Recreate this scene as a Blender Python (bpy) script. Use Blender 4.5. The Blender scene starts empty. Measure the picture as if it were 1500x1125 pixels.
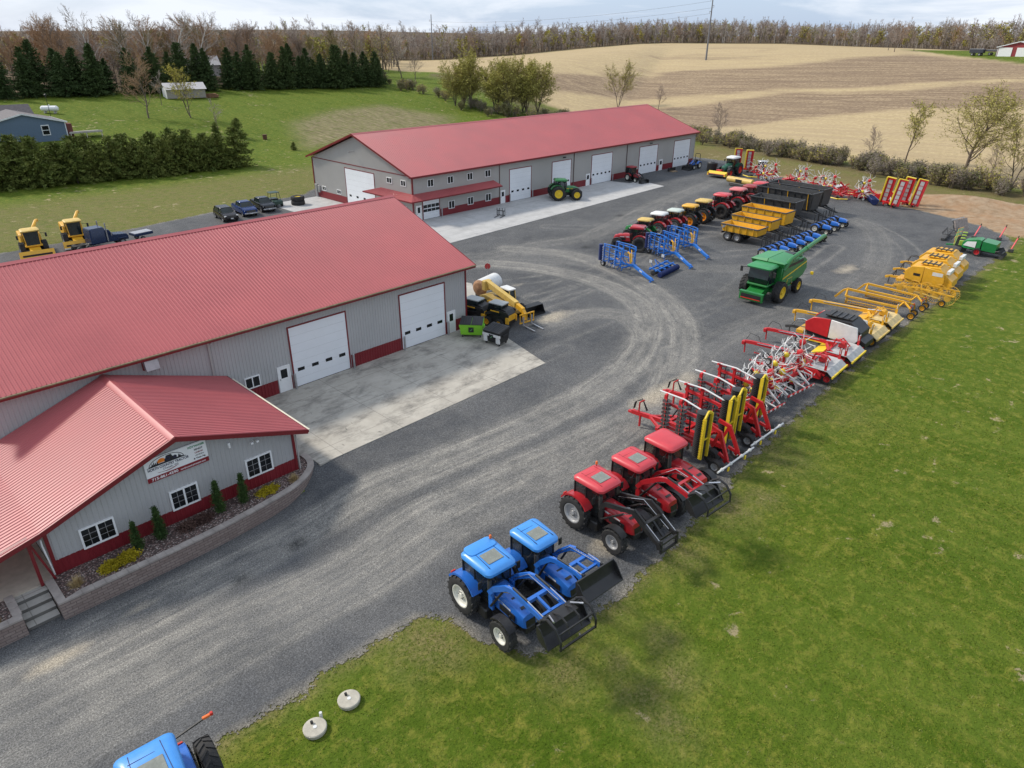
import bpy, math, random
import numpy as np
from mathutils import Matrix, Vector, Euler
R=math.radians; PI=math.pi
random.seed(11); rng=np.random.default_rng(7)
SC=bpy.context.scene; COL=SC.collection

# ------------------------------------------------------------------ materials
def _mix(nt,fac,a,b,blend='MIX'):
    n=nt.nodes.new('ShaderNodeMix'); n.data_type='RGBA'; n.blend_type=blend
    for sock,v in ((n.inputs[0],fac),(n.inputs[6],a),(n.inputs[7],b)):
        if isinstance(v,bpy.types.NodeSocket): nt.links.new(v,sock)
        elif isinstance(v,(int,float)): sock.default_value=v
        else: sock.default_value=(*v,1)
    return n.outputs[2]
def _math(nt,op,a,b=0.0,clamp=False):
    n=nt.nodes.new('ShaderNodeMath'); n.operation=op; n.use_clamp=clamp
    for s,v in ((n.inputs[0],a),(n.inputs[1],b)):
        if isinstance(v,bpy.types.NodeSocket): nt.links.new(v,s)
        else: s.default_value=v
    return n.outputs[0]
def _pos(nt,scale=(1,1,1),space='Object',rot=(0,0,0)):
    t=nt.nodes.new('ShaderNodeTexCoord'); m=nt.nodes.new('ShaderNodeMapping')
    if space=='World':
        g=nt.nodes.new('ShaderNodeNewGeometry'); nt.links.new(g.outputs['Position'],m.inputs[0])
    else: nt.links.new(t.outputs['Object'],m.inputs[0])
    m.inputs['Scale'].default_value=scale; m.inputs['Rotation'].default_value=rot
    return m.outputs[0]
def _noise(nt,vec,scale,detail=4,rough=.55,dist=0):
    n=nt.nodes.new('ShaderNodeTexNoise'); nt.links.new(vec,n.inputs['Vector'])
    n.inputs['Scale'].default_value=scale; n.inputs['Detail'].default_value=detail
    n.inputs['Roughness'].default_value=rough; n.inputs['Distortion'].default_value=dist
    return n.outputs[0]
def _vor(nt,vec,scale,out='Distance',feature='F1'):
    n=nt.nodes.new('ShaderNodeTexVoronoi'); nt.links.new(vec,n.inputs['Vector']); n.feature=feature
    n.inputs['Scale'].default_value=scale; return n.outputs[out]
def _ramp(nt,fac,stops,interp='LINEAR'):
    n=nt.nodes.new('ShaderNodeValToRGB'); n.color_ramp.interpolation=interp
    e=n.color_ramp.elements
    while len(e)<len(stops): e.new(.5)
    for i,(p,c) in enumerate(stops):
        e[i].position=p; e[i].color=(c,c,c,1) if isinstance(c,(int,float)) else (*c,1)
    nt.links.new(fac,n.inputs[0]); return n.outputs[0]
def _attr(nt,name,typ='GEOMETRY'):
    n=nt.nodes.new('ShaderNodeAttribute'); n.attribute_name=name; n.attribute_type=typ; return n.outputs['Fac']
def _bump(nt,h,strength,dist=.02):
    n=nt.nodes.new('ShaderNodeBump'); n.inputs['Strength'].default_value=strength; n.inputs['Distance'].default_value=dist
    nt.links.new(h,n.inputs['Height']); return n.outputs[0]
def newmat(name):
    m=bpy.data.materials.new(name); m.use_nodes=True
    nt=m.node_tree; b=nt.nodes['Principled BSDF']; return m,nt,b
MATS={}
def mat(name,col,rough=.5,metal=0,var=.12,spec=.5,scale=3.0,dust=0.0,coat=0,trans=0):
    """painted / plain surface with a little tone variation and optional dust"""
    if name in MATS: return MATS[name]
    m,nt,b=newmat(name)
    p=_pos(nt)
    n1=_noise(nt,p,scale,5,.6)
    dark=tuple(c*(1-var) for c in col); lite=tuple(min(1,c*(1+var)) for c in col)
    c=_mix(nt,_ramp(nt,n1,[(.3,0.),(.7,1.)]),dark,lite)
    if dust:
        n2=_noise(nt,p,scale*.6,6,.65)
        c=_mix(nt,_math(nt,'MULTIPLY',_ramp(nt,n2,[(.35,0.),(.75,1.)]),dust),c,(.30,.27,.22))
    nt.links.new(c,b.inputs['Base Color'])
    b.inputs['Roughness'].default_value=rough; b.inputs['Metallic'].default_value=metal
    b.inputs['Specular IOR Level'].default_value=spec
    if coat: b.inputs['Coat Weight'].default_value=coat; b.inputs['Coat Roughness'].default_value=.15
    if rough<.9:
        r=_math(nt,'ADD',_math(nt,'MULTIPLY',n1,.25),rough-.12,True); nt.links.new(r,b.inputs['Roughness'])
    MATS[name]=m; return m

# ------------------------------------------------------------------ mesh builder
class MB:
    def __init__(s): s.v=[]; s.f=[]; s.mi=[]; s.ms=[]; s.M=Matrix.Identity(4)
    def at(s,loc=(0,0,0),rot=(0,0,0),sc=1):
        s.M=Matrix.Translation(loc)@Euler(rot).to_matrix().to_4x4()@Matrix.Scale(sc,4); return s
    def _m(s,m):
        if m not in s.ms: s.ms.append(m)
        return s.ms.index(m)
    def add(s,vs,fs,m,mis=None):
        o=len(s.v); M=s.M
        s.v+= [tuple(M@Vector(p)) for p in vs]
        k=s._m(m) if mis is None else None
        for i,f in enumerate(fs):
            s.f.append(tuple(o+j for j in f)); s.mi.append(k if mis is None else s._m(mis[i]))
        return s
    def box(s,c,d,m,rot=None,b=0.0,tx=1.0,ty=1.0):
        """box centred c, size d; b chamfer; tx/ty scale of the top"""
        hx,hy,hz=[q/2 for q in d]
        if b<=0:
            vs=[(x*(tx if z>0 else 1),y*(ty if z>0 else 1),z) for z in(-hz,hz) for x,y in((-hx,-hy),(hx,-hy),(hx,hy),(-hx,hy))]
            fs=[(3,2,1,0),(4,5,6,7),(0,1,5,4),(1,2,6,5),(2,3,7,6),(3,0,4,7)]
        else:
            b=min(b,hx*.9,hy*.9,hz*.9); vs=[];fs=[]
            def rg(x,y,z,t): 
                ox=[(-x,-y),(x,-y),(x,y),(-x,y)]; out=[]
                for i,(a,c2) in enumerate(ox):
                    sx=1 if a>0 else -1; sy=1 if c2>0 else -1
                    p1=(a-sx*b,c2);p2=(a,c2-sy*b)
                    out+= [p1,p2] if (i%2==1) else [p2,p1]
                return [(px*(1+(tx-1)*t),py*(1+(ty-1)*t),z) for px,py in out]
            rings=[rg(hx-b*.7,hy-b*.7,-hz,0),rg(hx,hy,-hz+b,0),rg(hx,hy,hz-b,1),rg(hx-b*.7,hy-b*.7,hz,1)]
            for r in rings: vs+=r
            for k in range(3):
                for i in range(8):
                    j=(i+1)%8; fs.append((k*8+i,k*8+j,k*8+8+j,k*8+8+i))
            fs.append(tuple(range(7,-1,-1))); fs.append(tuple(range(24,32)))
        Q=Matrix.Translation(c)
        if rot: Q=Q@Euler(rot).to_matrix().to_4x4()
        return s.add([Q@Vector(p) for p in vs],fs,m)
    def prism(s,poly,lo,hi,m,ax='y'):
        """polygon (a,b) extruded along ax. y: (x,z); x: (y,z); z: (x,y)"""
        def P(a,b,t): return {'y':(a,t,b),'x':(t,a,b),'z':(a,b,t)}[ax]
        n=len(poly); vs=[P(a,b,lo) for a,b in poly]+[P(a,b,hi) for a,b in poly]
        ar=sum(poly[i][0]*poly[(i+1)%n][1]-poly[(i+1)%n][0]*poly[i][1] for i in range(n))
        fl=(ar>0)^(ax=='y')
        fs=[tuple(range(n))[::-1],tuple(range(n,2*n))]+[(i,(i+1)%n,n+(i+1)%n,n+i) for i in range(n)]
        if not fl: fs=[f[::-1] for f in fs]
        return s.add(vs,fs,m)
    def loft(s,rings,m,cap=True,mis=None):
        n=len(rings[0]); vs=[p for r in rings for p in r]; fs=[]
        for k in range(len(rings)-1):
            for i in range(n):
                j=(i+1)%n; fs.append((k*n+i,k*n+j,(k+1)*n+j,(k+1)*n+i))
        if cap: fs.append(tuple(range(n-1,-1,-1))); fs.append(tuple(range((len(rings)-1)*n,len(rings)*n)))
        return s.add(vs,fs,m)
    def tube(s,pts,r,m,n=7,cap=True,sq=None):
        """round tube through pts; r number or list; sq=(w,h) square bar (h measured near vertical)"""
        pts=[Vector(p) for p in pts]; k=len(pts)
        rs=[r]*k if isinstance(r,(int,float)) else r
        rings=[]; up=None
        for i,p in enumerate(pts):
            t=(pts[min(i+1,k-1)]-pts[max(i-1,0)])
            if t.length<1e-9: t=Vector((0,0,1))
            t.normalize()
            ref=Vector((0,0,1)) if abs(t.z)<.95 else Vector((1,0,0))
            a=t.cross(ref).normalized(); b=a.cross(t)
            sc=1.0
            if 0<i<k-1:
                t1=(pts[i]-pts[i-1]).normalized(); c=max(.5,t1.dot(t)); sc=1/c
            if sq:
                w,h=sq[0]/2*rs[i],sq[1]/2*rs[i]*sc
                rings.append([p-a*w-b*h,p+a*w-b*h,p+a*w+b*h,p-a*w+b*h])
            else:
                rings.append([p+(a*math.cos(q)+b*math.sin(q))*rs[i] for q in [2*PI*j/n for j in range(n)]])
        return s.loft(rings,m,cap)
    def bar(s,p0,p1,w,h,m): return s.tube([p0,p1],1.0,m,sq=(w,h))
    def bars(s,pts,w,h,m): return s.tube(pts,1.0,m,sq=(w,h))
    def cyl(s,p0,p1,r,m,n=14,r1=None): return s.tube([p0,p1],[r,r if r1 is None else r1],m,n)
    def lathe(s,prof,c,m,ax='y',n=24,mis=None,close=False):
        """prof [(radius, offset along axis)]"""
        vs=[];fs=[];mm=[]
        K=len(prof)
        for r,a in prof:
            for j in range(n):
                q=2*PI*j/n; u,w=r*math.cos(q),r*math.sin(q)
                vs.append({'y':(c[0]+u,c[1]+a,c[2]+w),'x':(c[0]+a,c[1]+u,c[2]+w),'z':(c[0]+u,c[1]+w,c[2]+a)}[ax])
        for k in range(K-1 if not close else K):
            k2=(k+1)%K
            for j in range(n):
                j2=(j+1)%n; f=(k*n+j,k*n+j2,k2*n+j2,k2*n+j)
                if ax!='y': f=f[::-1]
                fs.append(f); mm.append(mis[k] if mis else m)
        return s.add(vs,fs,m,mm)
    def quad(s,a,b,c,d,m): return s.add([a,b,c,d],[(0,1,2,3)],m)
    def build(s,name,parent=None,loc=(0,0,0),rz=0,ang=32,bevel=0):
        me=bpy.data.meshes.new(name); me.from_pydata(s.v,[],s.f)
        for m in s.ms: me.materials.append(m)
        if s.mi: me.polygons.foreach_set('material_index',s.mi)
        me.polygons.foreach_set('use_smooth',[True]*len(s.f))
        me.update(); me.validate()
        try: me.set_sharp_from_angle(angle=R(ang))
        except Exception: pass
        o=bpy.data.objects.new(name,me); COL.objects.link(o)
        o.location=loc; o.rotation_euler=(0,0,rz)
        if parent: o.parent=parent
        if bevel:
            md=o.modifiers.new('Bevel','BEVEL'); md.width=bevel; md.segments=1; md.limit_method='ANGLE'; md.angle_limit=R(40)
        return o
def tag(o,label,cat,group=None,kind=None):
    o['label']=label; o['category']=cat
    if group: o['group']=group
    return o
def struct(o,kind='structure'): o['kind']=kind; return o
def thing(name,label,cat,loc=(0,0,0),rz=0,group=None,sc=1):
    o=bpy.data.objects.new(name,None); COL.objects.link(o); o.empty_display_size=.3
    o.location=loc; o.rotation_euler=(0,0,rz); o.scale=(sc,sc,sc); return tag(o,label,cat,group)
KIDS={}
def kids(o): return [c for c in COL.objects if c.parent==o] if o.name not in KIDS else KIDS[o.name]
def cache(o):
    KIDS[o.name]=[c for c in COL.objects if c.parent==o]
    for c in KIDS[o.name]: cache(c)
def dup(o,label=None,loc=None,rz=None,sc=None,parent=None,remap=None):
    c=o.copy(); COL.objects.link(c)
    if parent: c.parent=parent
    else:
        if label: c['label']=label
        if loc is not None: c.location=loc
        if rz is not None: c.rotation_euler=(0,0,rz)
        if sc is not None: c.scale=(sc,sc,sc) if isinstance(sc,(int,float)) else sc
    if remap and c.data:
        for i,sl in enumerate(c.material_slots):
            if sl.material and sl.material.name in remap:
                sl.link='OBJECT'; sl.material=remap[sl.material.name]
    for ch in KIDS[o.name]: dup(ch,parent=c,remap=remap)
    return c
def interp(x,xs,ys): return np.interp(x,xs,ys)
def sm(t): t=np.clip(t,0,1); return t*t*(3-2*t)
def meshobj(name,verts,faces,mats,mi=None,parent=None,smooth=False):
    """fast mesh from numpy arrays (faces all the same size)"""
    me=bpy.data.meshes.new(name); verts=np.asarray(verts,np.float32); faces=np.asarray(faces,np.int32)
    nv,nf,k=len(verts),len(faces),faces.shape[1]
    me.vertices.add(nv); me.vertices.foreach_set('co',verts.ravel())
    me.loops.add(nf*k); me.loops.foreach_set('vertex_index',faces.ravel())
    me.polygons.add(nf); me.polygons.foreach_set('loop_start',np.arange(nf,dtype=np.int32)*k)
    me.polygons.foreach_set('loop_total',np.full(nf,k,np.int32))
    for m in mats: me.materials.append(m)
    if mi is not None: me.polygons.foreach_set('material_index',np.asarray(mi,np.int32))
    me.polygons.foreach_set('use_smooth',np.full(nf,smooth))
    me.update(calc_edges=True); me.validate()
    o=bpy.data.objects.new(name,me); COL.objects.link(o)
    if parent: o.parent=parent
    return o
def fattr(o,name,vals):
    a=o.data.attributes.new(name,'FLOAT','POINT'); a.data.foreach_set('value',np.asarray(vals,np.float32))

# ------------------------------------------------------------------ camera, sky, sun
cam=bpy.data.cameras.new('camera'); camo=bpy.data.objects.new('camera',cam); COL.objects.link(camo)
cam.sensor_width=36; cam.sensor_fit='HORIZONTAL'; cam.lens=1023.28/1500*36; cam.clip_end=5000; cam.clip_start=.5
def cam_axes(p,ro,ya):
    f=Vector((math.cos(ya)*math.cos(p),math.sin(ya)*math.cos(p),-math.sin(p)))
    r=Vector((math.sin(ya),-math.cos(ya),0)); u=r.cross(f); c,s=math.cos(ro),math.sin(ro)
    return f,c*r+s*u,-s*r+c*u
_f,_r,_u=cam_axes(R(26.34304),R(.293819),R(44.11197))
camo.matrix_world=Matrix(((_r.x,_u.x,-_f.x,0),(_r.y,_u.y,-_f.y,0),(_r.z,_u.z,-_f.z,22),(0,0,0,1)))
SC.camera=camo
SUND=Vector((-.45,1.05,1.0)).normalized()        # towards the sun
sun=bpy.data.lights.new('sun','SUN'); suno=bpy.data.objects.new('sun',sun); COL.objects.link(suno)
sun.energy=2.6; sun.angle=R(8.0); sun.color=(1,.93,.82)
suno.rotation_euler=SUND.to_track_quat('Z','Y').to_euler(); suno.location=(0,0,60)
W=bpy.data.worlds.new('World'); SC.world=W; W.use_nodes=True; nt=W.node_tree
bg=nt.nodes['Background']; sky=nt.nodes.new('ShaderNodeTexSky'); sky.sky_type='NISHITA'; sky.sun_disc=False
sky.sun_elevation=math.asin(SUND.z); sky.sun_rotation=math.atan2(SUND.x,SUND.y); sky.dust_density=1.5; sky.air_density=1.0
tc=nt.nodes.new('ShaderNodeTexCoord'); mp=nt.nodes.new('ShaderNodeMapping'); nt.links.new(tc.outputs['Generated'],mp.inputs[0])
mp.inputs['Scale'].default_value=(1.0,1.0,7.0)
cl=_ramp(nt,_noise(nt,mp.outputs[0],3.2,7,.6,.6),[(.40,.0),(.60,1.0)])
skc=_mix(nt,cl,_mix(nt,.72,sky.outputs[0],(2.9,3.75,5.2)),(5.0,5.3,5.75))
nt.links.new(skc,bg.inputs[0]); bg.inputs[1].default_value=.13
SC.view_settings.view_transform='Standard'; SC.view_settings.look='None'; SC.view_settings.gamma=1
SC.view_settings.exposure=.5
try: SC.cycles.max_bounces=6; SC.cycles.transparent_max_bounces=12
except Exception: pass
# ------------------------------------------------------------------ terrain height
def hedge_x(y): return np.interp(y,[-200,22,66,91,176,260,400],[122,137,150,160,178,198,232])
def T(x,y):
    x=np.asarray(x,float); y=np.asarray(y,float); r=np.hypot(x,y); az=np.degrees(np.arctan2(y,x))
    A=np.interp(az,[-60,8,23,35,44,52,80,130],[15,18,18.6,17.6,12,8.8,8,8])
    e=x-hedge_x(y)
    s=np.maximum(sm(e/190),sm((y-128)/115))
    z=A*s
    far=np.interp(az,[5,30,45,60,85],[24,25,26,29,24])
    z=z+(far-A)*sm((r-470)/380)*(s>0)
    z=np.where((az<-70)|(az>160),0,z)
    # the yard falls away in front of the office planting bed
    z=z-.85*sm((18.6-x)/6)*sm((32.1-y)/1.6)*sm((y-15.5)/7)*(x>-200)
    # spoil bank of bare earth beside the lot
    z=z+1.5*np.exp(-((x-122+.30*(y-24))/3.2)**2-((y-25)/9.0)**2)+.5*np.exp(-((x-128)/4)**2-((y-52)/16)**2)
    return z
# ------------------------------------------------------------------ ground
def sdist(px,py,poly):
    """signed distance to a polygon (negative inside)"""
    poly=np.asarray(poly,float); d=np.full(px.shape,1e9); ins=np.zeros(px.shape,bool)
    for i in range(len(poly)):
        a,b=poly[i],poly[(i+1)%len(poly)]; e=b-a; t=np.clip(((px-a[0])*e[0]+(py-a[1])*e[1])/(e@e+1e-12),0,1)
        d=np.minimum(d,np.hypot(px-a[0]-t*e[0],py-a[1]-t*e[1]))
        c=(a[1]>py)!=(b[1]>py); xx=(b[0]-a[0])*(py-a[1])/(b[1]-a[1]+1e-12)+a[0]
        ins^=c&(px<xx)
    return np.where(ins,-d,d)
def inside(px,py,poly,soft): return sm(.5-sdist(px,py,poly)/soft)
def pathd(px,py,pts):
    pts=np.asarray(pts,float); d=np.full(px.shape,1e9); lat=np.zeros(px.shape)
    for a,b in zip(pts[:-1],pts[1:]):
        e=b-a; t=np.clip(((px-a[0])*e[0]+(py-a[1])*e[1])/(e@e),0,1)
        qx,qy=px-a[0]-t*e[0],py-a[1]-t*e[1]; dd=np.hypot(qx,qy); s=np.sign(e[0]*qy-e[1]*qx)
        k=dd<d; d=np.where(k,dd,d); lat=np.where(k,s*dd,lat)
    return d,lat
def spline(pts,n=8):
    P=[np.array(p,float) for p in pts]; P=[2*P[0]-P[1]]+P+[2*P[-1]-P[-2]]; out=[]
    for i in range(1,len(P)-2):
        for k in range(n):
            t=k/n; a,b,c,d=P[i-1:i+3]
            out.append(.5*((2*b)+(-a+c)*t+(2*a-5*b+4*c-d)*t*t+(-a+3*b-3*c+d)*t**3))
    out.append(P[-2]); return out
LOT0=[(-70,19.6),(-20,19.2),(4.5,18.9),(9.7,18.8),(13.2,18.6),(14.0,17.2),(14.3,15.2),(15.2,13.5),(17,13.1),(21.5,13.0),(26,13.3),(31.8,14.0),(46.5,14.8),(62,15.0),(77,14.7),(95,14.5),(102,14.6),(105.5,16.2),(109.5,20),(112,25),(112,90),(-70,90)]
# ground sheet
ang=np.radians(np.concatenate([np.arange(-14,104,.3),np.arange(104,346,4)]))
rad=np.concatenate([[0.5,3],6*1.021**np.arange(0,275)])
RR,AA=np.meshgrid(rad,ang,indexing='ij'); gx=(RR*np.cos(AA)).ravel(); gy=(RR*np.sin(AA)).ravel()
gz=T(gx,gy); na=len(ang); nr=len(rad)
i,j=np.meshgrid(np.arange(nr-1),np.arange(na),indexing='ij'); j2=(j+1)%na
gf=np.stack([i*na+j,(i+1)*na+j,(i+1)*na+j2,i*na+j2],-1).reshape(-1,4)
m,nt,b=newmat('ground_cover'); GND=m
pw=_pos(nt,space='World')
dry=_attr(nt,'dry'); fld=_attr(nt,'field'); straw=_attr(nt,'straw'); bare=_attr(nt,'bare'); wood=_attr(nt,'wood'); till=_attr(nt,'tilled')
nS=_noise(nt,pw,7,5,.7); nM=_noise(nt,pw,.9,6,.65); nL=_noise(nt,pw,.16,5,.6,.4); nXS=_noise(nt,pw,30,3,.6)
mow=_noise(nt,_pos(nt,(.55,.06,1),'World',(0,0,R(28))),1.0,3,.5)
g1=_mix(nt,_ramp(nt,nS,[(.30,0.),(.70,1.)]),(.036,.066,.004),(.118,.165,.011))
nY=_noise(nt,pw,1.5,9,.78,.3); nB=_noise(nt,pw,.75,7,.7,.4); nP=_noise(nt,pw,.10,3,.55)
g1=_mix(nt,_ramp(nt,nL,[(.40,0.),(.62,.75)]),g1,(.052,.098,.004))
g1=_mix(nt,_ramp(nt,nY,[(.48,0.),(.68,.75)]),g1,(.275,.250,.046))
g1=_mix(nt,_math(nt,'MULTIPLY',_ramp(nt,mow,[(.4,0.),(.6,.35)]),1.0),g1,(.125,.17,.022))
dr=_ramp(nt,_math(nt,'ADD',nB,_math(nt,'MULTIPLY',_math(nt,'SUBTRACT',nP,.5),.5)),[(.635,0.),(.68,.9)])
dryf=_math(nt,'MULTIPLY',dry,_ramp(nt,_math(nt,'ADD',_math(nt,'MULTIPLY',nM,.6),_math(nt,'MULTIPLY',nS,.4)),[(.36,.15),(.58,1.)]),True)
g2=_mix(nt,_ramp(nt,nS,[(.3,0.),(.7,1.)]),(.085,.080,.022),(.27,.22,.10))
bank=_attr(nt,'bank'); g2=_mix(nt,_math(nt,'MULTIPLY',bank,_ramp(nt,nL,[(.35,.3),(.6,.95)])),g2,_mix(nt,nS,(.12,.085,.04),(.25,.18,.09)))
g=_mix(nt,_math(nt,'MAXIMUM',dryf,_math(nt,'MULTIPLY',bank,.75)),g1,g2)
g=_mix(nt,_math(nt,'MULTIPLY',dr,.85),g,(.36,.285,.175))
bt=_mix(nt,_ramp(nt,nM,[(.3,0.),(.7,1.)]),(.25,.165,.095),(.44,.33,.22))
bt=_mix(nt,_ramp(nt,_noise(nt,pw,.35,5,.7),[(.4,0.),(.7,.7)]),bt,(.36,.20,.10))
row=_noise(nt,_pos(nt,(.42,.012,1),'World',(0,0,R(-36))),1,5,.7,.4)
fm=_noise(nt,_pos(nt,(.030,.012,.1),'World',(0,0,R(-45))),1,6,.65,.6)
fs=_noise(nt,pw,1.1,6,.75)
f1=_mix(nt,_ramp(nt,fs,[(.32,0.),(.68,1.)]),(.35,.265,.14),(.54,.425,.25))
f1=_mix(nt,_ramp(nt,row,[(.42,0.),(.58,.6)]),f1,(.37,.28,.17))
f2=_mix(nt,_ramp(nt,fs,[(.38,0.),(.66,1.)]),(.215,.152,.095),(.43,.33,.205))
f2=_mix(nt,_ramp(nt,row,[(.4,0.),(.6,.6)]),f2,(.155,.105,.075))
sf=_math(nt,'ADD',straw,_math(nt,'MULTIPLY',_math(nt,'SUBTRACT',fm,.5),1.9),True)
f=_mix(nt,_ramp(nt,sf,[(.3,0.),(.7,1.)]),f2,f1)
tl=_mix(nt,_ramp(nt,_noise(nt,_pos(nt,(.9,.12,1),'World',(0,0,R(60))),1.6,6,.7),[(.35,0.),(.65,1.)]),(.12,.10,.05),(.31,.25,.15))
tf=_math(nt,'MULTIPLY',till,_ramp(nt,nM,[(.3,.3),(.6,1.)]))
g=_mix(nt,tf,g,tl)
g=_mix(nt,fld,g,f)
wd=_mix(nt,nM,(.10,.07,.045),(.17,.125,.075))
g=_mix(nt,wood,g,wd)
g=_mix(nt,_ramp(nt,_math(nt,'ADD',bare,_math(nt,'MULTIPLY',_math(nt,'SUBTRACT',nM,.5),1.0)),[(.35,0.),(.65,1.)]),g,bt)
nt.links.new(g,b.inputs['Base Color']); b.inputs['Roughness'].default_value=.95; b.inputs['Specular IOR Level'].default_value=.15
hh=_math(nt,'ADD',_math(nt,'MULTIPLY',nS,.8),_math(nt,'MULTIPLY',nM,.9))
nt.links.new(_bump(nt,hh,.75,.16),b.inputs['Normal'])
ground=meshobj('ground',np.stack([gx,gy,gz],-1),gf,[GND],smooth=True); struct(ground)
e=gx-hedge_x(gy); r=np.hypot(gx,gy); az=np.degrees(np.arctan2(gy,gx))
ffar=np.interp(az,[5,12,25,33,43,49,55,80],[340,340,560,575,500,470,520,520])
field=sm((e-5)/3)*sm((ffar-r)/12+.5)*(az<58)*(az>2)
green_far=inside(gx,gy,[(352,112),(318,84),(289,53),(300,40),(345,50),(352,80)],3)
D1=[(200,212),(231.8,191.9),(278,171.4),(286.6,134.1),(305.9,116),(322.5,99.2),(287.6,53.5),(283,35),(262,35),(268,51),(251.9,81.3),(247.6,112.4),(230.8,141.3),(205,175)]
D2=[(210.4,130.9),(237.7,107.6),(244.1,74.7),(257,47.7),(250,15),(215,15),(225,39.2),(217.4,65.4),(200,89.3),(174.1,105.5),(166,135),(190,150)]
straw=.86-.86*np.maximum(inside(gx,gy,D1,26),inside(gx,gy,D2,16))
woodm=sm((r-ffar)/12+.5)*(az>2)*(az<100)
woodm=np.maximum(woodm,sm((gy-226)/6)*(gx<150)*(gx>-80))
woodm=np.maximum(woodm,.7*np.exp(-(e/4.0)**2)*(gy<230)*(gy>10))
# drier strips: rough ground behind the lot, ditch bank on the right, patches on the near lawn
dry=.85*sm((gy-93)/4)*sm((128-gy)/10)*(gx<95)
dry=np.maximum(dry,1.0*sm((gx-108)/6)*sm((hedge_x(gy)+3-gx)/5)*(gy<88)*(gy>-30))
for cx,cy,w,am in ((19.2,13.3,1.6,.9),(24.5,13.0,1.8,1.0),(29.5,12.8,1.7,1.0),(15.5,12.2,1.5,.8),(12.8,16.9,1.9,1.0),(19.5,10.2,.9,.8),(18.2,8.8,1.0,.9),(31.5,11.8,1.1,.9),(36,13.4,2.5,.7),(44,13.6,3,.55),(16.6,9.2,1.2,.8),(16.2,7.6,1.0,.8),(17.2,10.8,.8,.7)):
    dry=np.maximum(dry,am*np.exp(-((gx-cx)**2+(gy-cy)**2)/w**2))
gk=np.hypot(gx,gy)<125; gsd=np.full(gx.shape,99.); gsd[gk]=sdist(gx[gk],gy[gk],LOT0); dry=np.maximum(dry,np.where(gx<107,.95*np.exp(-(np.maximum(gsd,0)/.75)**2)*(gsd>-2)*(gy<60),0))
till_=inside(gx,gy,[(95.7,169.9),(114.6,180),(132,182),(140,160),(118,140),(96.9,146),(82,142)],9)
bare_=np.exp(-((gx-122+.30*(gy-24))/6.5)**2-((gy-23)/12.0)**2)*1.0
bare_=np.maximum(bare_,.8*inside(gx,gy,[(113,29),(105,15.3),(112,8),(125,8),(127,30),(124,40),(118,38)],4))
bare_=np.maximum(bare_,.62*np.exp(-((gx-124)/3.0)**2-((gy-50)/13)**2))
bank_=sm((gx-112)/6)*sm((hedge_x(gy)+2-gx)/5)*(gy<84)*(gy>-30)*(1-.6*np.exp(-((gx-hedge_x(gy)+6)/2.5)**2))
for n_,v_ in (('bank',bank_),('dry',dry),('field',np.clip(field-green_far,0,1)),('straw',straw),('bare',bare_),('wood',woodm),('tilled',till_)): fattr(ground,n_,v_)

# ------------------------------------------------------------------ gravel lot
LOT=[(-70,19.6),(-20,19.2),(4.5,18.9),(9.7,18.8),(13.2,18.6),(14.0,17.2),(14.3,15.2),(15.2,13.5),(17,13.1),(21.5,13.0),(26,13.3),(31.8,14.0),(46.5,14.8),(62,15.0),(77,14.7),(95,14.5),(102,14.6),(105.5,16.2),(109.5,20),(112,25),(114,30),(118,37),(121,46),(125,57),(131,64),(134.5,70),(135,90),(132,110),(100,112),(60,103),(57,100.5),(40,98),(26,95.5),(0,93.8),(-70,92)]
st=.3
xs=np.arange(-46,137,st); ys=np.arange(11,114,st); X,Y=np.meshgrid(xs,ys,indexing='ij'); sd=sdist(X,Y,LOT)
keep=(sd<1.0)
ci=keep[:-1,:-1]&keep[1:,:-1]&keep[1:,1:]&keep[:-1,1:]
# nothing of the lot shows under the buildings
for x0,x1,y0,y1 in ((4.2,36.2,42,60.5),(58.5,126,75,97),(-46,14.8,31.9,41)): 
    xc,yc=X[:-1,:-1],Y[:-1,:-1]; ci&=~((xc>x0)&(xc<x1)&(yc>y0)&(yc<y1))
idx=-np.ones(X.shape,int); use=np.zeros(X.shape,bool)
for a,c in ((slice(None,-1),slice(None,-1)),(slice(1,None),slice(None,-1)),(slice(1,None),slice(1,None)),(slice(None,-1),slice(1,None))): use[a,c]|=ci
idx[use]=np.arange(use.sum())
lf=np.stack([idx[:-1,:-1][ci],idx[1:,:-1][ci],idx[1:,1:][ci],idx[:-1,1:][ci]],-1)
lx,ly,ls=X[use],Y[use],sd[use]; lz=T(lx,ly)+.03
TR=[([(-60,27.8),(-1.2,27.6),(9.2,27.7),(15.5,27.5),(21.9,26.7),(30.1,26),(37.7,26.3),(45.1,28.7),(51.6,33.5),(54.5,40.5),(54,47.4),(51,53.5),(44,58)],1.0,1.0),
    ([(-60,25.2),(-1.7,24.9),(11.3,23.9),(21.2,23.1),(29,22.3),(36.7,22.1),(44.9,25.1),(52.3,30.4),(57.8,38.7),(60.1,48.7),(57,56)],1.0,.9),
    ([(-40,22.4),(1.3,23.0),(15.8,22.1),(24.8,21.3),(31.1,21.3),(38.7,22.9),(45,26)],.8,.7),
    ([(43,37),(46.7,36),(48.5,33.2),(46,29.3),(40,26.4)],.7,.8),([(50.5,55.3),(60,54.9),(66.5,52.9),(75,54.2),(89.6,57.5),(113.7,61)],1.2,.45),
    ([(40,23.1),(49.2,24.6),(56.3,23.9),(71.4,22),(86.4,24.6),(98.9,30.6),(102.5,38.5),(106,50)],1.3,.40),
    ([(39,60),(50,57.5),(56,52),(60,44),(66,36),(72,30)],1.0,.35)]
tw=np.zeros_like(lx); lat=np.zeros_like(lx); bd=np.full_like(lx,1e9)
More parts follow.
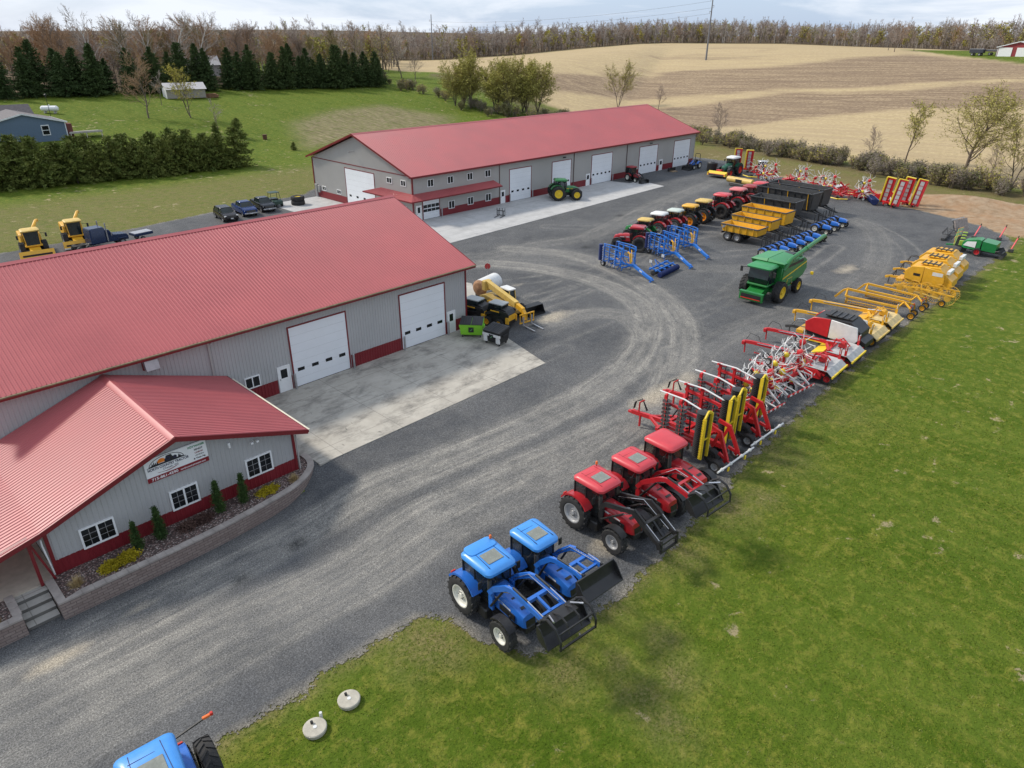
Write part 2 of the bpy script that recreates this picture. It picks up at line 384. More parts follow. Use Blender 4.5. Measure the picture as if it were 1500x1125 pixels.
for pts,w,am in TR:
    d,la=pathd(lx,ly,spline(pts)); v=am*np.exp(-(d/(1.5*w))**2)*.8+am*.5*np.exp(-((d-1.0)/.35)**2)
    tw=np.maximum(tw,v); k=d<bd; lat=np.where(k,la,lat); bd=np.minimum(bd,d)
# wandering single wheel marks that cross the yard
rt=np.random.default_rng(21)
for k in range(26):
    x,y=rt.uniform(18,100),rt.uniform(19,58); a=rt.normal(.1,.55)+(PI if rt.random()<.5 else 0); cv_=rt.normal(0,.025); P=[(x,y)]
    for q in range(rt.integers(6,14)): a+=cv_*2.2; x+=2.2*math.cos(a); y+=2.2*math.sin(a); P.append((x,y))
    d,la=pathd(lx,ly,P); tw=np.maximum(tw,rt.uniform(.25,.6)*np.exp(-((d-.95)/.22)**2))
tan=np.zeros_like(lx)
for cx,cy,wx,wy,am in ((38.5,22.6,4.5,1.1,1.0),(44,37.5,2.6,1.2,.9),(76.8,24.8,3.2,1.2,.8),(31.5,18.9,3.0,.8,.9),(27,19.4,2.5,.7,.6),(5.3,28.2,1.2,.4,.8),(1.8,27.5,1.6,.5,.9),(22.7,15.4,1.3,.9,.9),(48,46,2.5,2,.4)):
    tan=np.maximum(tan,am*np.exp(-((lx-cx)/wx)**2-((ly-cy)/wy)**2))
stain=np.zeros_like(lx)
for cx,cy,w in ((9.3,26.7,.38),(12.5,27.1,.55),(19.9,18.1,.3),(70.5,22.0,.6),(64,50,.8),(80,57,.7)):
    stain=np.maximum(stain,np.exp(-((lx-cx)**2+((ly-cy)*1.4)**2)/w**2))
m,nt,b=newmat('gravel'); GRV=m; pw=_pos(nt,space='World')
tw_,la_,tn_,stn,ed=[_attr(nt,q) for q in ('track','lateral','tan','stain','edge')]
nG=_noise(nt,pw,16,3,.7); nG2=_vor(nt,pw,19); nM=_noise(nt,pw,.8,6,.65); nL=_noise(nt,pw,.13,5,.6,.6)
c=_mix(nt,_ramp(nt,nL,[(.35,0.),(.65,1.)]),(.070,.073,.078),(.118,.119,.121))
c=_mix(nt,_ramp(nt,nM,[(.35,0.),(.7,.45)]),c,(.15,.147,.142))
cv=nt.nodes.new('ShaderNodeCombineXYZ'); nt.links.new(la_,cv.inputs[0]); 
nt.links.new(_math(nt,'MULTIPLY',_noise(nt,pw,.09,4,.6),2.0),cv.inputs[1]); nLat=_noise(nt,cv.outputs[0],2.3,5,.75,.3)
twf=_math(nt,'MULTIPLY',tw_,_math(nt,'ADD',_math(nt,'MULTIPLY',_ramp(nt,nLat,[(.36,0.),(.62,1.)]),.75),.3))
twf=_math(nt,'MULTIPLY',twf,_ramp(nt,nM,[(.25,.55),(.6,1.)]),True); twf=_math(nt,'MULTIPLY',twf,_ramp(nt,_noise(nt,pw,.22,5,.65),[(.34,.6),(.58,1.1)]),True)
c=_mix(nt,twf,c,(.33,.31,.272))
c=_mix(nt,_ramp(nt,_math(nt,'ADD',tn_,_math(nt,'MULTIPLY',_math(nt,'SUBTRACT',nM,.5),.9)),[(.35,0.),(.9,.85)]),c,(.42,.365,.28))
c=_mix(nt,_math(nt,'MULTIPLY',stn,_ramp(nt,_noise(nt,pw,5,5,.7),[(.35,0.2),(.5,.9)])),c,(.030,.030,.031))
ef=_ramp(nt,_math(nt,'ADD',_math(nt,'MULTIPLY',ed,.5),.5),[(.25,0.),(.6,.75)])
c=_mix(nt,_math(nt,'MULTIPLY',ef,_ramp(nt,nM,[(.35,.3),(.65,1.)])),c,(.30,.265,.20))
gr=_ramp(nt,nG,[(.30,.36),(.5,.95),(.72,1.85)])
c=_mix(nt,.9,c,_mix(nt,1.0,c,gr,'MULTIPLY'))
gr2=_ramp(nt,nG2,[(.05,1.35),(.5,.8)])
c=_mix(nt,.7,c,_mix(nt,1.0,c,gr2,'MULTIPLY'))
nt.links.new(c,b.inputs['Base Color']); b.inputs['Roughness'].default_value=.92; b.inputs['Specular IOR Level'].default_value=.25
nt.links.new(_bump(nt,_math(nt,'ADD',nG,_math(nt,'MULTIPLY',nM,1.2)),.5,.05),b.inputs['Normal'])
tr=nt.nodes.new('ShaderNodeBsdfTransparent'); mx=nt.nodes.new('ShaderNodeMixShader'); out=nt.nodes['Material Output']
en=_math(nt,'ADD',_math(nt,'MULTIPLY',_noise(nt,pw,.75,8,.75),3.0),_math(nt,'MULTIPLY',_noise(nt,pw,11,3,.6),.9))
al=_ramp(nt,_math(nt,'SUBTRACT',_math(nt,'SUBTRACT',en,1.78),ed),[(.0,0.),(.12,1.)])
nt.links.new(al,mx.inputs[0]); nt.links.new(tr.outputs[0],mx.inputs[1]); nt.links.new(b.outputs[0],mx.inputs[2]); nt.links.new(mx.outputs[0],out.inputs[0])
lot=meshobj('gravel_lot',np.stack([lx,ly,lz],-1),lf,[GRV],smooth=True); struct(lot)
for n_,v_ in (('track',tw),('lateral',lat),('tan',tan),('stain',stain),('edge',ls)): fattr(lot,n_,v_)

# ------------------------------------------------------------------ concrete slabs
def concrete(name,c1,c2,strip=None,jx=4.4,jy=3.25,stainamt=.5,ox=0,oy=0):
    m,nt,b=newmat(name); pw=_pos(nt,space='World')
    nM=_noise(nt,pw,.55,7,.68,.6); nS=_noise(nt,pw,9,5,.7); nD=_noise(nt,_pos(nt,(.55,1.0,1),'World',(0,0,R(8))),.75,8,.72,.25)
    c=_mix(nt,_ramp(nt,nM,[(.32,0.),(.68,1.)]),c1,c2)
    sx=nt.nodes.new('ShaderNodeSeparateXYZ'); nt.links.new(pw,sx.inputs[0])
    if strip is not None:
        k=_ramp(nt,_math(nt,'ADD',_math(nt,'MULTIPLY',_math(nt,'SUBTRACT',strip,sx.outputs[1]),.9),_math(nt,'MULTIPLY',nM,.8)),[(.25,0.),(.62,.85)])
        c=_mix(nt,k,c,tuple(min(.62,q*1.42) for q in c2))
        st=_math(nt,'MULTIPLY',_ramp(nt,nD,[(.50,0.),(.72,stainamt)]),_math(nt,'SUBTRACT',1.0,_math(nt,'MULTIPLY',k,.8)))
    else: st=_math(nt,'MULTIPLY',_ramp(nt,nD,[(.48,0.),(.68,stainamt)]),1.0)
    c=_mix(nt,st,c,(.095,.09,.082))
    drip=_ramp(nt,_noise(nt,_pos(nt,(1.0,.35,1),'World',(0,0,R(-62))),2.2,5,.6,.3),[(.66,0.),(.71,.75*min(1,stainamt*1.3))])
    c=_mix(nt,drip,c,(.09,.085,.08))
    def joint(s,per,off):
        f=_math(nt,'FRACT',_math(nt,'DIVIDE',_math(nt,'SUBTRACT',s,off),per)); d=_math(nt,'ABSOLUTE',_math(nt,'SUBTRACT',f,.5))
        return _math(nt,'LESS_THAN',d,.022/per)
    jn=_math(nt,'MAXIMUM',joint(sx.outputs[0],jx,ox),joint(sx.outputs[1],jy,oy))
    c=_mix(nt,_math(nt,'MULTIPLY',jn,.5),c,(.12,.11,.10))
    c=_mix(nt,_math(nt,'MULTIPLY',_ramp(nt,nS,[(.3,0.),(.7,1.)]),.10),c,(.1,.1,.1))
    nt.links.new(c,b.inputs['Base Color']); b.inputs['Roughness'].default_value=.88; b.inputs['Specular IOR Level'].default_value=.3
    nt.links.new(_bump(nt,nS,.12,.01),b.inputs['Normal']); return m
CON1=concrete('worn_concrete',(.37,.34,.29),(.50,.465,.40),stainamt=.75,ox=16.0,oy=40.9)
CON2=concrete('clean_concrete',(.40,.395,.385),(.50,.49,.475),jx=4.6,jy=4.0,stainamt=.22,ox=57.5,oy=73.6)
CON3=concrete('plain_concrete',(.40,.38,.34),(.52,.49,.44),jx=3.6,jy=3.0,stainamt=.15)
def slab(name,poly,m,z=.06,z0=-.2): o=MB().prism(poly,z0,z,m,ax='z').build(name); struct(o); return o
slab('concrete_apron',[(16.62,31.4),(36.15,31.55),(37.9,38.0),(38.4,41.16),(15.5,41.16),(15.5,34.2),(16.62,32.6)],CON1)
slab('concrete_apron',[(50.5,62.5),(54.4,62.55),(102.8,64.65),(103.9,70.4),(100.8,70.2),(99.9,73.96),(57.4,73.96),(57.4,97.5),(49.2,97.5),(49.2,91),(50.5,74)],CON2)
slab('concrete_pad',[(37.0,43),(41,43.5),(45.2,49.5),(44,54),(37.0,54)],CON3,.055)
# ------------------------------------------------------------------ buildings
ROOFR=mat('red_roof_steel',(.40,.088,.090),rough=.42,var=.09,spec=.5,scale=.22)
TRIM=mat('dark_red_trim',(.17,.012,.016),rough=.4,var=.08)
WAINS=mat('dark_red_wainscot',(.185,.014,.02),rough=.45,var=.1,scale=.5)
GREY=mat('light_grey_steel_siding',(.40,.395,.39),rough=.5,var=.05,scale=.4)
GREY2=mat('grey_steel_siding',(.385,.37,.345),rough=.5,var=.05,scale=.3)
DOORW=mat('white_door_panel',(.74,.76,.78),rough=.45,var=.03,scale=.6)
WHITE=mat('white_paint',(.78,.78,.77),rough=.4,var=.04)
GLASSD=mat('dark_window_glass',(.010,.012,.014),rough=.10,var=.3,spec=.45)
BLACKR=mat('black_rubber_seal',(.02,.02,.02),rough=.7)
GALV=mat('galvanised_steel',(.42,.42,.43),rough=.4,metal=.6,var=.15)
SOFF=mat('tan_gutter_grime',(.20,.155,.09),rough=.8,var=.3)
def ribs_x(mb,x0,x1,zf,y,m,step=.2286,w=.045,dp=.028,skip=(),z0=0.0):
    """vertical siding ribs on a wall in the x direction facing -y; zf(x) wall height"""
    n=int((x1-x0)/step)
    for i in range(n):
        x=x0+(i+.5)*step; segs=[(z0,zf(x))]
        for a,b2,c,d in skip:
            if a-.03<x<b2+.03:
                out=[]
                for lo,hi in segs:
                    if c>lo+.05: out.append((lo,min(hi,c)))
                    if d<hi-.05: out.append((max(lo,d),hi))
                segs=out
        for lo,hi in segs:
            if hi-lo>.06: mb.add([(x-w,y,lo),(x-w*.45,y-dp,lo),(x+w*.45,y-dp,lo),(x+w,y,lo),(x-w,y,hi),(x-w*.45,y-dp,hi),(x+w*.45,y-dp,hi),(x+w,y,hi)],[(0,1,5,4),(1,2,6,5),(2,3,7,6)],m)
def ribs_y(mb,y0,y1,zf,x,m,step=.2286,w=.045,dp=.028,skip=(),z0=0.0):
    n=int((y1-y0)/step)
    for i in range(n):
        y=y0+(i+.5)*step; segs=[(z0,zf(y))]
        for a,b2,c,d in skip:
            if a-.03<y<b2+.03:
                out=[]
                for lo,hi in segs:
                    if c>lo+.05: out.append((lo,min(hi,c)))
                    if d<hi-.05: out.append((max(lo,d),hi))
                segs=out
        for lo,hi in segs:
            if hi-lo>.06: mb.add([(x,y+w,lo),(x-dp,y+w*.45,lo),(x-dp,y-w*.45,lo),(x,y-w,lo),(x,y+w,hi),(x-dp,y+w*.45,hi),(x-dp,y-w*.45,hi),(x,y-w,hi)],[(0,1,5,4),(1,2,6,5),(2,3,7,6)],m)
def roof_slope(mb,a,b,c,d,m,step=.2286,h=.03,w=.03,th=.06):
    """slope a,b = eave ends, d,c = ridge ends; ribs run eave to ridge"""
    a,b,c,d=[Vector(p) for p in (a,b,c,d)]; n=(b-a).cross(d-a).normalized()
    if n.z<0: n=-n
    dn=n*th
    mb.add([a,b,c,d,a-dn,b-dn,c-dn,d-dn],[(0,1,2,3),(7,6,5,4),(0,4,5,1),(1,5,6,2),(2,6,7,3),(3,7,4,0)],m)
    L=(b-a).length; k=int(L/step); t=(b-a).normalized()
    for i in range(k):
        f=(i+.5)/k; p=a+(b-a)*f; q=d+(c-d)*f; wv=t*w; o=n*.002
        v=[p-wv*1.5+o,p-wv*.6+n*h,p+wv*.6+n*h,p+wv*1.5+o,q-wv*1.5+o,q-wv*.6+n*h,q+wv*.6+n*h,q+wv*1.5+o]
        mb.add(v,[(0,1,5,4),(1,2,6,5),(2,3,7,6),(0,3,2,1)],m)
def overhead_door(parent,x0,x1,z1,y,lites,zl,ax='x',lw=.42,lh=.2,z0=.05,name='overhead_door',trimR=True):
    """white sectional door recessed in a wall facing -y (ax x) or -x (ax y, mirrored)"""
    def P(u,v,w): return (u,y+v,w) if ax=='x' else (y+v,u,w)
    def bx(mb,u0,u1,v0,v1,w0,w1,m):
        c=P((u0+u1)/2,(v0+v1)/2,(w0+w1)/2); d=(abs(u1-u0),abs(v1-v0),abs(w1-w0)); mb.box(c,d if ax=='x' else (d[1],d[0],d[2]),m)
    mb=MB(); n=7; hh=(z1-z0)/n
    for k in range(n):
        bx(mb,x0,x1,-.035,.02,z0+k*hh+.006,z0+(k+1)*hh-.006,DOORW)
        bx(mb,x0+.01,x1-.01,-.028,.02,z0+k*hh-.007,z0+k*hh+.007,GALV)
    d=mb.build(name,parent)
    L=x1-x0
    for k in range(lites):
        c=x0+L*(k+.5)/lites; gb=MB()
        bx(gb,c-lw/2,c+lw/2,-.05,-.034,zl-lh/2,zl+lh/2,GLASSD); gb.build('door_window',d)
    tb=MB()
    for u0,u1 in ((x0-.1,x0-.002),(x1+.002,x1+.1)): bx(tb,u0,u1,-.055,.01,.06,z1+.1,TRIM)
    bx(tb,x0-.002,x1+.002,-.055,.01,z1+.002,z1+.1,TRIM); tb.build('door_trim',d)
    sb=MB(); bx(sb,x0,x1,-.045,.02,.05,.09,BLACKR); sb.build('bottom_seal',d)
    return d
def entry_door(parent,x0,x1,z1,y,ax='x',z0=.05):
    def P(u,v,w): return (u,y+v,w) if ax=='x' else (y+v,u,w)
    def bx(mb,u0,u1,v0,v1,w0,w1,m):
        c=P((u0+u1)/2,(v0+v1)/2,(w0+w1)/2); d=(abs(u1-u0),abs(v1-v0),abs(w1-w0)); mb.box(c,d if ax=='x' else (d[1],d[0],d[2]),m)
    a=MB(); bx(a,x0+.07,x1-.07,-.05,.02,z0,z1-.07,WHITE); d=a.build('entry_door',parent)
    f=MB(); bx(f,x0,x0+.068,-.075,.01,z0,z1,WHITE); bx(f,x1-.068,x1,-.075,.01,z0,z1,WHITE); bx(f,x0+.068,x1-.068,-.075,.01,z1-.068,z1,WHITE); f.build('door_frame',d)
    g_=MB(); bx(g_,x0+.24,x1-.24,-.062,-.049,z0+1.02,z1-.24,GLASSD); g_.build('door_window',d)
    h=MB(); bx(h,x0+.11,x0+.16,-.11,-.05,z0+.92,z0+1.02,GALV); h.build('handle',d); return d
def window(parent,x0,x1,z0,z1,y,ax='x',grid=0,fw=.07):
    def P(u,v,w): return (u,y+v,w) if ax=='x' else (y+v,u,w)
    def bx(mb,u0,u1,v0,v1,w0,w1,m):
        c=P((u0+u1)/2,(v0+v1)/2,(w0+w1)/2); d=(abs(u1-u0),abs(v1-v0),abs(w1-w0)); mb.box(c,d if ax=='x' else (d[1],d[0],d[2]),m)
    g_=MB(); bx(g_,x0+.02,x1-.02,-.045,.02,z0+.02,z1-.02,GLASSD); w=g_.build('window',parent)
    f=MB(); xm=(x0+x1)/2
    bx(f,x0,x0+fw,-.085,.01,z0,z1,WHITE); bx(f,x1-fw,x1,-.085,.01,z0,z1,WHITE)
    bx(f,x0+fw,x1-fw,-.085,.01,z0,z0+fw,WHITE); bx(f,x0+fw,x1-fw,-.085,.01,z1-fw,z1,WHITE)
    bx(f,xm-fw*.5,xm+fw*.5,-.08,.01,z0+fw,z1-fw,WHITE)
    f.build('frame',w)
    if grid:
        q=MB(); gw=.022
        for a,b2 in ((x0+fw,xm-fw*.5),(xm+fw*.5,x1-fw)):
            c=(a+b2)/2; bx(q,c-gw/2,c+gw/2,-.056,-.044,z0+fw,z1-fw,GALV)
            for k in (1,2):
                zz=z0+fw+(z1-z0-2*fw)*k/3; bx(q,a,b2,-.054,-.044,zz-gw/2,zz+gw/2,GALV)
        q.build('glazing_bar',w)
    return w
def bollard(x,y,label,h=1.15):
    o=MB().cyl((0,0,0),(0,0,h),.075,GALV,12).lathe([(.075,0),(.05,.04),(0.001,.06)],(0,0,h),GALV,ax='z',n=12).build('bollard',loc=(x,y,.05)); tag(o,label,'bollard','steel bollards beside the big doors')

# ---- service building (wide shed nearest the camera)
B=thing('service_building','long grey steel service shed with red roof and two tall white doors','building',(3.6,41.2,0))
B.location=(0,0,0)
x0,x1,y0,y1=3.6,36.9,41.2,61.2; ze,zr,yr=5.42,9.20,51.2
w=MB()
w.add([(x0,y0,0),(x1,y0,0),(x1,y0,ze),(x0,y0,ze)],[(0,1,2,3)],GREY)
w.add([(x1,y0,0),(x1,y1,0),(x1,y1,ze),(x1,yr,zr),(x1,y0,ze)],[(0,1,2,3,4)],GREY)
w.add([(x0,y0,0),(x0,y1,0),(x0,y1,ze),(x0,yr,zr),(x0,y0,ze)],[(4,3,2,1,0)],GREY)
w.add([(x0,y1,0),(x1,y1,0),(x1,y1,ze),(x0,y1,ze)],[(3,2,1,0)],GREY)
SK=[(20.75,25.35,0,4.56),(30.1,34.62,0,4.55),(19.55,20.6,0,2.0),(34.75,35.7,0,2.0),(17.2,18.4,1.05,1.98),(11.3,12.6,4.4,5.4)]
ribs_x(w,x0,x1,lambda x:ze,y0,GREY,skip=SK)
ribs_y(w,y0,y1,lambda y:ze,x0,GREY)
w.build('wall',B)
for a,b2 in ((15.5,19.55),(20.6,20.66),(25.45,30.02),(34.71,34.76),(35.68,36.86)):
    wc=MB(); wc.box(((a+b2)/2,y0-.018,.56),(b2-a,.03,1.0),WAINS); ribs_x(wc,a,b2,lambda x:1.05,y0-.033,WAINS,z0=.06); wc.build('wainscot',B)
rf=MB(); ro=.62
roof_slope(rf,(x0-.6,y0-ro,ze-ro*.378+.30),(x1+.6,y0-ro,ze-ro*.378+.30),(x1+.6,yr,zr+.30),(x0-.6,yr,zr+.30),ROOFR)
roof_slope(rf,(x1+.6,y1+ro,ze-ro*.378+.30),(x0-.6,y1+ro,ze-ro*.378+.30),(x0-.6,yr,zr+.30),(x1+.6,yr,zr+.30),ROOFR)
rfo=rf.build('roof',B)
rc=MB(); rc.prism([(yr-.28,zr+.24),(yr-.22,zr+.26),(yr,zr+.37),(yr+.22,zr+.26),(yr+.28,zr+.24)],x0-.62,x1+.62,ROOFR,ax='x'); rc.build('ridge_cap',rfo)
tr=MB()
zl=ze-ro*.378+.30
tr.box(((x0+x1)/2,y0-ro-.03,zl-.13),(x1-x0+1.2,.05,.20),TRIM); tr.box(((x0+x1)/2,y0-ro-.075,zl-.035),(x1-x0+1.2,.10,.07),SOFF)
tr.box(((x0+x1)/2,y0-ro/2,zl-.2),(x1-x0+1.2,ro,.03),TRIM)
for s in (1,-1):
    ya=y0-ro if s>0 else y1+ro; X_=x1+.63
    for X_ in (x1+.63,x0-.63): tr.bar((X_,ya,zl-.08),(X_,yr,zr+.20),.05,.20,TRIM)
tr.box((x1+.012,y0-.012,ze/2),(.12,.12,ze),TRIM); tr.box((x1+.03,y0+10,.56),(.03,19.6,1.0),WAINS)
tr.build('trim',B)
for a,b2,zt in ((20.83,25.28,4.46),(30.16,34.56,4.46)): overhead_door(B,a,b2,zt,y0,4,1.32,lw=.52,lh=.24)
entry_door(B,19.6,20.55,1.95,y0); entry_door(B,34.8,35.66,1.93,y0)
window(B,17.27,18.34,1.1,1.93,y0)
dsp=MB(); dsp.box((15.4,y0-.09,2.6),(.09,.07,5.0),GREY2); dsp.box((15.4,y0-.35,5.15),(.09,.55,.07),GREY2); dsp.build('downspout',B)
vb=MB(); vb.box((11.9,y0-.06,4.87),(.86,.06,.78),TRIM); vb.prism([(y0-.09,5.22),(y0-.42,5.12),(y0-.55,4.55),(y0-.09,4.62)],11.52,12.28,GALV,ax='x'); vb.build('exhaust_hood',B)
lt=MB(); lt.bar((36.95,41.6,5.2),(37.6,41.2,5.15),.04,.04,GALV); lt.box((37.7,41.15,5.12),(.3,.2,.1),GALV); lt.build('wall_lamp',B)
for i_,(x,lb) in enumerate(((20.72,'grey steel bollard between the white entry door and the first tall door'),(25.5,'grey steel bollard at right corner of the first tall door'),(30.2,'grey steel bollard at left corner of the second tall door'),(34.72,'grey steel bollard between the second tall door and its entry door'))):
    bollard(x,41.0-.08,lb)

# ---- office ell with its own gable
O=thing('office_building','small grey gabled office wing with ribbed red roof and a white sign on its front','building',(0,0,0))
ox0,ox1,oy0,oy1=3.3,15.45,31.9,41.15; xr,ozr=9.35,4.93; sl=.35
def oz(x): return ozr-.12-sl*abs(x-xr)
w=MB(); pts=[ox0,xr,ox1]
w.add([(ox0,oy0,0),(ox1,oy0,0),(ox1,oy0,oz(ox1)),(xr,oy0,oz(xr)),(ox0,oy0,oz(ox0))],[(0,1,2,3,4)],GREY)
w.add([(ox1,oy0,0),(ox1,oy1,0),(ox1,oy1,oz(ox1)),(ox1,oy0,oz(ox1))],[(0,1,2,3)],GREY)
w.add([(ox0,oy0,0),(ox0,oy1,0),(ox0,oy1,oz(ox0)),(ox0,oy0,oz(ox0))],[(3,2,1,0)],GREY)
OW=[(4.56,6.06,.76,1.86),(8.63,10.03,.76,1.88),(12.6,14.1,.76,1.93)]
ribs_x(w,ox0+.1,ox1-.1,oz,oy0,GREY,skip=[(a-.03,b2+.03,c-.03,d+.03) for a,b2,c,d in OW]); ribs_y(w,oy0,oy1,lambda y:oz(ox0),ox0,GREY)
w.build('wall',O)
wc=MB()
for a,b2 in ((ox0,4.56),(4.56,6.06),(6.06,8.63),(8.63,10.03),(10.03,12.6),(12.6,14.1),(14.1,ox1)):
    t=.8 if a not in(4.56,8.63,12.6) else .755
    wc.box(((a+b2)/2,oy0-.018,t/2),(b2-a,.03,t),WAINS); ribs_x(wc,a,b2,lambda x:t,oy0-.033,WAINS)
wc.box((ox1+.018,36.5,.4),(.03,9.2,.8),WAINS); wc.build('wainscot',O)
rf=MB(); fy=31.38
roof_slope(rf,(16.15,oy1,ozr-sl*(16.15-xr)),(16.15,fy,ozr-sl*(16.15-xr)),(xr,fy,ozr),(xr,oy1,ozr),ROOFR)
roof_slope(rf,(3.12,fy,ozr-sl*(xr-3.12)),(3.12,oy1,ozr-sl*(xr-3.12)),(xr,oy1,ozr),(xr,fy,ozr),ROOFR)
zb=ozr-sl*(xr-3.12)
roof_slope(rf,(-1.6,fy,zb-.235*4.72),(-1.6,oy1,zb-.235*4.72),(3.12,oy1,zb),(3.12,fy,zb),ROOFR)
rfo=rf.build('roof',O)
rc=MB(); rc.prism([(xr-.26,ozr-.07),(xr-.24,ozr-.045),(xr,ozr+.065),(xr+.24,ozr-.045),(xr+.26,ozr-.07)],fy-.02,oy1-.05,ROOFR,ax='y'); rc.build('ridge_cap',rfo)
tr=MB()
tr.bar((xr+.01,fy-.03,ozr-.10),(16.17,fy-.03,ozr-sl*(16.15-xr)-.10),.05,.24,TRIM)
tr.bar((xr-.01,fy-.032,ozr-.10),(3.12,fy-.032,zb-.10),.05,.24,TRIM); tr.bar((3.12,fy-.03,zb-.10),(-1.6,fy-.03,zb-.235*4.72-.10),.05,.24,TRIM)
tr.bar((16.2,fy,ozr-sl*(16.15-xr)-.09),(16.2,oy1,ozr-sl*(16.15-xr)-.09),.05,.16,TRIM)
tr.bar((16.26,fy,ozr-sl*(16.15-xr)-.03),(16.26,oy1-.7,ozr-sl*(16.15-xr)-.03),.10,.05,mat('cream_gutter',(.62,.57,.45),rough=.6))
tr.box((ox1,oy0-.01,oz(ox1)/2),(.14,.14,oz(ox1)-.02),TRIM); tr.box((ox0+.02,oy0-.012,oz(ox0)/2),(.15,.13,oz(ox0)-.02),TRIM)
# soffit under the front overhang
tr.add([(xr,fy,ozr-.19),(16.1,fy,ozr-sl*(16.1-xr)-.19),(16.1,oy0,ozr-sl*(16.1-xr)-.19),(xr,oy0,ozr-.19)],[(0,1,2,3)],TRIM)
tr.add([(xr,fy,ozr-.19),(3.2,fy,zb-.17),(3.2,oy0,zb-.17),(xr,oy0,ozr-.19)],[(3,2,1,0)],TRIM)
tr.build('trim',O)
for a,b2,c,d in OW: window(O,a,b2,c,d,oy0,grid=1,fw=.085)
pc=MB()
pc.bar((2.7,31.62,2.55),(-1.4,31.62,1.62),.14,.22,TRIM); pc.box((2.62,31.62,1.28),(.13,.13,2.5),TRIM)
pc.bar((3.15,31.66,.05),(2.66,31.64,2.4),.09,.09,TRIM); pc.box((2.9,31.66,2.52),(.75,.1,.12),TRIM); pc.build('porch_post',O)
dsp=MB(); dsp.tube([(3.12,31.75,2.2),(3.1,31.72,1.9),(3.2,31.78,.2)],.035,WHITE); dsp.build('downspout',O); dsp=MB(); dsp.box((15.62,31.84,1.15),(.08,.07,2.2),GREY2); dsp.build('downspout',O)
sl_=MB(); sl_.box((11.95,31.82,3.2),(.10,.14,.3),WHITE); sl_.build('security_light',O)
sl_=MB(); sl_.bar((13.2,31.88,2.95),(13.2,31.68,2.95),.03,.03,WHITE); sl_.box((13.05,31.62,2.93),(.12,.16,.1),WHITE); sl_.box((13.36,31.62,2.93),(.12,.16,.1),WHITE); sl_.build('floodlight',O)

# ---- far sales building
F=thing('sales_building','longest grey steel building with red roof, six white doors and a two storey end','building',(0,0,0))
x0,x1,y0,y1=57.5,127.0,74.0,98.0; ze,zr,yr=5.85,9.85,86.0
w=MB()
w.add([(x0,y0,0),(x1,y0,0),(x1,y0,ze),(x0,y0,ze)],[(0,1,2,3)],GREY2)
w.add([(x0,y0,0),(x0,y1,0),(x0,y1,ze),(x0,yr,zr),(x0,y0,ze)],[(4,3,2,1,0)],GREY2)
w.add([(x1,y0,0),(x1,y1,0),(x1,y1,ze),(x1,yr,zr),(x1,y0,ze)],[(0,1,2,3,4)],GREY2)
w.add([(x0,y1,0),(x1,y1,0),(x1,y1,ze),(x0,y1,ze)],[(3,2,1,0)],GREY2)
FD=[(75.6,80.2,4.66,4,1.50),(85.1,89.6,4.7,4,1.5),(95.0,100.5,4.72,5,1.62),(108.6,114.2,4.76,5,1.62),(119.8,125.3,4.8,5,1.62)]
ME=[(73.66,74.62,1.95),(93.6,94.62,1.95),(115.1,116.2,1.98)]
SK=[(a-.1,b2+.1,0,zt+.1) for a,b2,zt,_,_ in FD]+[(a,b2,0,zt) for a,b2,zt in ME]+[(57.5,72.6,2.9,3.7),(57.85,58.85,0,2.1),(59.0,62.0,0,2.75)]
UW=[(60.0,61.05),(63.5,64.55),(67.1,68.15),(70.55,71.65)]; LW=[(63.55,64.65),(67.1,68.2),(70.6,71.7)]
SK+= [(a,b2,4.2,5.2) for a,b2 in UW]+[(a,b2,.8,1.9) for a,b2 in LW]
ribs_x(w,x0,x1,lambda x:ze,y0,GREY2,skip=SK)
ribs_y(w,y0,y1,lambda y:ze+(zr-ze)*(1-abs(y-yr)/12),x0,GREY2,skip=[(82.3,89.5,0,5.4),(75.3,76.35,4.4,5.2),(78.3,79.4,4.4,5.2)])
w.build('wall',F)
for a,b2 in ((62.1,73.66),(74.62,75.5),(80.3,85.0),(89.7,93.6),(94.62,94.9),(100.6,108.5),(114.3,115.1),(116.2,119.7),(125.4,127.0)):
    MB().box(((a+b2)/2,y0-.018,.56),(b2-a,.03,1.0),WAINS).build('wainscot',F)
for a,b2 in ((74.0,82.25),(89.55,98.0)): MB().box((x0-.018,(a+b2)/2,.56),(.03,b2-a,1.0),WAINS).build('wainscot',F)
rf=MB(); ro=.65; s_=.3333
roof_slope(rf,(x0-.65,y0-ro,ze-ro*s_+.3),(x1+.5,y0-ro,ze-ro*s_+.3),(x1+.5,yr,zr+.3),(x0-.65,yr,zr+.3),ROOFR,step=.3048)
roof_slope(rf,(x1+.5,y1+ro,ze-ro*s_+.3),(x0-.65,y1+ro,ze-ro*s_+.3),(x0-.65,yr,zr+.3),(x1+.5,yr,zr+.3),ROOFR,step=.3048)
rfo=rf.build('roof',F)
rc=MB(); rc.prism([(yr-.28,zr+.24),(yr-.22,zr+.27),(yr,zr+.37),(yr+.22,zr+.27),(yr+.28,zr+.24)],x0-.67,x1+.52,ROOFR,ax='x'); rc.build('ridge_cap',rfo)
tr=MB(); zl=ze-ro*s_+.3
tr.box(((x0+x1)/2,y0-ro-.03,zl-.12),(x1-x0+1.15,.05,.22),TRIM); tr.box(((x0+x1)/2,y0-ro/2,zl-.2),(x1-x0+1.15,ro,.03),TRIM)
for ya in (y0-ro,y1+ro): tr.bar((x0-.68,ya,zl-.08),(x0-.68,yr,zr+.22),.06,.24,TRIM); tr.bar((x1+.53,ya,zl-.08),(x1+.53,yr,zr+.22),.06,.24,TRIM)
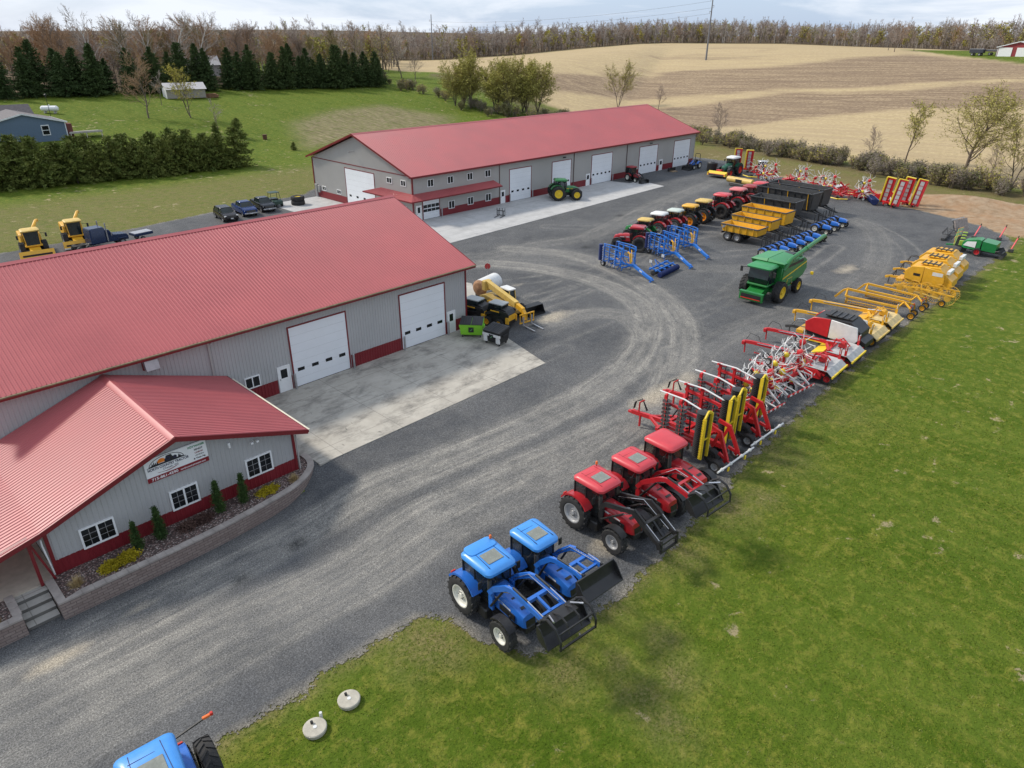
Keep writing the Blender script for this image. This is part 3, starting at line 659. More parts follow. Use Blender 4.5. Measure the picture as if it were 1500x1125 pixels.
tr.box((x0,y0,ze/2),(.18,.18,ze-.02),TRIM); tr.box((x0,y1,ze/2),(.18,.18,ze-.02),TRIM); tr.box((x1,y0,ze/2),(.16,.16,ze-.02),GREY2)
tr.box((x0-.03,yr,ze-.02),(.05,23.7,.10),TRIM)
tr.build('trim',F)
for a,b2,zt,nl,zz in FD: overhead_door(F,a,b2,zt,y0,nl,zz,lw=.46,lh=.26)
overhead_door(F,82.4,89.35,5.2,x0,4,1.45,ax='y',lw=.5,lh=.28)
# glazed garage door under the canopy
gd=overhead_door(F,59.1,61.9,2.62,y0,4,1.75,lw=.62,lh=.42)
for k in range(4): MB().box((59.1+2.8*(k+.5)/4,y0-.05,1.22),(.62,.02,.36),GLASSD).build('door_window',gd)
for a,b2,zt in ME: entry_door(F,a,b2,zt,y0)
entry_door(F,57.9,58.8,2.05,y0)
for a,b2 in UW: window(F,a,b2,4.22,5.2,y0)
for a,b2 in LW: window(F,a,b2,.82,1.9,y0)
for a,b2 in ((75.3,76.35),(78.3,79.4)): window(F,a,b2,4.42,5.2,x0,ax='y')
for a,b2 in ((90.9,91.95),(94.9,95.9)): window(F,a,b2,1.2,1.85,x0,ax='y')
window(F,75.4,76.5,1.0,1.9,x0,ax='y')
cn=MB()
roof_slope(cn,(x0-1.35,y0-1.4,2.98),(72.7,y0-1.4,2.98),(72.3,y0-.02,3.6),(x0-.02,y0-.02,3.6),ROOFR,th=.05)
roof_slope(cn,(x0-1.35,83.4,2.98),(x0-1.35,y0-1.4,2.98),(x0-.02,y0-.02,3.6),(x0-.02,80.9,3.6),ROOFR,th=.05)
cn.box(((x0-1.35+72.7)/2,y0-1.42,2.90),(72.7-x0+1.35,.05,.16),TRIM); cn.box((x0-1.37,(83.4+y0-1.4)/2,2.90),(.05,83.4-y0+1.4,.16),TRIM)
cn.add([(x0-1.35,y0-1.4,2.83),(72.7,y0-1.4,2.83),(72.3,y0,2.83),(x0,y0,2.83)],[(3,2,1,0)],WHITE); cn.build('canopy',F)
for x in (73.45,90.3,104.7): MB().box((x,y0-.08,2.9),(.10,.08,5.5),mat('brown_downspout',(.12,.08,.07),rough=.5)).build('downspout',F)
for x in (87.6,111.6): MB().bar((x,y0,5.25),(x,y0-.3,5.25),.06,.06,BLACKR).box((x,y0-.36,5.24),(.5,.2,.14),BLACKR).build('wall_lamp',F)
MB().tube([(x0,86.6,7.7),(x0-.7,86.6,7.78)],.04,GALV).box((x0-.8,86.6,7.76),(.5,.22,.12),GALV).build('wall_lamp',F)
MB().box((x0-.16,97.4,1.0),(.3,.55,1.9),GALV,b=.02).box((x0-.14,96.7,1.3),(.24,.5,1.0),GALV,b=.02).build('electric_cabinet',F)
for x,lb in ((75.45,'grey bollard beside the first far building door'),(80.4,'grey bollard right of the first far building door'),(94.85,'grey bollard left of the third far building door'),(100.7,'grey bollard right of the third far building door'),(62.15,'grey bollard right of the glazed far building door')): bollard(x,73.72,lb)

# ---- sign on the office front
def text(s,size,x,z,m,parent,y,align='LEFT',w=None,name='lettering',off=.004,bold=0.0,shear=0):
    cu=bpy.data.curves.new(name,'FONT'); cu.body=s; cu.size=size; cu.align_x=align; cu.extrude=.003; cu.offset=bold; cu.shear=shear
    o=bpy.data.objects.new(name,cu); COL.objects.link(o); bpy.context.view_layer.update()
    dg=bpy.context.evaluated_depsgraph_get(); me=bpy.data.meshes.new_from_object(o.evaluated_get(dg)); COL.objects.unlink(o); bpy.data.objects.remove(o)
    me.materials.clear(); me.materials.append(m); t=bpy.data.objects.new(name,me); COL.objects.link(t)
    ws=max(v.co.x for v in me.vertices)-min(v.co.x for v in me.vertices); k=1 if w is None else w/ws
    t.rotation_euler=(PI/2,0,0); t.location=(x,y,z); t.scale=(k,1,1); t.parent=parent; return t
sx0,sx1,sz0,sz1,sy=7.86,10.84,2.80,4.05,31.80
SG=MB().box(((sx0+sx1)/2,sy+.02,(sz0+sz1)/2),(sx1-sx0,.05,sz1-sz0),WHITE).build('sign'); tag(SG,'white business sign with tractor logo and red phone band on the office gable','sign')
RB=mat('sign_red',(.22,.012,.02),rough=.4); BK=mat('sign_black',(.015,.015,.018),rough=.5); OR=mat('sign_orange',(.80,.22,.02),rough=.5); GN=mat('sign_green',(.02,.22,.09),rough=.5); NV=mat('sign_navy',(.02,.022,.06),rough=.5)
MB().box(((sx0+sx1)/2,sy-.007,sz0+.13),(sx1-sx0,.006,.26),RB).build('phone_band',SG)
ys=sy-.012
text('715-861-4590',.20,sx0+.18,sz0+.055,WHITE,SG,ys,w=1.25,bold=.004); text('northcountrytractor.com',.15,sx0+1.55,sz0+.07,WHITE,SG,ys,w=1.25,bold=.001)
text('NORTH COUNTRY TRACTOR',.19,sx0+.10,sz0+.60,NV,SG,ys,w=1.95,bold=.005); text('Chetek, WI',.13,sx0+.78,sz0+.455,NV,SG,ys,w=.72)
text('PÖTTINGER',.14,sx1-.90,sz1-.22,GN,SG,ys,w=.82,bold=.004)
text('FENDT',.13,sx1-.62,sz1-.42,BK,SG,ys,w=.42,bold=.003); text('CASE IH',.11,sx1-.62,sz1-.58,RB,SG,ys,w=.40,bold=.003); text('LEMKEN',.10,sx1-.62,sz1-.73,BK,SG,ys,w=.42); text('& Voss Ag',.12,sx1-.72,sz1-.89,BK,SG,ys,w=.58,bold=.003)
lg=MB(); cx,cz=sx0+1.02,sz0+.80
arc=[(cx+.82*math.cos(t),cz+.40*math.sin(t)) for t in np.linspace(.06,PI-.06,22)]
for (a,b2),(c,d) in zip(arc[:-1],arc[1:]): lg.bar((a,ys+.003,b2),(c,ys+.003,d),.006,.028,BK)
lg.prism([(cx-.95,cz-.03),(cx+.95,cz-.03),(cx+.72,cz+.06),(cx-.72,cz+.06)],ys,ys+.006,BK)
for t,h in ((-.66,.14),(-.58,.2),(-.5,.13),(-.42,.17),(.66,.13),(.6,.17)): lg.prism([(cx+t-.04,cz+.05),(cx+t+.04,cz+.05),(cx+t,cz+.06+h)],ys,ys+.006,BK)
lg.prism([(cx-.22+.20*math.cos(q),cz+.10+.20*max(-.1,math.sin(q))) for q in np.linspace(0,2*PI,20)[:-1]],ys+.002,ys+.0065,OR)
lg.prism([(cx-.08,cz+.05),(cx+.5,cz+.05),(cx+.5,cz+.18),(cx+.32,cz+.2),(cx+.26,cz+.34),(cx+.02,cz+.34),(cx-.02,cz+.2),(cx-.08,cz+.17)],ys-.003,ys+.006,BK)
for q,r_ in ((cx+.08,.12),(cx+.42,.085)): lg.lathe([(r_,0),(r_,-.006),(r_*.55,-.006),(r_*.55,0)],(q,ys-.003,cz+.05+r_),NV,n=18,close=True)
for k in range(3):
    p=[(cx-.5+k*.12+t*(1.0-k*.16),ys+.003,sz0+.40-.06*math.sin(PI*t)+.05*t-.012*k) for t in np.linspace(0,1,9)]
    lg.bars(p,.006,.016,RB if k!=1 else GALV)
lg.build('tractor_logo',SG)

# ---- planting bed, retaining wall and steps in front of the office
BLK=None
m,nt,b=newmat('split_face_block'); BLK=m; p=_pos(nt,space='World')
bk=nt.nodes.new('ShaderNodeTexBrick'); mpn=nt.nodes.new('ShaderNodeMapping'); nt.links.new(p,mpn.inputs[0]); mpn.inputs['Rotation'].default_value=(R(90),0,0)
nt.links.new(mpn.outputs[0],bk.inputs[0]); bk.inputs['Scale'].default_value=1; bk.inputs['Brick Width'].default_value=.42; bk.inputs['Row Height'].default_value=.15; bk.inputs['Mortar Size'].default_value=.012
bk.inputs['Color1'].default_value=(.25,.19,.165,1); bk.inputs['Color2'].default_value=(.33,.265,.23,1); bk.inputs['Mortar'].default_value=(.10,.08,.07,1)
n=_noise(nt,p,6,5,.7); nt.links.new(_mix(nt,_ramp(nt,n,[(.3,0.),(.7,.55)]),bk.outputs[0],(.19,.14,.125)),b.inputs['Base Color']); b.inputs['Roughness'].default_value=.95
nt.links.new(_bump(nt,_math(nt,'ADD',n,bk.outputs['Fac']),.7,.04),b.inputs['Normal'])
CAP=mat('stone_cap',(.33,.29,.26),rough=.9,var=.22,scale=1.6)
m,nt,b=newmat('river_rock'); RCK=m; p=_pos(nt,space='World'); v=nt.nodes.new('ShaderNodeTexVoronoi'); v.inputs['Scale'].default_value=11; nt.links.new(p,v.inputs[0])
sp=nt.nodes.new('ShaderNodeSeparateColor'); nt.links.new(v.outputs['Color'],sp.inputs[0])
c=_ramp(nt,sp.outputs[0],[(0,(.10,.06,.055)),(.35,(.24,.15,.13)),(.7,(.33,.24,.21)),(1,(.50,.43,.39))])
c=_mix(nt,_ramp(nt,v.outputs['Distance'],[(.25,0.),(.6,.9)]),c,(.05,.035,.03)); nt.links.new(c,b.inputs['Base Color']); b.inputs['Roughness'].default_value=.8
nt.links.new(_bump(nt,_math(nt,'SUBTRACT',1.0,v.outputs['Distance']),1.0,.06),b.inputs['Normal'])
BASEZ=.62
outer=[(2.74,31.7),(2.76,29.72),(7.3,29.68),(10.2,29.76),(12.9,30.05),(14.2,30.28),(15.1,30.62),(15.9,31.15),(16.4,31.75),(16.6,32.4),(16.62,33.0)]
bo=[tuple(p) for p in spline(outer[1:],5)]; bo=[outer[0]]+bo
RW=thing('retaining_wall','curved block retaining wall with stone caps round the office planting bed','wall',(0,0,0))
def offset(pts,d):
    out=[]; n=len(pts)
    for i in range(n):
        a=np.array(pts[max(i-1,0)]);c=np.array(pts[min(i+1,n-1)]); t=(c-a)/np.linalg.norm(c-a); nn=np.array([-t[1],t[0]]); out.append(tuple(np.array(pts[i])+nn*d))
    return out
bi=offset(bo,.30); ht=[.78+.10*min(1,i/6) for i in range(len(bo))]; ht=[.13 for p in bo]; ZB=-1.0
w=MB()
for i in range(len(bo)-1):
    a,b2,c,d=bo[i],bo[i+1],bi[i+1],bi[i]; h0,h1=ht[i]-.09,ht[i+1]-.09
    w.add([(*a,ZB),(*b2,ZB),(*c,ZB),(*d,ZB),(*a,h0),(*b2,h1),(*c,h1),(*d,h0)],[(0,1,5,4),(2,3,7,6),(4,5,6,7),(3,0,4,7),(1,2,6,5)],BLK)
w.build('block_face',RW)
w=MB(); co=offset(bo,-.035); cin=offset(bo,.33)
for i in range(len(bo)-1):
    a,b2,c,d=[np.array(q) for q in (co[i],co[i+1],cin[i+1],cin[i])]; L=np.linalg.norm(b2-a); k=max(1,round(L/.45))
    for j_ in range(k):
        f0,f1=(j_+.01)/k,(j_+.985)/k; h0=ht[i]+(ht[i+1]-ht[i])*f0; h1=ht[i]+(ht[i+1]-ht[i])*f1
        q=[a+(b2-a)*f0,a+(b2-a)*f1,d+(c-d)*f1,d+(c-d)*f0]; zz=[h0,h1,h1,h0]
        w.add([(*p_,z_-.09) for p_,z_ in zip(q,zz)]+[(*p_,z_) for p_,z_ in zip(q,zz)],[(0,1,5,4),(1,2,6,5),(2,3,7,6),(3,0,4,7),(4,5,6,7)],CAP)
w.build('cap_stones',RW)
# bed surface
bed=MB(); poly=[(p[0],p[1]) for p in bi]+[(16.3,33.2),(15.6,33.2),(15.6,31.86),(3.1,31.86)]
bed.prism(poly,-.6,.07,RCK,ax='z'); bd_=bed.build('planting_bed'); struct(bd_)
# left planter wall, steps and porch floor
w=MB(); w.box((-.1,30.06,-.45),(3.1,.32,.98),BLK); w.box((1.33,31.0,-.45),(.26,1.6,.98),BLK); lw=thing('retaining_wall','short straight block wall left of the concrete steps','wall'); w.build('block_face',lw)
w=MB()
for k in range(6): w.box((-1.35+k*.51,30.05,.085),(.5,.38,.09),CAP)
for k in range(3): w.box((1.33,30.50+k*.52,.085),(.34,.5,.09),CAP)
w.build('cap_stones',lw)
b3=MB(); b3.prism([(-3,30.22),(1.2,30.22),(1.2,31.7),(-3,31.7)],-.6,.07,RCK,ax='z'); o=b3.build('planting_bed'); struct(o)
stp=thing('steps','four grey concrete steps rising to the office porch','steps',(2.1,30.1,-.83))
for k in range(4): MB().box((0,.22+k*.40,.09+k*.1025),(1.22,.40,.165+.205*k),mat('shaded_riser_concrete',(.16,.15,.135),rough=.9,var=.2)).box((0,.19+k*.40,.185+.205*k),(1.22,.43,.04),CON3,b=.01).build('step',stp)  # riser colour darkened to paint the shadow lines under the tread nosings
slab('porch_floor',[(-4,31.7),(3.25,31.7),(3.25,41.1),(-4,41.1)],mat('warm_porch_concrete',(.46,.40,.32),rough=.85,var=.12),.06,-.7)
# ------------------------------------------------------------------ machine materials
TYRE=mat('tyre_rubber',(.015,.015,.016),rough=.8,var=.25,dust=.08,scale=4)
TYRED=mat('dusty_tyre_rubber',(.035,.034,.033),rough=.85,var=.25,dust=.3,scale=4)
BLKP=mat('black_paint',(.013,.013,.014),rough=.45,var=.2,dust=.05)
DKST=mat('dark_steel',(.05,.05,.052),rough=.5,var=.25,dust=.22,metal=.2)
CHR=mat('chrome_rod',(.55,.55,.56),rough=.22,metal=.9,var=.05)
CAB=mat('tinted_cab_glass',(.012,.02,.021),rough=.10,var=.6,spec=.4,scale=1.6)
CABT=CAB.copy(); CABT.name='tractor_cab_glass'; _n=CABT.node_tree.nodes['Principled BSDF']; _n.inputs['Alpha'].default_value=.62
HATCH=mat('roof_hatch_glass',(.21,.22,.19),rough=.25,var=.15,scale=5)
LAMP=mat('lamp_lens',(.75,.75,.72),rough=.2,var=.05)
AMBER=mat('amber_lens',(.75,.16,.03),rough=.35)
REDL=mat('red_lens',(.55,.03,.02),rough=.4)
BLU=mat('tractor_blue',(.022,.135,.50),rough=.3,var=.06,coat=.25); BLUR=mat('tractor_roof_blue',(.055,.27,.68),rough=.38,var=.05,coat=.15)
RED=mat('tractor_red',(.40,.018,.024),rough=.3,var=.06,coat=.25); REDR=mat('tractor_roof_red',(.56,.05,.062),rough=.4,var=.05,coat=.1)
DRED=mat('faded_red',(.30,.03,.035),rough=.45,var=.15)
GRNP=mat('tractor_green',(.018,.17,.035),rough=.3,var=.08,coat=.25); YELW=mat('wheel_yellow',(.72,.50,.02),rough=.4,var=.06)
YEL=mat('machine_yellow',(.70,.365,.018),rough=.42,var=.10,dust=.08); YELP=mat('pale_machine_yellow',(.62,.42,.10),rough=.5,var=.15,dust=.2)
ORG=mat('rim_orange',(.70,.25,.015),rough=.45,var=.08); WRIM=mat('cream_rim',(.70,.68,.60),rough=.45,var=.06); SRIM=mat('silver_rim',(.45,.45,.45),rough=.35,metal=.4,var=.08)
PRED=mat('implement_red',(.50,.018,.022),rough=.38,var=.08); PYEL=mat('implement_yellow',(.72,.52,.03),rough=.42,var=.07)
LBLU=mat('tillage_blue',(.015,.14,.50),rough=.38,var=.08); NAVY=mat('navy_blue_paint',(.012,.025,.11),rough=.4,var=.1)
PWH=mat('implement_white',(.66,.66,.64),rough=.45,var=.08); LGR=mat('pale_green_paint',(.13,.42,.17),rough=.4,var=.08)

def wheel(parent,x,y,R_,w,rim,name='wheel',lugs=18,detail=2,tyre=None,rr=.56,dish=.1):
    """tyre (part) with its rim (sub-part); outer face away from the centre line"""
    T_=tyre or TYRE; s=1 if y>0 else -1; rim_r=R_*rr
    mb=MB(); h=w/2
    prof=[(rim_r,-h*.82),(rim_r*1.10,-h*.97),(R_*.86,-h),(R_*.925,-h*.86),(R_*.94,-h*.5),(R_*.945,0),(R_*.94,h*.5),(R_*.925,h*.86),(R_*.86,h),(rim_r*1.10,h*.97),(rim_r,h*.82)]
    n=36 if detail>1 else 20
    mb.lathe(prof,(0,0,0),T_,n=n)
    if lugs:
        for k in range(lugs):
            for sd in (-1,1):
                a0=2*PI*(k+(.5 if sd>0 else 0))/lugs; dt=.62*2*PI/lugs
                pts=[]
                for (t,yy) in ((0,.02*h),(dt,h*.93)):
                    for da in (-.14*2*PI/lugs,.14*2*PI/lugs):
                        for r in (R_*(.92 if t==0 else .86),R_*(1.0 if t==0 else .98)):
                            a=-(a0+t)+da; pts.append((r*math.cos(a),sd*yy,r*math.sin(a)))
                mb.add(pts,[(0,1,3,2),(4,6,7,5),(1,5,7,3),(0,2,6,4),(0,4,5,1),(2,3,7,6)],T_)
    t=mb.build(name,parent,loc=(x,y,R_),ang=35)
    rb=MB(); d=dish
    pr=[(rim_r*1.03,s*h*.80),(rim_r*1.03,s*h*.9),(rim_r*.93,s*h*.88),(rim_r*.86,s*(h*.88-d)),(rim_r*.42,s*(h*.88-d*1.35)),(rim_r*.40,s*(h*.88-d*.8)),(rim_r*.22,s*(h*.88-d*.75)),(rim_r*.2,s*(h*.88-d*.2)),(.001,s*(h*.88-d*.2))]
    if s<0: pr=pr[::-1]
    rb.lathe(pr,(0,0,0),rim,n=n)
    pr=[(rim_r*1.03,-s*h*.80),(rim_r*.9,-s*h*.5),(rim_r*.88,s*h*.3)]
    if s>0: pr=pr[::-1]
    rb.lathe(pr,(0,0,0),rim,n=20)
    if detail>1:
        for k in range(8):
            a=2*PI*k/8; c=(rim_r*.32*math.cos(a),s*(h*.88-d*.72),rim_r*.32*math.sin(a)); rb.cyl((c[0],c[1]-.02,c[2]),(c[0],c[1]+.02,c[2]),.025,DKST,6)
    rb.build('rim',t,ang=35); return t
def arc_strip(mb,cx,cz,r,a0,a1,y0,y1,th,m,n=9,lip=.06):
    """fender arch: curved plate"""
    ring=[]
    for k in range(n):
        a=R(a0+(a1-a0)*k/(n-1)); ring.append((math.cos(a),math.sin(a)))
    rs=[]
    for c,s in ring: rs.append([(cx+c*r,y0,cz+s*r),(cx+c*r,y1,cz+s*r),(cx+c*(r+th),y1,cz+s*(r+th)),(cx+c*(r+th),y0,cz+s*(r+th))])
    mb.loft(rs,m)
    if lip:
        rs=[[(cx+c*(r-lip),y1-.012,cz+s*(r-lip)),(cx+c*(r-lip),y1+.012,cz+s*(r-lip)),(cx+c*(r+th),y1+.012,cz+s*(r+th)),(cx+c*(r+th),y1-.012,cz+s*(r+th))] for c,s in ring]
        mb.loft(rs,m)
def rrect(x0,x1,y0,y1,z,r=.15,n=3):
    out=[]
    for cx,cy,a in ((x1-r,y1-r,0),(x0+r,y1-r,90),(x0+r,y0+r,180),(x1-r,y0+r,270)):
        for k in range(n+1):
            t=R(a+90*k/n); out.append((cx+r*math.cos(t),cy+r*math.sin(t),z))
    return out
def hoodring(x,w,zt,zb,tw=.55,lean=0):
    return [(x,-w/2,zb),(x+lean*.6,-w/2,zb+(zt-zb)*.62),(x+lean,-w/2*.86,zt-(zt-zb)*.10),(x+lean,-w/2*tw,zt),(x+lean,w/2*tw,zt),(x+lean,w/2*.86,zt-(zt-zb)*.10),(x+lean*.6,w/2,zb+(zt-zb)*.62),(x,w/2,zb)][::-1]
def tractor(label,group=None,body=BLU,roofm=BLUR,rim=WRIM,rearR=.92,frontR=.70,rw=.52,fw=.44,loader=None,bucket=None,fender=None,hatch=True,cabw=1.52,hoodlen=1.0,detail=2,duals=False,beacon=True,step_roof=False,muff=True,tyre=None,stripe=True,squarecab=False,loader_pose=((2.75,2.75),(4.5,2.6)),ballast=False):
    t=thing('tractor',label,'tractor',group=group); fender=fender or body
    wb=2.62*(.9+.1*hoodlen); tr=.93
    ch=MB()
    ch.box((wb*.5,0,.78),(wb+.5,.46,.5),BLKP,b=.05); ch.box((-.1,0,.95),(.8,.62,.6),BLKP,b=.06)
    ch.bar((0,-.62,rearR),(0,.62,rearR),.22,.22,BLKP); ch.bar((wb,-.6,frontR),(wb,.6,frontR),.2,.2,BLKP)
    ch.box((wb+.35,0,.85),(.55,.5,.36),BLKP,b=.05)
    ch.box((-.75,0,.78),(.35,.3,.25),DKST,b=.03)
    for s in (-1,1): ch.bar((-.4,s*.25,.75),(-1.05,s*.42,.55),.08,.1,DKST); ch.bar((-.35,s*.3,1.2),(-.8,s*.42,.6),.05,.05,DKST)
    ch.box((.95,-.62,.62),(.8,.42,.52),BLKP,b=.06); ch.box((.95,.62,.62),(.8,.42,.52),BLKP,b=.06)
    ch.build('chassis',t)
    # hood
    hb=MB(); hx0=1.16; hx1=wb+.62
    L=hx1-hx0
    hb.loft([hoodring(hx0,.86,1.86,1.02,.6),hoodring(hx0+L*.35,.86,1.86,1.02,.6),hoodring(hx0+L*.72,.80,1.74,1.02,.56),hoodring(hx0+L*.93,.70,1.56,1.02,.5,.02),hoodring(hx1,.56,1.36,1.04,.5,-.06)],body)
    h_=hb.build('hood',t,ang=40)
    gb=MB(); gb.prism([(hx1-.03,1.04),(hx1+.012,1.06),(hx1-.04,1.36),(hx1-.10,1.33)],-.24,.24,BLKP)
    for s in (-1,1):
        gb.box((hx0+L*.52,s*.425,1.26),(L*.46,.03,.32),BLKP,b=.01)
    gb.build('grille',h_)
    if stripe:
        for s in (-1,1):
            MB().add([(hx0+.1,s*.437,1.50),(hx0+L*.62,s*.42,1.44),(hx0+L*.62,s*.42,1.52),(hx0+.1,s*.437,1.60)],[(0,1,2,3) if s<0 else (3,2,1,0)],PWH if body!=GRNP else YELW).build('decal',h_)
            MB().box((hx1-.13,s*.2,1.39),(.06,.16,.08),LAMP,b=.015).build('headlight',h_)
    tp=MB(); tp.add([(hx0+L*.5,-.2,1.815),(hx0+L*.82,-.18,1.685),(hx0+L*.82,.18,1.685),(hx0+L*.5,.2,1.815)],[(0,1,2,3)],BLKP); tp.build('hood_vent',h_)
    # cab glass and frame
    cw=cabw; CX=.30
    def cr(x0,x1,w,z,wf=None): x0+=CX;x1+=CX; wf=wf or w; return [(x0,-w/2,z),(x1,-wf/2,z),(x1,wf/2,z),(x0,w/2,z)]
    cb=MB(); cb.loft([cr(-.50,.82,cw*.80,1.02,cw*.62),cr(-.58,.98,cw*.94,1.55,cw*.70),cr(-.56,.90,cw*.96,2.60,cw*.76)],CABT); cb.build('cab_glass',t,ang=15)
    if detail>1:
        sb=MB().at((CX-.05,0,0)); sb.box((-.05,0,1.28),(.5,.5,.14),DKST,b=.04); sb.box((-.28,0,1.62),(.14,.48,.62),DKST,b=.05,rot=(0,R(-8),0)); sb.box((.1,-.42,1.45),(.6,.14,.10),DKST,b=.03); sb.build('seat',t)
        sb=MB().at((CX-.05,0,0)); sb.bar((.62,0,1.1),(.45,0,1.62),.10,.12,DKST); sb.lathe([(.19,-.015),(.205,0),(.19,.015),(.17,0)],(.42,0,1.66),BLKP,ax='z',n=16,close=True); sb.build('steering_wheel',t)
        MB().box((CX+.1,0,1.06),(1.2,1.0,.06),DKST).build('cab_floor',t)
    fr=MB().at((CX,0,0)); q=.065
    for s in (-1,1):
        fr.tube([(-.51,s*cw*.41,1.0),(-.59,s*cw*.475,1.55),(-.57,s*cw*.485,2.62)],q*.8,BLKP,6)
        fr.tube([(.10,s*cw*.385,1.0),(.10,s*cw*.425,1.55),(.12,s*cw*.44,2.62)],q*.6,BLKP,6)
        fr.tube([(.83,s*cw*.315,1.0),(.99,s*cw*.355,1.55),(.91,s*cw*.385,2.62)],q*.7,BLKP,6)
        fr.bars([(-.63,s*cw*.405,1.03),(.79,s*cw*.32,1.03)],.06,.16,BLKP)
    fr.bars([(.92,-cw*.35,1.5),(.92,cw*.35,1.5)],.06,.12,BLKP)
    fr.build('cab_frame',t)
    se=MB()
    # roof
    rb=MB(); rx0,rx1,ry=-.70+CX,1.18+CX,cw/2+.10
    if squarecab:
        rb.loft([rrect(rx0+.1,rx1-.2,-ry+.05,ry-.05,2.60,.08),rrect(rx0+.1,rx1-.2,-ry+.05,ry-.05,2.78,.08),rrect(rx0+.18,rx1-.28,-ry+.12,ry-.12,2.84,.08)],roofm)
    else:
        def rr2(z,gx,gy,rd): 
            o=rrect(rx0+gx,rx1-gx,-ry+gy,ry-gy,z,rd)
            return [(x+(.12 if x>rx1-.6 and abs(y)<ry*.6 else 0),y*(1-.12*sm((x-.3-CX)/.9)),zz-(.05*sm((x-.3-CX)/.9))) for x,y,zz in o]
        rb.loft([rr2(2.58,.12,.10,.2),rr2(2.64,.0,.0,.24),rr2(2.76,.0,.0,.24),rr2(2.86,.10,.08,.24),rr2(2.90,.34,.28,.2)],roofm)
    ro=rb.build('cab_roof',t,ang=38)
    if hatch: MB().box((.42+CX,0,2.902 if not squarecab else 2.846),(.66,.78,.03),HATCH,b=.012,rot=(0,R(2.0),0)).build('roof_hatch',ro)
    if not squarecab and hatch:
        gl=MB().at((CX,0,0))
        for a,b2 in (((-.45,-.45),(.95,-.5)),((-.45,.45),(.95,.5)),((-.15,-.52),(-.15,.52))):
            gl.bar((a[0],a[1],2.893),(b2[0],b2[1],2.875),.022,.03,DRED if body is RED else (NAVY if body is BLU else BLKP))
        gl.build('roof_groove',ro)
    if step_roof: MB().at((CX,0,0)).loft([rrect(-.70,-.05,-.72,.72,2.78,.2),rrect(-.70,-.05,-.70,.70,2.93,.2),rrect(-.62,-.15,-.6,.6,2.96,.2)],roofm).build('roof_rear_housing',ro)
    if beacon: MB().at((CX,0,0)).cyl((-.45,.62,2.85),(-.45,.62,2.98),.02,BLKP,6).lathe([(.06,0),(.065,.03),(.055,.14),(.03,.17),(.001,.17)],(-.45,.62,2.98),AMBER,ax='z',n=10).build('beacon',t)
    for s in (-1,1):
        MB().box((1.12+CX,s*.52,2.62),(.06,.18,.09),LAMP).build('work_light',ro); MB().box((-.70+CX,s*.55,2.66),(.06,.16,.09),LAMP).build('work_light',ro)
    # fenders, wheels
    for s in (-1,1):
        f=MB(); y0,y1=s*(tr-rw*.62),s*(tr+rw*.30)
        arc_strip(f,0,rearR,rearR+.07,32,150,y0,y1,.035,fender,n=10)
        f.prism([(-.72,1.2),(-.55,rearR+.72),(-.2,rearR+.98),(.25,rearR+.98),(.62,rearR+.62),(.72,1.2)],s*(tr-rw*.66)-.012,s*(tr-rw*.66)+.012,fender)
        f.build('rear_fender',t)
        MB().box((-.72,s*(tr+.02),rearR+.74),(.07,.22,.12),REDL,b=.01).build('tail_light',t)
        wheel(t,0,s*tr,rearR,rw,rim,lugs=18 if detail>1 else 12,detail=detail,tyre=tyre)
        if duals: wheel(t,0,s*(tr+rw+.1),rearR,rw,rim,lugs=18,detail=detail,tyre=tyre)
        f=MB(); arc_strip(f,wb,frontR,frontR+.06,42,140,s*(tr-fw*.45),s*(tr+fw*.45),.025,BLKP,n=8,lip=.03); f.bar((wb,s*.55,frontR+.02),(wb,s*.6,frontR*2+.06),.06,.06,BLKP); f.build('front_fender',t)
        wheel(t,wb,s*tr,frontR,fw,rim,lugs=15 if detail>1 else 10,detail=detail,rr=.53,tyre=tyre)
        if duals: wheel(t,wb,s*(tr+fw+.06),frontR,fw,rim,lugs=15,detail=detail,rr=.53,tyre=tyre)
        m_=MB().at((CX,0,0)); m_.tube([(.80,s*cw*.40,2.45),(.92,s*(cw*.4+.32),2.42)],.018,BLKP,5); m_.box((.94,s*(cw*.4+.40),2.26),(.06,.20,.38),BLKP,b=.02); m_.build('mirror',t)
        st=MB()
        for k in range(3): st.box((.62,s*(.70+.03*k),.92-.2*k),(.42,.24,.03),BLKP)
        st.build('step',t)
    if muff: MB().tube([(1.3,-.52,1.55),(1.3,-.56,1.9),(1.28,-.56,2.65),(1.22,-.56,2.8)],.065,BLKP,10).tube([(1.3,-.52,1.6),(1.3,-.56,1.95),(1.28,-.56,2.35)],.10,DKST,10).build('exhaust',t)
    if ballast:
        b_=MB()
        for k in range(7): b_.box((hx1+.28,-.33+k*.11,.86),(.3,.09,.42),BLKP,b=.02)
        b_.build('front_weights',t)
    if loader:
        (kx,kz),(tx,tz)=loader_pose; ay=.60; dx=tx-kx; dz=tz-kz; Ld=math.hypot(dx,dz); ux,uz=dx/Ld,dz/Ld
        la=MB()
        for s in (-1,1):
            la.bars([(1.32,s*ay,1.72),(1.62,s*ay,2.0+.15*(kz-2)),(kx-.35,s*ay,kz-.12),(kx,s*ay,kz),(tx-.25,s*ay,tz+.02),(tx,s*ay,tz-.05),(tx+.10,s*ay,tz-.30)],.12,.22,loader)
            la.box((1.38,s*.54,1.36),(.28,.13,.95),loader,b=.02); la.box((1.36,s*.38,.95),(.26,.3,.2),BLKP)
        la.bar((kx+dx*.42,-ay,kz+dz*.42-.06),(kx+dx*.42,ay,kz+dz*.42-.06),.16,.16,loader); la.bar((tx-.2,-ay,tz-.1),(tx-.2,ay,tz-.1),.11,.11,loader)
        la.bar((kx+dx*.42,0,kz+dz*.42-.02),(tx-.2,0,tz-.08),.10,.10,loader)
        lao=la.build('loader_arms',t)
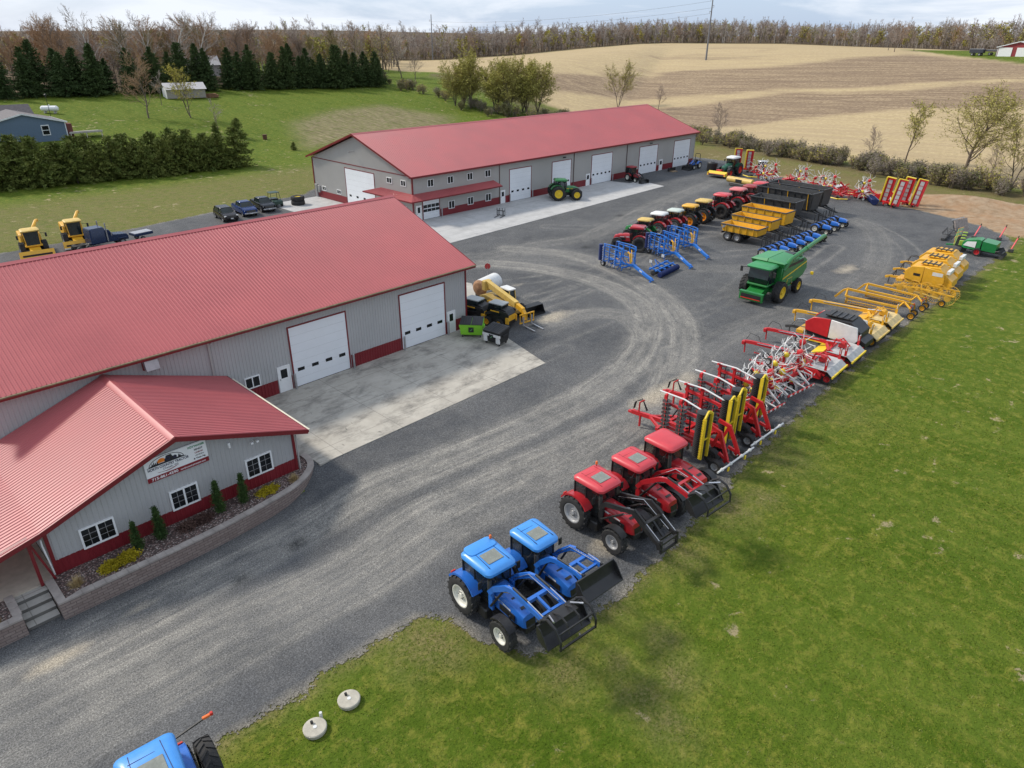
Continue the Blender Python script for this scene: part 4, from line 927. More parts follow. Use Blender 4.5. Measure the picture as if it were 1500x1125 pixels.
        for s in (-1,1):
            hy=MB(); m1=(kx-.55,kz-.45)
            hy.cyl((1.42,s*ay,1.1),(m1[0],s*ay,m1[1]),.055,BLKP,8); hy.cyl((m1[0],s*ay,m1[1]),(kx-.05,s*ay,kz-.16),.028,CHR,8); hy.build('lift_cylinder',lao)
            hy=MB(); hy.cyl((kx+.05,s*(ay-.02),kz+.16),(kx+dx*.5,s*(ay-.02),kz+dz*.5+.17),.05,BLKP,8); hy.cyl((kx+dx*.5,s*(ay-.02),kz+dz*.5+.17),(tx+.02,s*(ay-.02),tz+.12),.026,CHR,8); hy.build('tilt_cylinder',lao)
            hy=MB(); hy.tube([(1.5,s*(ay-.09),1.95),(kx-.3,s*(ay-.09),kz),(tx-.3,s*(ay-.09),tz+.06)],.018,CHR,5); hy.build('hydraulic_line',lao)
        q=MB(); q.bar((tx+.14,-.62,tz-.02),(tx+.14,.62,tz-.02),.09,.09,BLKP)
        for s in (-1,1): q.bar((tx+.10,s*.56,tz+.16),(tx+.16,s*.56,tz-.48),.08,.12,BLKP)
        q.bar((tx+.16,-.62,tz-.46),(tx+.16,.62,tz-.46),.09,.09,BLKP); q.build('quick_hitch',lao)
        if bucket:
            bw=bucket if isinstance(bucket,float) else 1.08; bx=tx+.22
            b_=MB().at((0,0,tz-.62)); prof=[(bx,.80),(bx+.08,.82),(bx+.10,.52),(bx+.20,.26),(bx+.38,.13),(bx+.68,.09),(bx+.68,.05),(bx+.33,.06),(bx+.12,.20),(bx+.02,.45)]
            b_.prism(prof,-bw,bw,BLKP)
            for s in (-1,1): b_.prism([(bx,.80),(bx+.02,.45),(bx+.12,.2),(bx+.33,.07),(bx+.68,.05),(bx+.50,.32),(bx+.22,.72)],s*bw-.02,s*bw+.02,BLKP)
            bo_=b_.build('bucket',t)
            if bucket is True:
                gp=MB().at((0,0,tz-.62))
                gp.bar((bx+.02,-bw*.9,.90),(bx+.02,bw*.9,.90),.10,.10,BLKP); gp.box((bx+.2,0,.93),(.5,bw*1.1,.05),BLKP)
                for s in (-1,1):
                    yy=s*bw*.82
                    gp.tube([(bx+.02,yy,.95),(bx+.35,yy,1.20),(bx+.80,yy,1.08),(bx+1.08,yy,.70),(bx+1.10,yy,.28)],[.05,.06,.06,.05,.04],BLKP,7)
                    gp.cyl((bx+.08,yy*.6,.98),(bx+.55,yy*.85,1.16),.04,CHR,7)
                    gp.tube([(bx+.02,yy*.35,.95),(bx+.4,yy*.35,1.12),(bx+.75,yy*.35,1.0),(bx+.95,yy*.35,.62)],.04,BLKP,6)
                gp.bar((bx+1.08,-bw*.86,.32),(bx+1.08,bw*.86,.32),.07,.07,BLKP); gp.bar((bx+.95,-bw*.82,.92),(bx+.95,bw*.82,.92),.05,.05,BLKP); gp.build('grapple',bo_)
    cache(t); return t
def put(t,x,y,deg,sc=1): t.location=(x,y,.03 if y<60 or True else 0); t.rotation_euler=(0,0,R(deg)); t.scale=(sc,)*3; return t
t=tractor('large blue loader tractor with stepped roof, white rims and grapple bucket on the lawn edge','blue loader tractors on the lawn edge',loader=BLU,bucket=True,step_roof=True,loader_pose=((2.75,2.85),(4.5,2.72)))
put(t,15.72,17.0,-96)
t=tractor('smaller blue loader tractor with plain black bucket and pale roof panel','blue loader tractors on the lawn edge',loader=BLU,bucket=1.12,beacon=False,rearR=.84,frontR=.58,loader_pose=((2.6,2.85),(4.05,2.95)),rim=WRIM,cabw=1.45)
put(t,18.25,16.75,-95,.95)
t=tractor('red tractor with black loader arms and no bucket, first red one from the lawn corner','red tractors parked nose to the lawn',body=RED,roofm=REDR,rim=SRIM,loader=BLKP,loader_pose=((3.3,2.6),(4.85,1.75)))
put(t,23.45,17.35,-95)
t=tractor('red tractor with red loader arms and a black grapple bucket','red tractors parked nose to the lawn',body=RED,roofm=REDR,rim=SRIM,loader=RED,bucket=True,loader_pose=((3.0,3.0),(4.3,2.8)),beacon=False)
put(t,26.15,17.1,-95)
t=tractor('red tractor without a loader beside the folded red harrow','red tractors parked nose to the lawn',body=RED,roofm=REDR,rim=SRIM,hatch=False,beacon=False)
put(t,28.95,17.0,-96)
t=tractor('blue tractor cut off by the bottom edge of the photo on the gravel',body=BLU,roofm=BLUR,rim=WRIM,hatch=True,beacon=False,duals=True)
put(t,2.3,17.35,-96,1.0)
MB().bar((-.35,.85,2.4),(-.42,1.75,2.5),.05,.05,BLKP).box((-.43,1.86,2.52),(.10,.26,.09),AMBER,b=.02).box((-.43,2.02,2.54),(.11,.10,.12),REDL,b=.02).build('marker_lamp',t)
# ------------------------------------------------------------------ row of tractors facing the sales building
RW_G='tractors parked in a row facing the sales building'
def rowt(label,x,y,deg,sc=1,**k):
    t=tractor(label,RW_G,detail=1,beacon=False,**k); put(t,x,y,deg,sc); return t
rowt('old boxy red tractor with square red cab and tall exhaust, nearest end of the row',67.4,44.7,113,.98,body=RED,roofm=RED,rim=BLKP,squarecab=True,hatch=False,hoodlen=1.25,muff=True,tyre=TYRED,rw=.46,duals=False)
rowt('tractor with yellow roof behind the old boxy red tractor',71.6,46.6,100,.92,body=GRNP,roofm=YELP,rim=BLKP,hatch=False,cabw=1.4,rearR=.85,frontR=.6)
rowt('red tractor with plain white roof in the tractor row',74.7,46.7,98,1.0,body=RED,roofm=PWH,rim=SRIM,hatch=False)
rowt('red tractor with pale roof and open green window frames next to a yellow roofed one',78.0,46.5,97,.97,body=RED,roofm=mat('pale_grey_green_roof',(.50,.56,.50),rough=.45),rim=SRIM,hatch=False,cabw=1.45)
rowt('yellow tractor with black fenders and orange rims, nearest of the two yellow ones',81.4,46.4,96,1.0,body=YEL,roofm=YEL,rim=ORG,hatch=False,fender=BLKP)
rowt('yellow tractor with pale yellow roof, farther of the two yellow ones',84.9,46.5,96,1.04,body=YEL,roofm=YELP,rim=ORG,hatch=False,fender=BLKP)
rowt('large red tractor with red roof just past the yellow tractors',89.3,46.2,95,1.12,body=RED,roofm=REDR,rim=BLKP,hatch=False)
rowt('large red tractor with pinkish roof, second past the yellow tractors',94.4,46.6,95,1.12,body=RED,roofm=mat('pale_red_roof',(.60,.16,.16),rough=.45),rim=BLKP,hatch=False)
rowt('red tractor with tall black tyres, second from the far end of the row',98.4,46.7,95,1.08,body=DRED,roofm=DRED,rim=SRIM,hatch=False)
rowt('red tractor at the far end of the row beside the black trailers',102.0,47.0,95,1.05,body=DRED,roofm=REDR,rim=SRIM,hatch=False)
# green tractor on the clean concrete
t=tractor('big green tractor with yellow dual wheels on the pale concrete apron',body=GRNP,roofm=GRNP,rim=YELW,hatch=False,hoodlen=1.3,rearR=1.02,frontR=.80,duals=True,beacon=False,detail=1,ballast=True); put(t,82.2,70.5,-38,1.05)

# ------------------------------------------------------------------ compact tractors
def compact(label,group=None,body=BLU,cab=False,loader=False,rops=True):
    t=thing('compact_tractor',label,'tractor',group=group)
    c=MB(); c.box((.75,0,.52),(1.9,.34,.3),BLKP,b=.04); c.bar((0,-.5,.55),(0,.5,.55),.16,.16,BLKP); c.bar((1.55,-.45,.33),(1.55,.45,.33),.12,.12,BLKP); c.build('chassis',t)
    h=MB(); h.loft([hoodring(.80,.58,1.16,.68,.6),hoodring(1.3,.56,1.13,.68,.58),hoodring(1.75,.48,1.0,.68,.5,.02),hoodring(1.90,.38,.86,.7,.5,-.04)],body); h_=h.build('hood',t,ang=40)
    MB().prism([(1.87,.70),(1.91,.72),(1.87,.88),(1.83,.86)],-.17,.17,BLKP).build('grille',h_)
    for s in (-1,1): MB().box((1.81,s*.16,.91),(.08,.12,.07),LAMP,b=.01).build('headlight',h_)
    d=MB(); d.box((.62,0,1.02),(.22,.5,.3),BLKP,b=.03); d.tube([(.55,0,1.1),(.42,0,1.22)],.02,BLKP,6)
    d.lathe([(.19,-.012),(.20,0),(.19,.012),(.165,0)],(.40,0,1.24),BLKP,ax='x',n=14,close=True); d.build('dashboard',t)
    s_=MB(); s_.box((.02,0,.92),(.42,.44,.12),BLKP,b=.03); s_.box((-.2,0,1.15),(.12,.42,.42),BLKP,b=.03,rot=(0,R(-10),0)); s_.build('seat',t)
    MB().box((.42,0,.60),(.6,.9,.04),BLKP).build('foot_deck',t)
    for s in (-1,1):
        f=MB(); arc_strip(f,0,.55,.60,25,150,s*.38,s*.72,.025,body,n=8,lip=.04); f.build('rear_fender',t)
        wheel(t,0,s*.60,.56,.32,WRIM,lugs=12,detail=1); wheel(t,1.55,s*.55,.34,.22,WRIM,lugs=10,detail=1)
    if rops: MB().tube([(-.32,-.44,.6),(-.34,-.44,2.15),(-.34,-.36,2.28),(-.34,.36,2.28),(-.34,.44,2.15),(-.32,.44,.6)],.045,BLKP,7).build('roll_bar',t)
    if cab:
        q=MB(); q.loft([[(-.55,-.5,.8),(.62,-.42,.8),(.62,.42,.8),(-.55,.5,.8)],[(-.5,-.56,1.95),(.5,-.5,1.95),(.5,.5,1.95),(-.5,.56,1.95)]],CAB); q.build('cab_glass',t,ang=15)
        q=MB(); q.loft([rrect(-.6,.66,-.62,.62,1.95,.15),rrect(-.6,.66,-.62,.62,2.06,.15),rrect(-.45,.5,-.5,.5,2.12,.15)],body); q.build('cab_roof',t)
        q=MB()
        for s in (-1,1): q.bar((-.55,s*.5,.8),(-.5,s*.56,1.97),.06,.06,BLKP); q.bar((.62,s*.42,.8),(.5,s*.5,1.97),.06,.06,BLKP)
        q.build('cab_frame',t)
    if loader:
        q=MB()
        for s in (-1,1): q.bars([(.7,s*.40,1.0),(1.2,s*.42,1.25),(2.0,s*.42,.95),(2.5,s*.42,.35)],.07,.12,BLKP)
        q.bar((2.2,-.42,.7),(2.2,.42,.7),.08,.08,BLKP); q.build('loader_arms',t)
        q=MB(); q.prism([(2.45,.60),(2.52,.2),(2.75,.06),(3.1,.04),(3.1,.08),(2.78,.12),(2.6,.25),(2.55,.6)],-.75,.75,BLKP); q.box((2.75,-.76,.28),(.6,.03,.5),BLKP); q.box((2.75,.76,.28),(.6,.03,.5),BLKP); q.build('bucket',t)
    cache(t); return t
CG='compact blue tractors with roll bars'
clab=['first compact blue tractor beside the green combine harvester, white rear rim in view','second compact blue tractor counted from the green combine','third compact blue tractor counted from the green combine','fourth compact blue tractor counted from the green combine','fifth compact blue tractor counted from the green combine','sixth compact blue tractor, last of the longer line','compact blue tractor nearest the gap in the shorter line of three','middle compact blue tractor in the shorter line of three','compact blue tractor at the far end of the shorter line of three']
cpos=[(74.9,33.2),(76.9,33.1),(78.9,33.1),(81.0,33.0),(83.1,32.9),(85.2,32.9),(90.4,33.8),(92.9,33.8),(95.5,33.8)]
c0=compact(clab[0],CG)
for i,(x,y) in enumerate(cpos):
    c=c0 if i==0 else dup(c0,clab[i])
    c.location=(x,y,.03); c.rotation_euler=(0,0,R(-92+random.uniform(-3,3))); c.scale=(.98,)*3
t=compact('small red cab tractor with black front blade beside the fourth big far door',None,body=DRED,cab=True,loader=True,rops=False); put(t,103.0,71.6,-100,1.15)
t=compact('small blue tractor at the far corner of the sales building',None,body=BLU,loader=True); put(t,122.6,70.6,180,1.15)

# ------------------------------------------------------------------ combine harvester
t=thing('combine_harvester','green combine harvester with long unloading auger parked on the gravel','combine',(61.25,26.9,.03),R(180)); GR2=mat('combine_top_green',(.045,.25,.09),rough=.45,var=.06)
b=MB()
b.prism([(-6.1,2.0),(-5.9,3.0),(-5.2,3.35),(-.6,3.35),(-.55,1.5),(-1.5,1.25),(-4.6,1.25),(-5.6,1.5)],-1.45,1.45,GRNP); b.build('body',t,bevel=.05)
for s in (-1,1):
    p=MB(); p.prism([(-6.0,2.1),(-5.7,3.0),(-.75,3.0),(-.7,1.75),(-2.2,1.5),(-4.8,1.55)],s*1.47-.05,s*1.47+.05,GRNP); sp_=p.build('side_panel',t)
    MB().add([(-.8,s*1.53,2.05),(-5.75,s*1.53,2.75),(-5.72,s*1.53,2.88),(-.8,s*1.53,2.18)],[(0,1,2,3) if s>0 else (3,2,1,0)],YELW).build('yellow_stripe',sp_)
    MB().box((-3.2,s*1.50,3.12),(3.4,.06,.24),BLKP).build('screen',t)
q=MB(); q.loft([[(-3.6,-1.5,3.2),(-.5,-1.5,3.2),(-.5,1.5,3.2),(-3.6,1.5,3.2)],[(-3.7,-1.62,3.6),(-.35,-1.62,3.6),(-.35,1.62,3.6),(-3.7,1.62,3.6)]],GRNP)
q.loft([[(-3.72,-1.64,3.602),(-.33,-1.64,3.602),(-.33,-.03,3.602),(-3.72,-.03,3.602)],[(-3.6,-1.5,3.68),(-.45,-1.5,3.68),(-.45,-.03,3.86),(-3.6,-.03,3.86)]],GR2)
q.loft([[(-3.72,.03,3.602),(-.33,.03,3.602),(-.33,1.64,3.602),(-3.72,1.64,3.602)],[(-3.6,.03,3.86),(-.45,.03,3.86),(-.45,1.5,3.68),(-3.6,1.5,3.68)]],GR2); q.build('grain_tank',t)
q=MB(); q.box((-4.7,0,3.42),(1.7,2.3,.16),GRNP,b=.04); q.box((-4.5,.2,3.55),(1.0,1.0,.16),BLKP,b=.03); q.build('engine_deck',t)
q=MB(); q.loft([[(-.4,-.92,1.75),(.9,-.92,1.75),(.9,.92,1.75),(-.4,.92,1.75)],[(-.4,-1.0,2.3),(1.18,-.98,2.3),(1.18,.98,2.3),(-.4,1.0,2.3)],[(-.4,-.98,3.25),(.95,-.94,3.25),(.95,.94,3.25),(-.4,.98,3.25)]],CAB); q.build('cab_glass',t,ang=15)
q=MB(); q.loft([rrect(-.55,1.35,-1.15,1.15,3.22,.25),rrect(-.55,1.42,-1.18,1.18,3.36,.25),rrect(-.4,1.1,-1.0,1.0,3.5,.25)],GR2); cr_=q.build('cab_roof',t)
q=MB(); q.box((.35,0,1.66),(1.6,2.0,.16),GRNP,b=.04)
for s in (-1,1): q.bar((.92,s*.93,1.75),(.95,s*.94,3.25),.07,.07,GRNP); q.bar((.3,s*.96,1.75),(.3,s*.98,3.25),.06,.06,BLKP)
q.build('cab_frame',t)
q=MB(); q.prism([(0.2,1.55),(1.75,1.0),(1.95,.35),(1.6,.3),(.0,.95)],-.75,.75,GRNP); q.box((1.9,0,.72),(.25,2.3,.75),GRNP,b=.03); q.box((2.04,0,.78),(.05,1.9,.34),BLKP); q.box((2.06,0,.55),(.06,1.9,.07),REDL); q.box((1.9,0,1.12),(.3,2.3,.08),GR2); q.build('feeder_house',t)
for s in (-1,1):
    wheel(t,-.35,s*1.62,1.0,.72,YELW,lugs=18,detail=2); wheel(t,-4.35,s*1.5,.72,.5,YELW,lugs=14,detail=2)
    q=MB(); q.tube([(.9,s*1.0,3.1),(1.3,s*1.55,3.15)],.03,BLKP,6); q.box((1.32,s*1.6,2.95),(.06,.25,.5),BLKP,b=.02); q.build('mirror',t)
q=MB(); q.bar((-.35,-1.6,1.0),(-.35,1.6,1.0),.4,.4,GRNP); q.bar((-4.35,-1.4,.72),(-4.35,1.4,.72),.22,.22,BLKP); q.box((-2.4,0,1.15),(4,1.6,.5),BLKP); q.build('chassis',t)
q=MB(); q.box((-1.75,1.55,1.35),(1.0,.5,.05),GRNP); q.bar((-1.5,1.72,1.35),(-1.5,1.75,.4),.06,.5,GRNP)
for k in range(4): q.box((-1.5,1.78,.4+.24*k),(.5,.22,.03),BLKP)
q.tube([(-1.2,1.8,.5),(-1.2,1.8,2.1),(-2.2,1.8,2.1),(-2.2,1.8,1.4)],.02,YELW,5); q.build('ladder',t)
q=MB(); q.tube([(-.9,1.45,2.9),(-1.2,1.55,3.5),(-1.8,1.55,3.78),(-8.1,1.75,4.85),(-8.4,1.75,4.8)],[.24,.24,.2,.2,.22],GRNP,12); q.tube([(-8.3,1.75,4.85),(-8.55,1.75,4.62),(-8.6,1.75,4.25)],[.22,.24,.22],BLKP,10); q.tube([(-4.6,1.638,4.26),(-4.75,1.643,4.285)],.235,GRNP,12); q.build('unloading_auger',t)
q=MB(); q.box((-5.9,0,1.6),(.8,1.9,.9),GRNP,b=.06); q.build('straw_chopper',t)
q=MB(); q.tube([(-6.3,1.1,1.2),(-7.6,1.5,1.15)],.02,DKST,5); q.box((-7.7,1.5,1.18),(.14,.3,.3),YELW,b=.02); q.build('rear_marker',t)

# ------------------------------------------------------------------ dump trailers
def dump_trailer(label,group,L=4.5,W_=2.45,zb=1.15,zt=1.95,m=YEL,rim=SRIM,posts=None,flare=.12,tri=False,raise_=0,name='dump_trailer'):
    """x forward, body open on top; rear at x=0"""
    t=thing(name,label,'trailer',group=group); th=.07
    b=MB(); w0=W_/2-flare; w1=W_/2
    def P(x,s,z,k=0): return (x,s*(w0+(w1-w0)*(z-zb)/(zt-zb)-k),z)
    x0,x1=0,L; xr0=-.25; xf1=L+.12
    for s in (-1,1):
        o=[P(x0,s,zb),P(x1,s,zb),P(xf1,s,zt),P(xr0,s,zt)]; i_=[P(x0,s,zb,th),P(x1,s,zb,th),P(xf1,s,zt,th),P(xr0,s,zt,th)]
        b.add(o+i_,[(0,1,2,3)[::(1 if s<0 else -1)],(4,5,6,7)[::(-1 if s<0 else 1)],(3,2,6,7)[::(1 if s<0 else -1)]],m)
        n=5 if L<7 else 8
        for k in range(n):
            f=(k+.5)/n; xx=x0+(x1-x0)*f; b.bar(P(xx,s,zb,-.04),P(xx+.05,s,zt-.03,-.04),.10,.07,m if posts is None else posts if k%3==1 else m)
        b.bar(P(xr0,s,zt,-.02),P(xf1,s,zt,-.02),.12,.12,DKST if posts is None else m)
    b.box((L/2,0,zb+.02),(L,2*w0,.08),m)
    b.prism([(x1,zb),(xf1,zt),(xf1-.07,zt),(x1-.07,zb)],-w0,w0,m); b.bar((xf1,-w1,zt),(xf1,w1,zt),.12,.12,DKST if posts is None else m)
    b.build('body',t)
    g_=MB(); g_.prism([(x0,zb),(xr0,zt),(xr0+.07,zt),(x0+.07,zb)],-w0,w0,m); g_.bar((xr0,-w1,zt),(xr0,w1,zt),.10,.10,m); 
    for k in (-1,0,1): g_.bar((x0-.04,k*w0*.6,zb+.05),(xr0-.04,k*w0*.6,zt-.05),.08,.06,posts or m)
    g_.build('tailgate',t)
    c=MB()
    for s in (-1,1): c.bar((-.1,s*.42,zb-.16),(L+.2,s*.42,zb-.16),.14,.24,DKST); c.bar((L,s*.42,zb-.2),(L+1.9,s*.08,.62),.13,.18,DKST); c.box((.9+.75,s*(w1-.18),zb-.05),(2.6,.35,.05),BLKP)
    c.box((L+1.95,0,.6),(.3,.16,.12),DKST); c.bar((L+1.0,-.2,.75),(L+1.0,-.2,.05),.09,.09,DKST); c.bar((-.08,-w0,zb-.22),(-.08,w0,zb-.22),.1,.2,BLKP); c.build('chassis',t)
    for s in (-1,1):
        for ax_ in ((.75,2.05) if not tri else (.8,2.3,3.8)): wheel(t,ax_,s*(W_/2-.22),.58,.46,rim,lugs=0,detail=1,rr=.5)
        MB().box((-.14,s*(w0-.15),zb-.22),(.05,.26,.12),REDL).build('tail_light',t)
    q=MB(); q.cyl((L*.45,0,zb-.15),(L*.85,0,zb),.09,CHR,8); q.build('lift_ram',t)
    cache(t); return t
YG='yellow dump trailers'; BG='tall black tipping trailers'
t=dump_trailer('low yellow dump trailer with tandem silver rims, first of the yellow trailers',YG); put(t,79.6,40.5,-92)
MB().prism([(0,1.4),(.0,1.9),(.7,2.06),(4.5,2.03),(4.5,1.97),(.7,2.0)],-1.26,-1.2,mat('folded_grey_tarp',(.25,.25,.25),rough=.8),ax='y').build('tarp',t)
t=dump_trailer('yellow dump trailer between the low one and the tallest yellow one',YG,zt=2.3,L=5.0); put(t,83.4,41.2,-92)
t=dump_trailer('tallest yellow dump trailer, next to the black tipping trailers',YG,zt=2.65,L=5.7,W_=2.6); put(t,87.5,42.0,-92)
BTR=mat('black_trailer_paint',(.030,.031,.033),rough=.4,var=.15,dust=.12)
kw=dict(L=5.9,W_=2.8,zb=1.35,m=BTR,posts=YEL,flare=.35,tri=False,name='tipping_trailer')
t=dump_trailer('black tipping trailer with yellow posts, nearest to the yellow trailers',BG,zt=3.1,**kw); put(t,92.2,43.2,-92)
kw['L']=7.9
t=dump_trailer('long tall black tipping trailer with yellow corner posts, middle of the black ones',BG,zt=3.5,**kw); put(t,97.6,45.0,-95)
t=dump_trailer('tall black tipping trailer farthest from the yellow trailers',BG,zt=3.5,**kw); put(t,101.6,45.2,-95)

# ------------------------------------------------------------------ folded disc harrows with rollers
def harrow(label):
    t=thing('disc_harrow',label,'harrow',group='folded red disc harrows')
    c=MB(); c.bars([(6.6,0,.85),(5.6,0,.95),(4.0,0,1.1)],.2,.26,PRED); c.bar((4.0,0,1.1),(.2,0,1.1),.24,.28,PRED)
    for x in (3.9,2.6,1.4): c.bar((x,-1.25,1.15),(x,1.25,1.15),.18,.18,PRED)
    for s in (-1,1): c.bar((5.3,0,1.0),(3.9,s*1.0,1.15),.12,.16,PRED); c.bar((3.9,s*.95,1.15),(1.2,s*.95,1.15),.14,.16,PRED)
    c.tube([(6.1,0,1.0),(6.05,.05,1.7),(5.7,.1,2.0)],.05,PRED,7); c.bar((5.9,.1,.9),(5.9,.1,.1),.1,.1,PRED); c.box((6.7,0,.8),(.3,.22,.12),PRED)
    c.build('frame',t)
    h=MB()
    for k in range(4): h.tube([(5.5,.05*k-.08,1.3),(5.9,.05*k-.1,1.85+.06*k),(6.4,.07*k-.12,1.6),(6.5,.05*k-.1,1.1)],.018,BLKP,5)
    h.build('hydraulic_hose',t)
    for s in (-1,1):
        f=MB()
        for x in (3.55,2.55): 
            f.bar((x,s*1.15,.8),(x,s*1.12,3.55),.16,.16,PRED); f.bar((x,s*1.15,3.5),(x,s*.75,3.6),.12,.12,PRED)
        f.bar((3.7,s*1.12,3.1),(.9,s*1.1,2.9),.12,.16,PRED); f.bar((3.7,s*1.14,1.6),(1.0,s*1.1,1.5),.12,.16,PRED)
        f.cyl((4.0,s*.5,1.3),(3.5,s*1.05,2.6),.05,BLKP,8); f.cyl((2.2,s*.4,1.3),(1.9,s*1.0,2.7),.05,BLKP,8)
        f.tube([(4.1,s*.95,3.55),(2.4,s*1.0,3.62),(1.0,s*1.02,3.35)],.05,PWH,7); wf=f.build('folding_wing',t)
        for x,mm in ((3.30,BLKP),(2.25,BLKP)):
            g_=MB()
            for k in range(11):
                z=.75+k*.255; g_.lathe([(.03,-.03),(.27,.035),(.275,.03),(.03,-.045)],(x,s*1.38,z),DKST,ax='z',n=14); g_.bar((x,s*1.38,z),(x+.25,s*1.16,z+.05),.05,.05,PRED)
            g_.cyl((x,s*1.38,.65),(x,s*1.38,3.4),.03,BLKP,6); g_.build('disc_gang',wf)
        r=MB(); pr=[]
        for k in range(24): z=-1.4+k*.118; pr+=[(.29,z),(.36,z+.03),(.36,z+.075),(.29,z+.105)]
        r.lathe([(.02,-1.42)]+pr+[(.02,1.42)],(.95,s*1.3,2.1),BLKP,ax='z',n=16); ro_=r.build('packer_roller',wf)
        y=MB(); y.bar((.62,s*1.0,.7),(.62,s*1.0,3.5),.09,.20,PYEL); y.bar((.62,s*1.62,.72),(.62,s*1.62,3.3),.09,.18,PYEL); y.bar((.62,s*1.0,3.5),(.64,s*1.32,3.64),.09,.16,PYEL); y.bar((.64,s*1.32,3.64),(.62,s*1.62,3.3),.09,.16,PYEL); y.bar((.62,s*1.0,1.9),(.62,s*1.62,1.95),.07,.10,PYEL)
        for k in range(24): y.bar((.62,s*1.66,.8+k*.105),(.68,s*1.76,.83+k*.105),.03,.04,PYEL)
        y.build('roller_scraper',wf)
        a=MB(); a.bars([(.9,s*.45,2.35),(.2,s*.5,2.2),(-.5,s*.6,.75),(-.35,s*.6,.55)],.13,.2,PRED); a.bar((.1,s*.5,.9),(-.5,s*.6,.72),.12,.16,PRED); a.bar((.6,s*.45,1.1),(.2,s*.5,2.2),.12,.16,PRED); a.build('rear_support_arm',t)
        wheel(t,-.15,s*.55 if False else s*1.15,.42,.34,SRIM,lugs=0,detail=1,rr=.5); wheel(t,.55,s*.42,.48,.4,DKST,lugs=0,detail=1,rr=.5)
    b=MB(); b.tube([(-.75,-1.95,.62),(-.75,1.95,.62)],.055,PWH,8); b.bar((-.5,-.6,.7),(-.75,-.6,.62),.08,.08,PRED); b.bar((-.5,.6,.7),(-.75,.6,.62),.08,.08,PRED)
    for yy in (-1.5,-.6,.6,1.5): b.lathe([(.02,-.06),(.1,-.05),(.1,.05),(.02,.06)],(-.75,yy,.62),PWH,ax='y',n=10)
    b.build('light_bar',t)
    for yy in (-.9,.9): MB().box((-.82,yy,.42),(.08,.16,.26),PYEL,b=.02).build('amber_marker',t)
    cache(t); return t
t0=harrow('folded red disc harrow with yellow edged black rollers beside the third red tractor'); put(t0,33.0,15.0,88)
t1=dup(t0,'folded red disc harrow with yellow edged rollers standing against the tedders'); put(t1,36.95,15.05,88)

# ------------------------------------------------------------------ tedders and rakes with many tines
def rotor(mb,c,tilt,r=.82,arms=7,ph=0,cap=PYEL,m=PWH,drop=.38):
    M0=mb.M; mb.M=M0@Matrix.Translation(c)@Euler(tilt).to_matrix().to_4x4()
    mb.lathe([(.20,-.08),(.22,0),(.14,.10),(.001,.13)],(0,0,0),cap,ax='z',n=12)
    mb.lathe([(.22,-.02),(.22,-.16),(.10,-.22),(.001,-.22)],(0,0,0),PRED,ax='z',n=12)
    for k in range(arms):
        a=ph+2*PI*k/arms; x,y=math.cos(a),math.sin(a); tx,ty=-y,x
        mb.tube([(.15*x,.15*y,0),(r*x,r*y,-.06)],.028,m,6)
        for d in (-.05,.05): mb.tube([((r-.02)*x+d*tx,(r-.02)*y+d*ty,-.06),((r+.10)*x+d*tx,(r+.10)*y+d*ty,-.20),((r+.16)*x+d*1.4*tx,(r+.16)*y+d*1.4*ty,-.06-drop)],.014,m,5)
    mb.M=M0
def tedder(label,wide=3):
    t=thing('tedder',label,'tedder',group='red and white tedders with folded rotors')
    c=MB(); c.bar((2.9,0,.8),(.4,0,.9),.16,.2,PRED); c.bar((.4,-1.6,1.0),(.4,1.6,1.0),.16,.18,PRED); c.bar((2.4,0,.8),(2.4,.0,.1),.08,.08,PRED); c.tube([(2.9,0,.85),(2.7,-.2,1.4),(2.9,.3,1.6)],.05,PRED,6)
    for s in (-1,1): c.bar((2.6,0,.85),(.4,s*.9,1.0),.09,.12,PRED); c.bars([(.4,s*1.0,1.0),(.5,s*1.5,1.6),(.5,s*1.35,2.5)],.12,.12,PRED); c.tube([(.9,s*.4,1.2),(.7,s*1.3,2.2)],.045,PWH,7)
    c.build('frame',t)
    for i,(p,tl) in enumerate((((.3,-.85,.72),(R(6),R(-8),0)),((.3,.85,.72),(R(-6),R(-8),0)),((.35,-1.75,1.45),(R(72),0,0)),((.35,1.75,1.45),(R(-72),0,0)),((.4,-1.45,2.55),(R(100),R(10),0)),((.4,1.45,2.55),(R(-100),R(10),0)))):
        m_=MB(); rotor(m_,(0,0,0),tl,ph=random.random()*2); r_=m_.build('rotor',t,loc=p)
    for s in (-1,1): wheel(t,.25,s*.85,.26,.18,PWH,lugs=0,detail=1,rr=.55,name='wheel'); 
    for s in (-1,1):
        for xx,zz in ((.75,1.5),(.8,2.6)): wheel(t,xx,s*(1.95 if zz<2 else 1.6),.24,.15,PWH,lugs=0,detail=1,rr=.55).location.z=zz
        g_=MB(); g_.bar((-.7,s*1.2,.7),(1.6,s*1.55,2.0),.08,.10,PWH); g_.bar((1.8,s*.6,1.0),(.2,s*1.7,1.9),.09,.12,PRED); g_.tube([(1.4,s*.3,1.1),(1.7,s*1.0,1.9),(1.2,s*1.6,2.7)],.04,PWH,6); g_.box((1.5,s*.8,1.25),(.5,.35,.3),PRED,b=.04); g_.build('side_arm',t)
    h=MB(); h.tube([(.6,-.9,2.2),(.9,-.6,3.0),(.9,.2,3.25),(.8,.9,2.9),(.5,1.2,2.2)],.03,PWH,6); h.build('guard_hoop',t)
    b=MB(); b.bar((-.9,-1.5,.75),(-.9,1.5,.75),.05,.12,PRED); b.bar((.4,-.5,.95),(-.9,-.5,.75),.06,.06,PWH); b.bar((.4,.5,.95),(-.9,.5,.75),.06,.06,PWH)
    for k in range(6): b.box((-.93,-1.3+k*.5,.75),(.02,.22,.11),PWH)
    b.build('warning_board',t); cache(t); return t
t0=tedder('red and white tedder with tangled white tines next to the folded harrows'); put(t0,39.9,16.3,84)
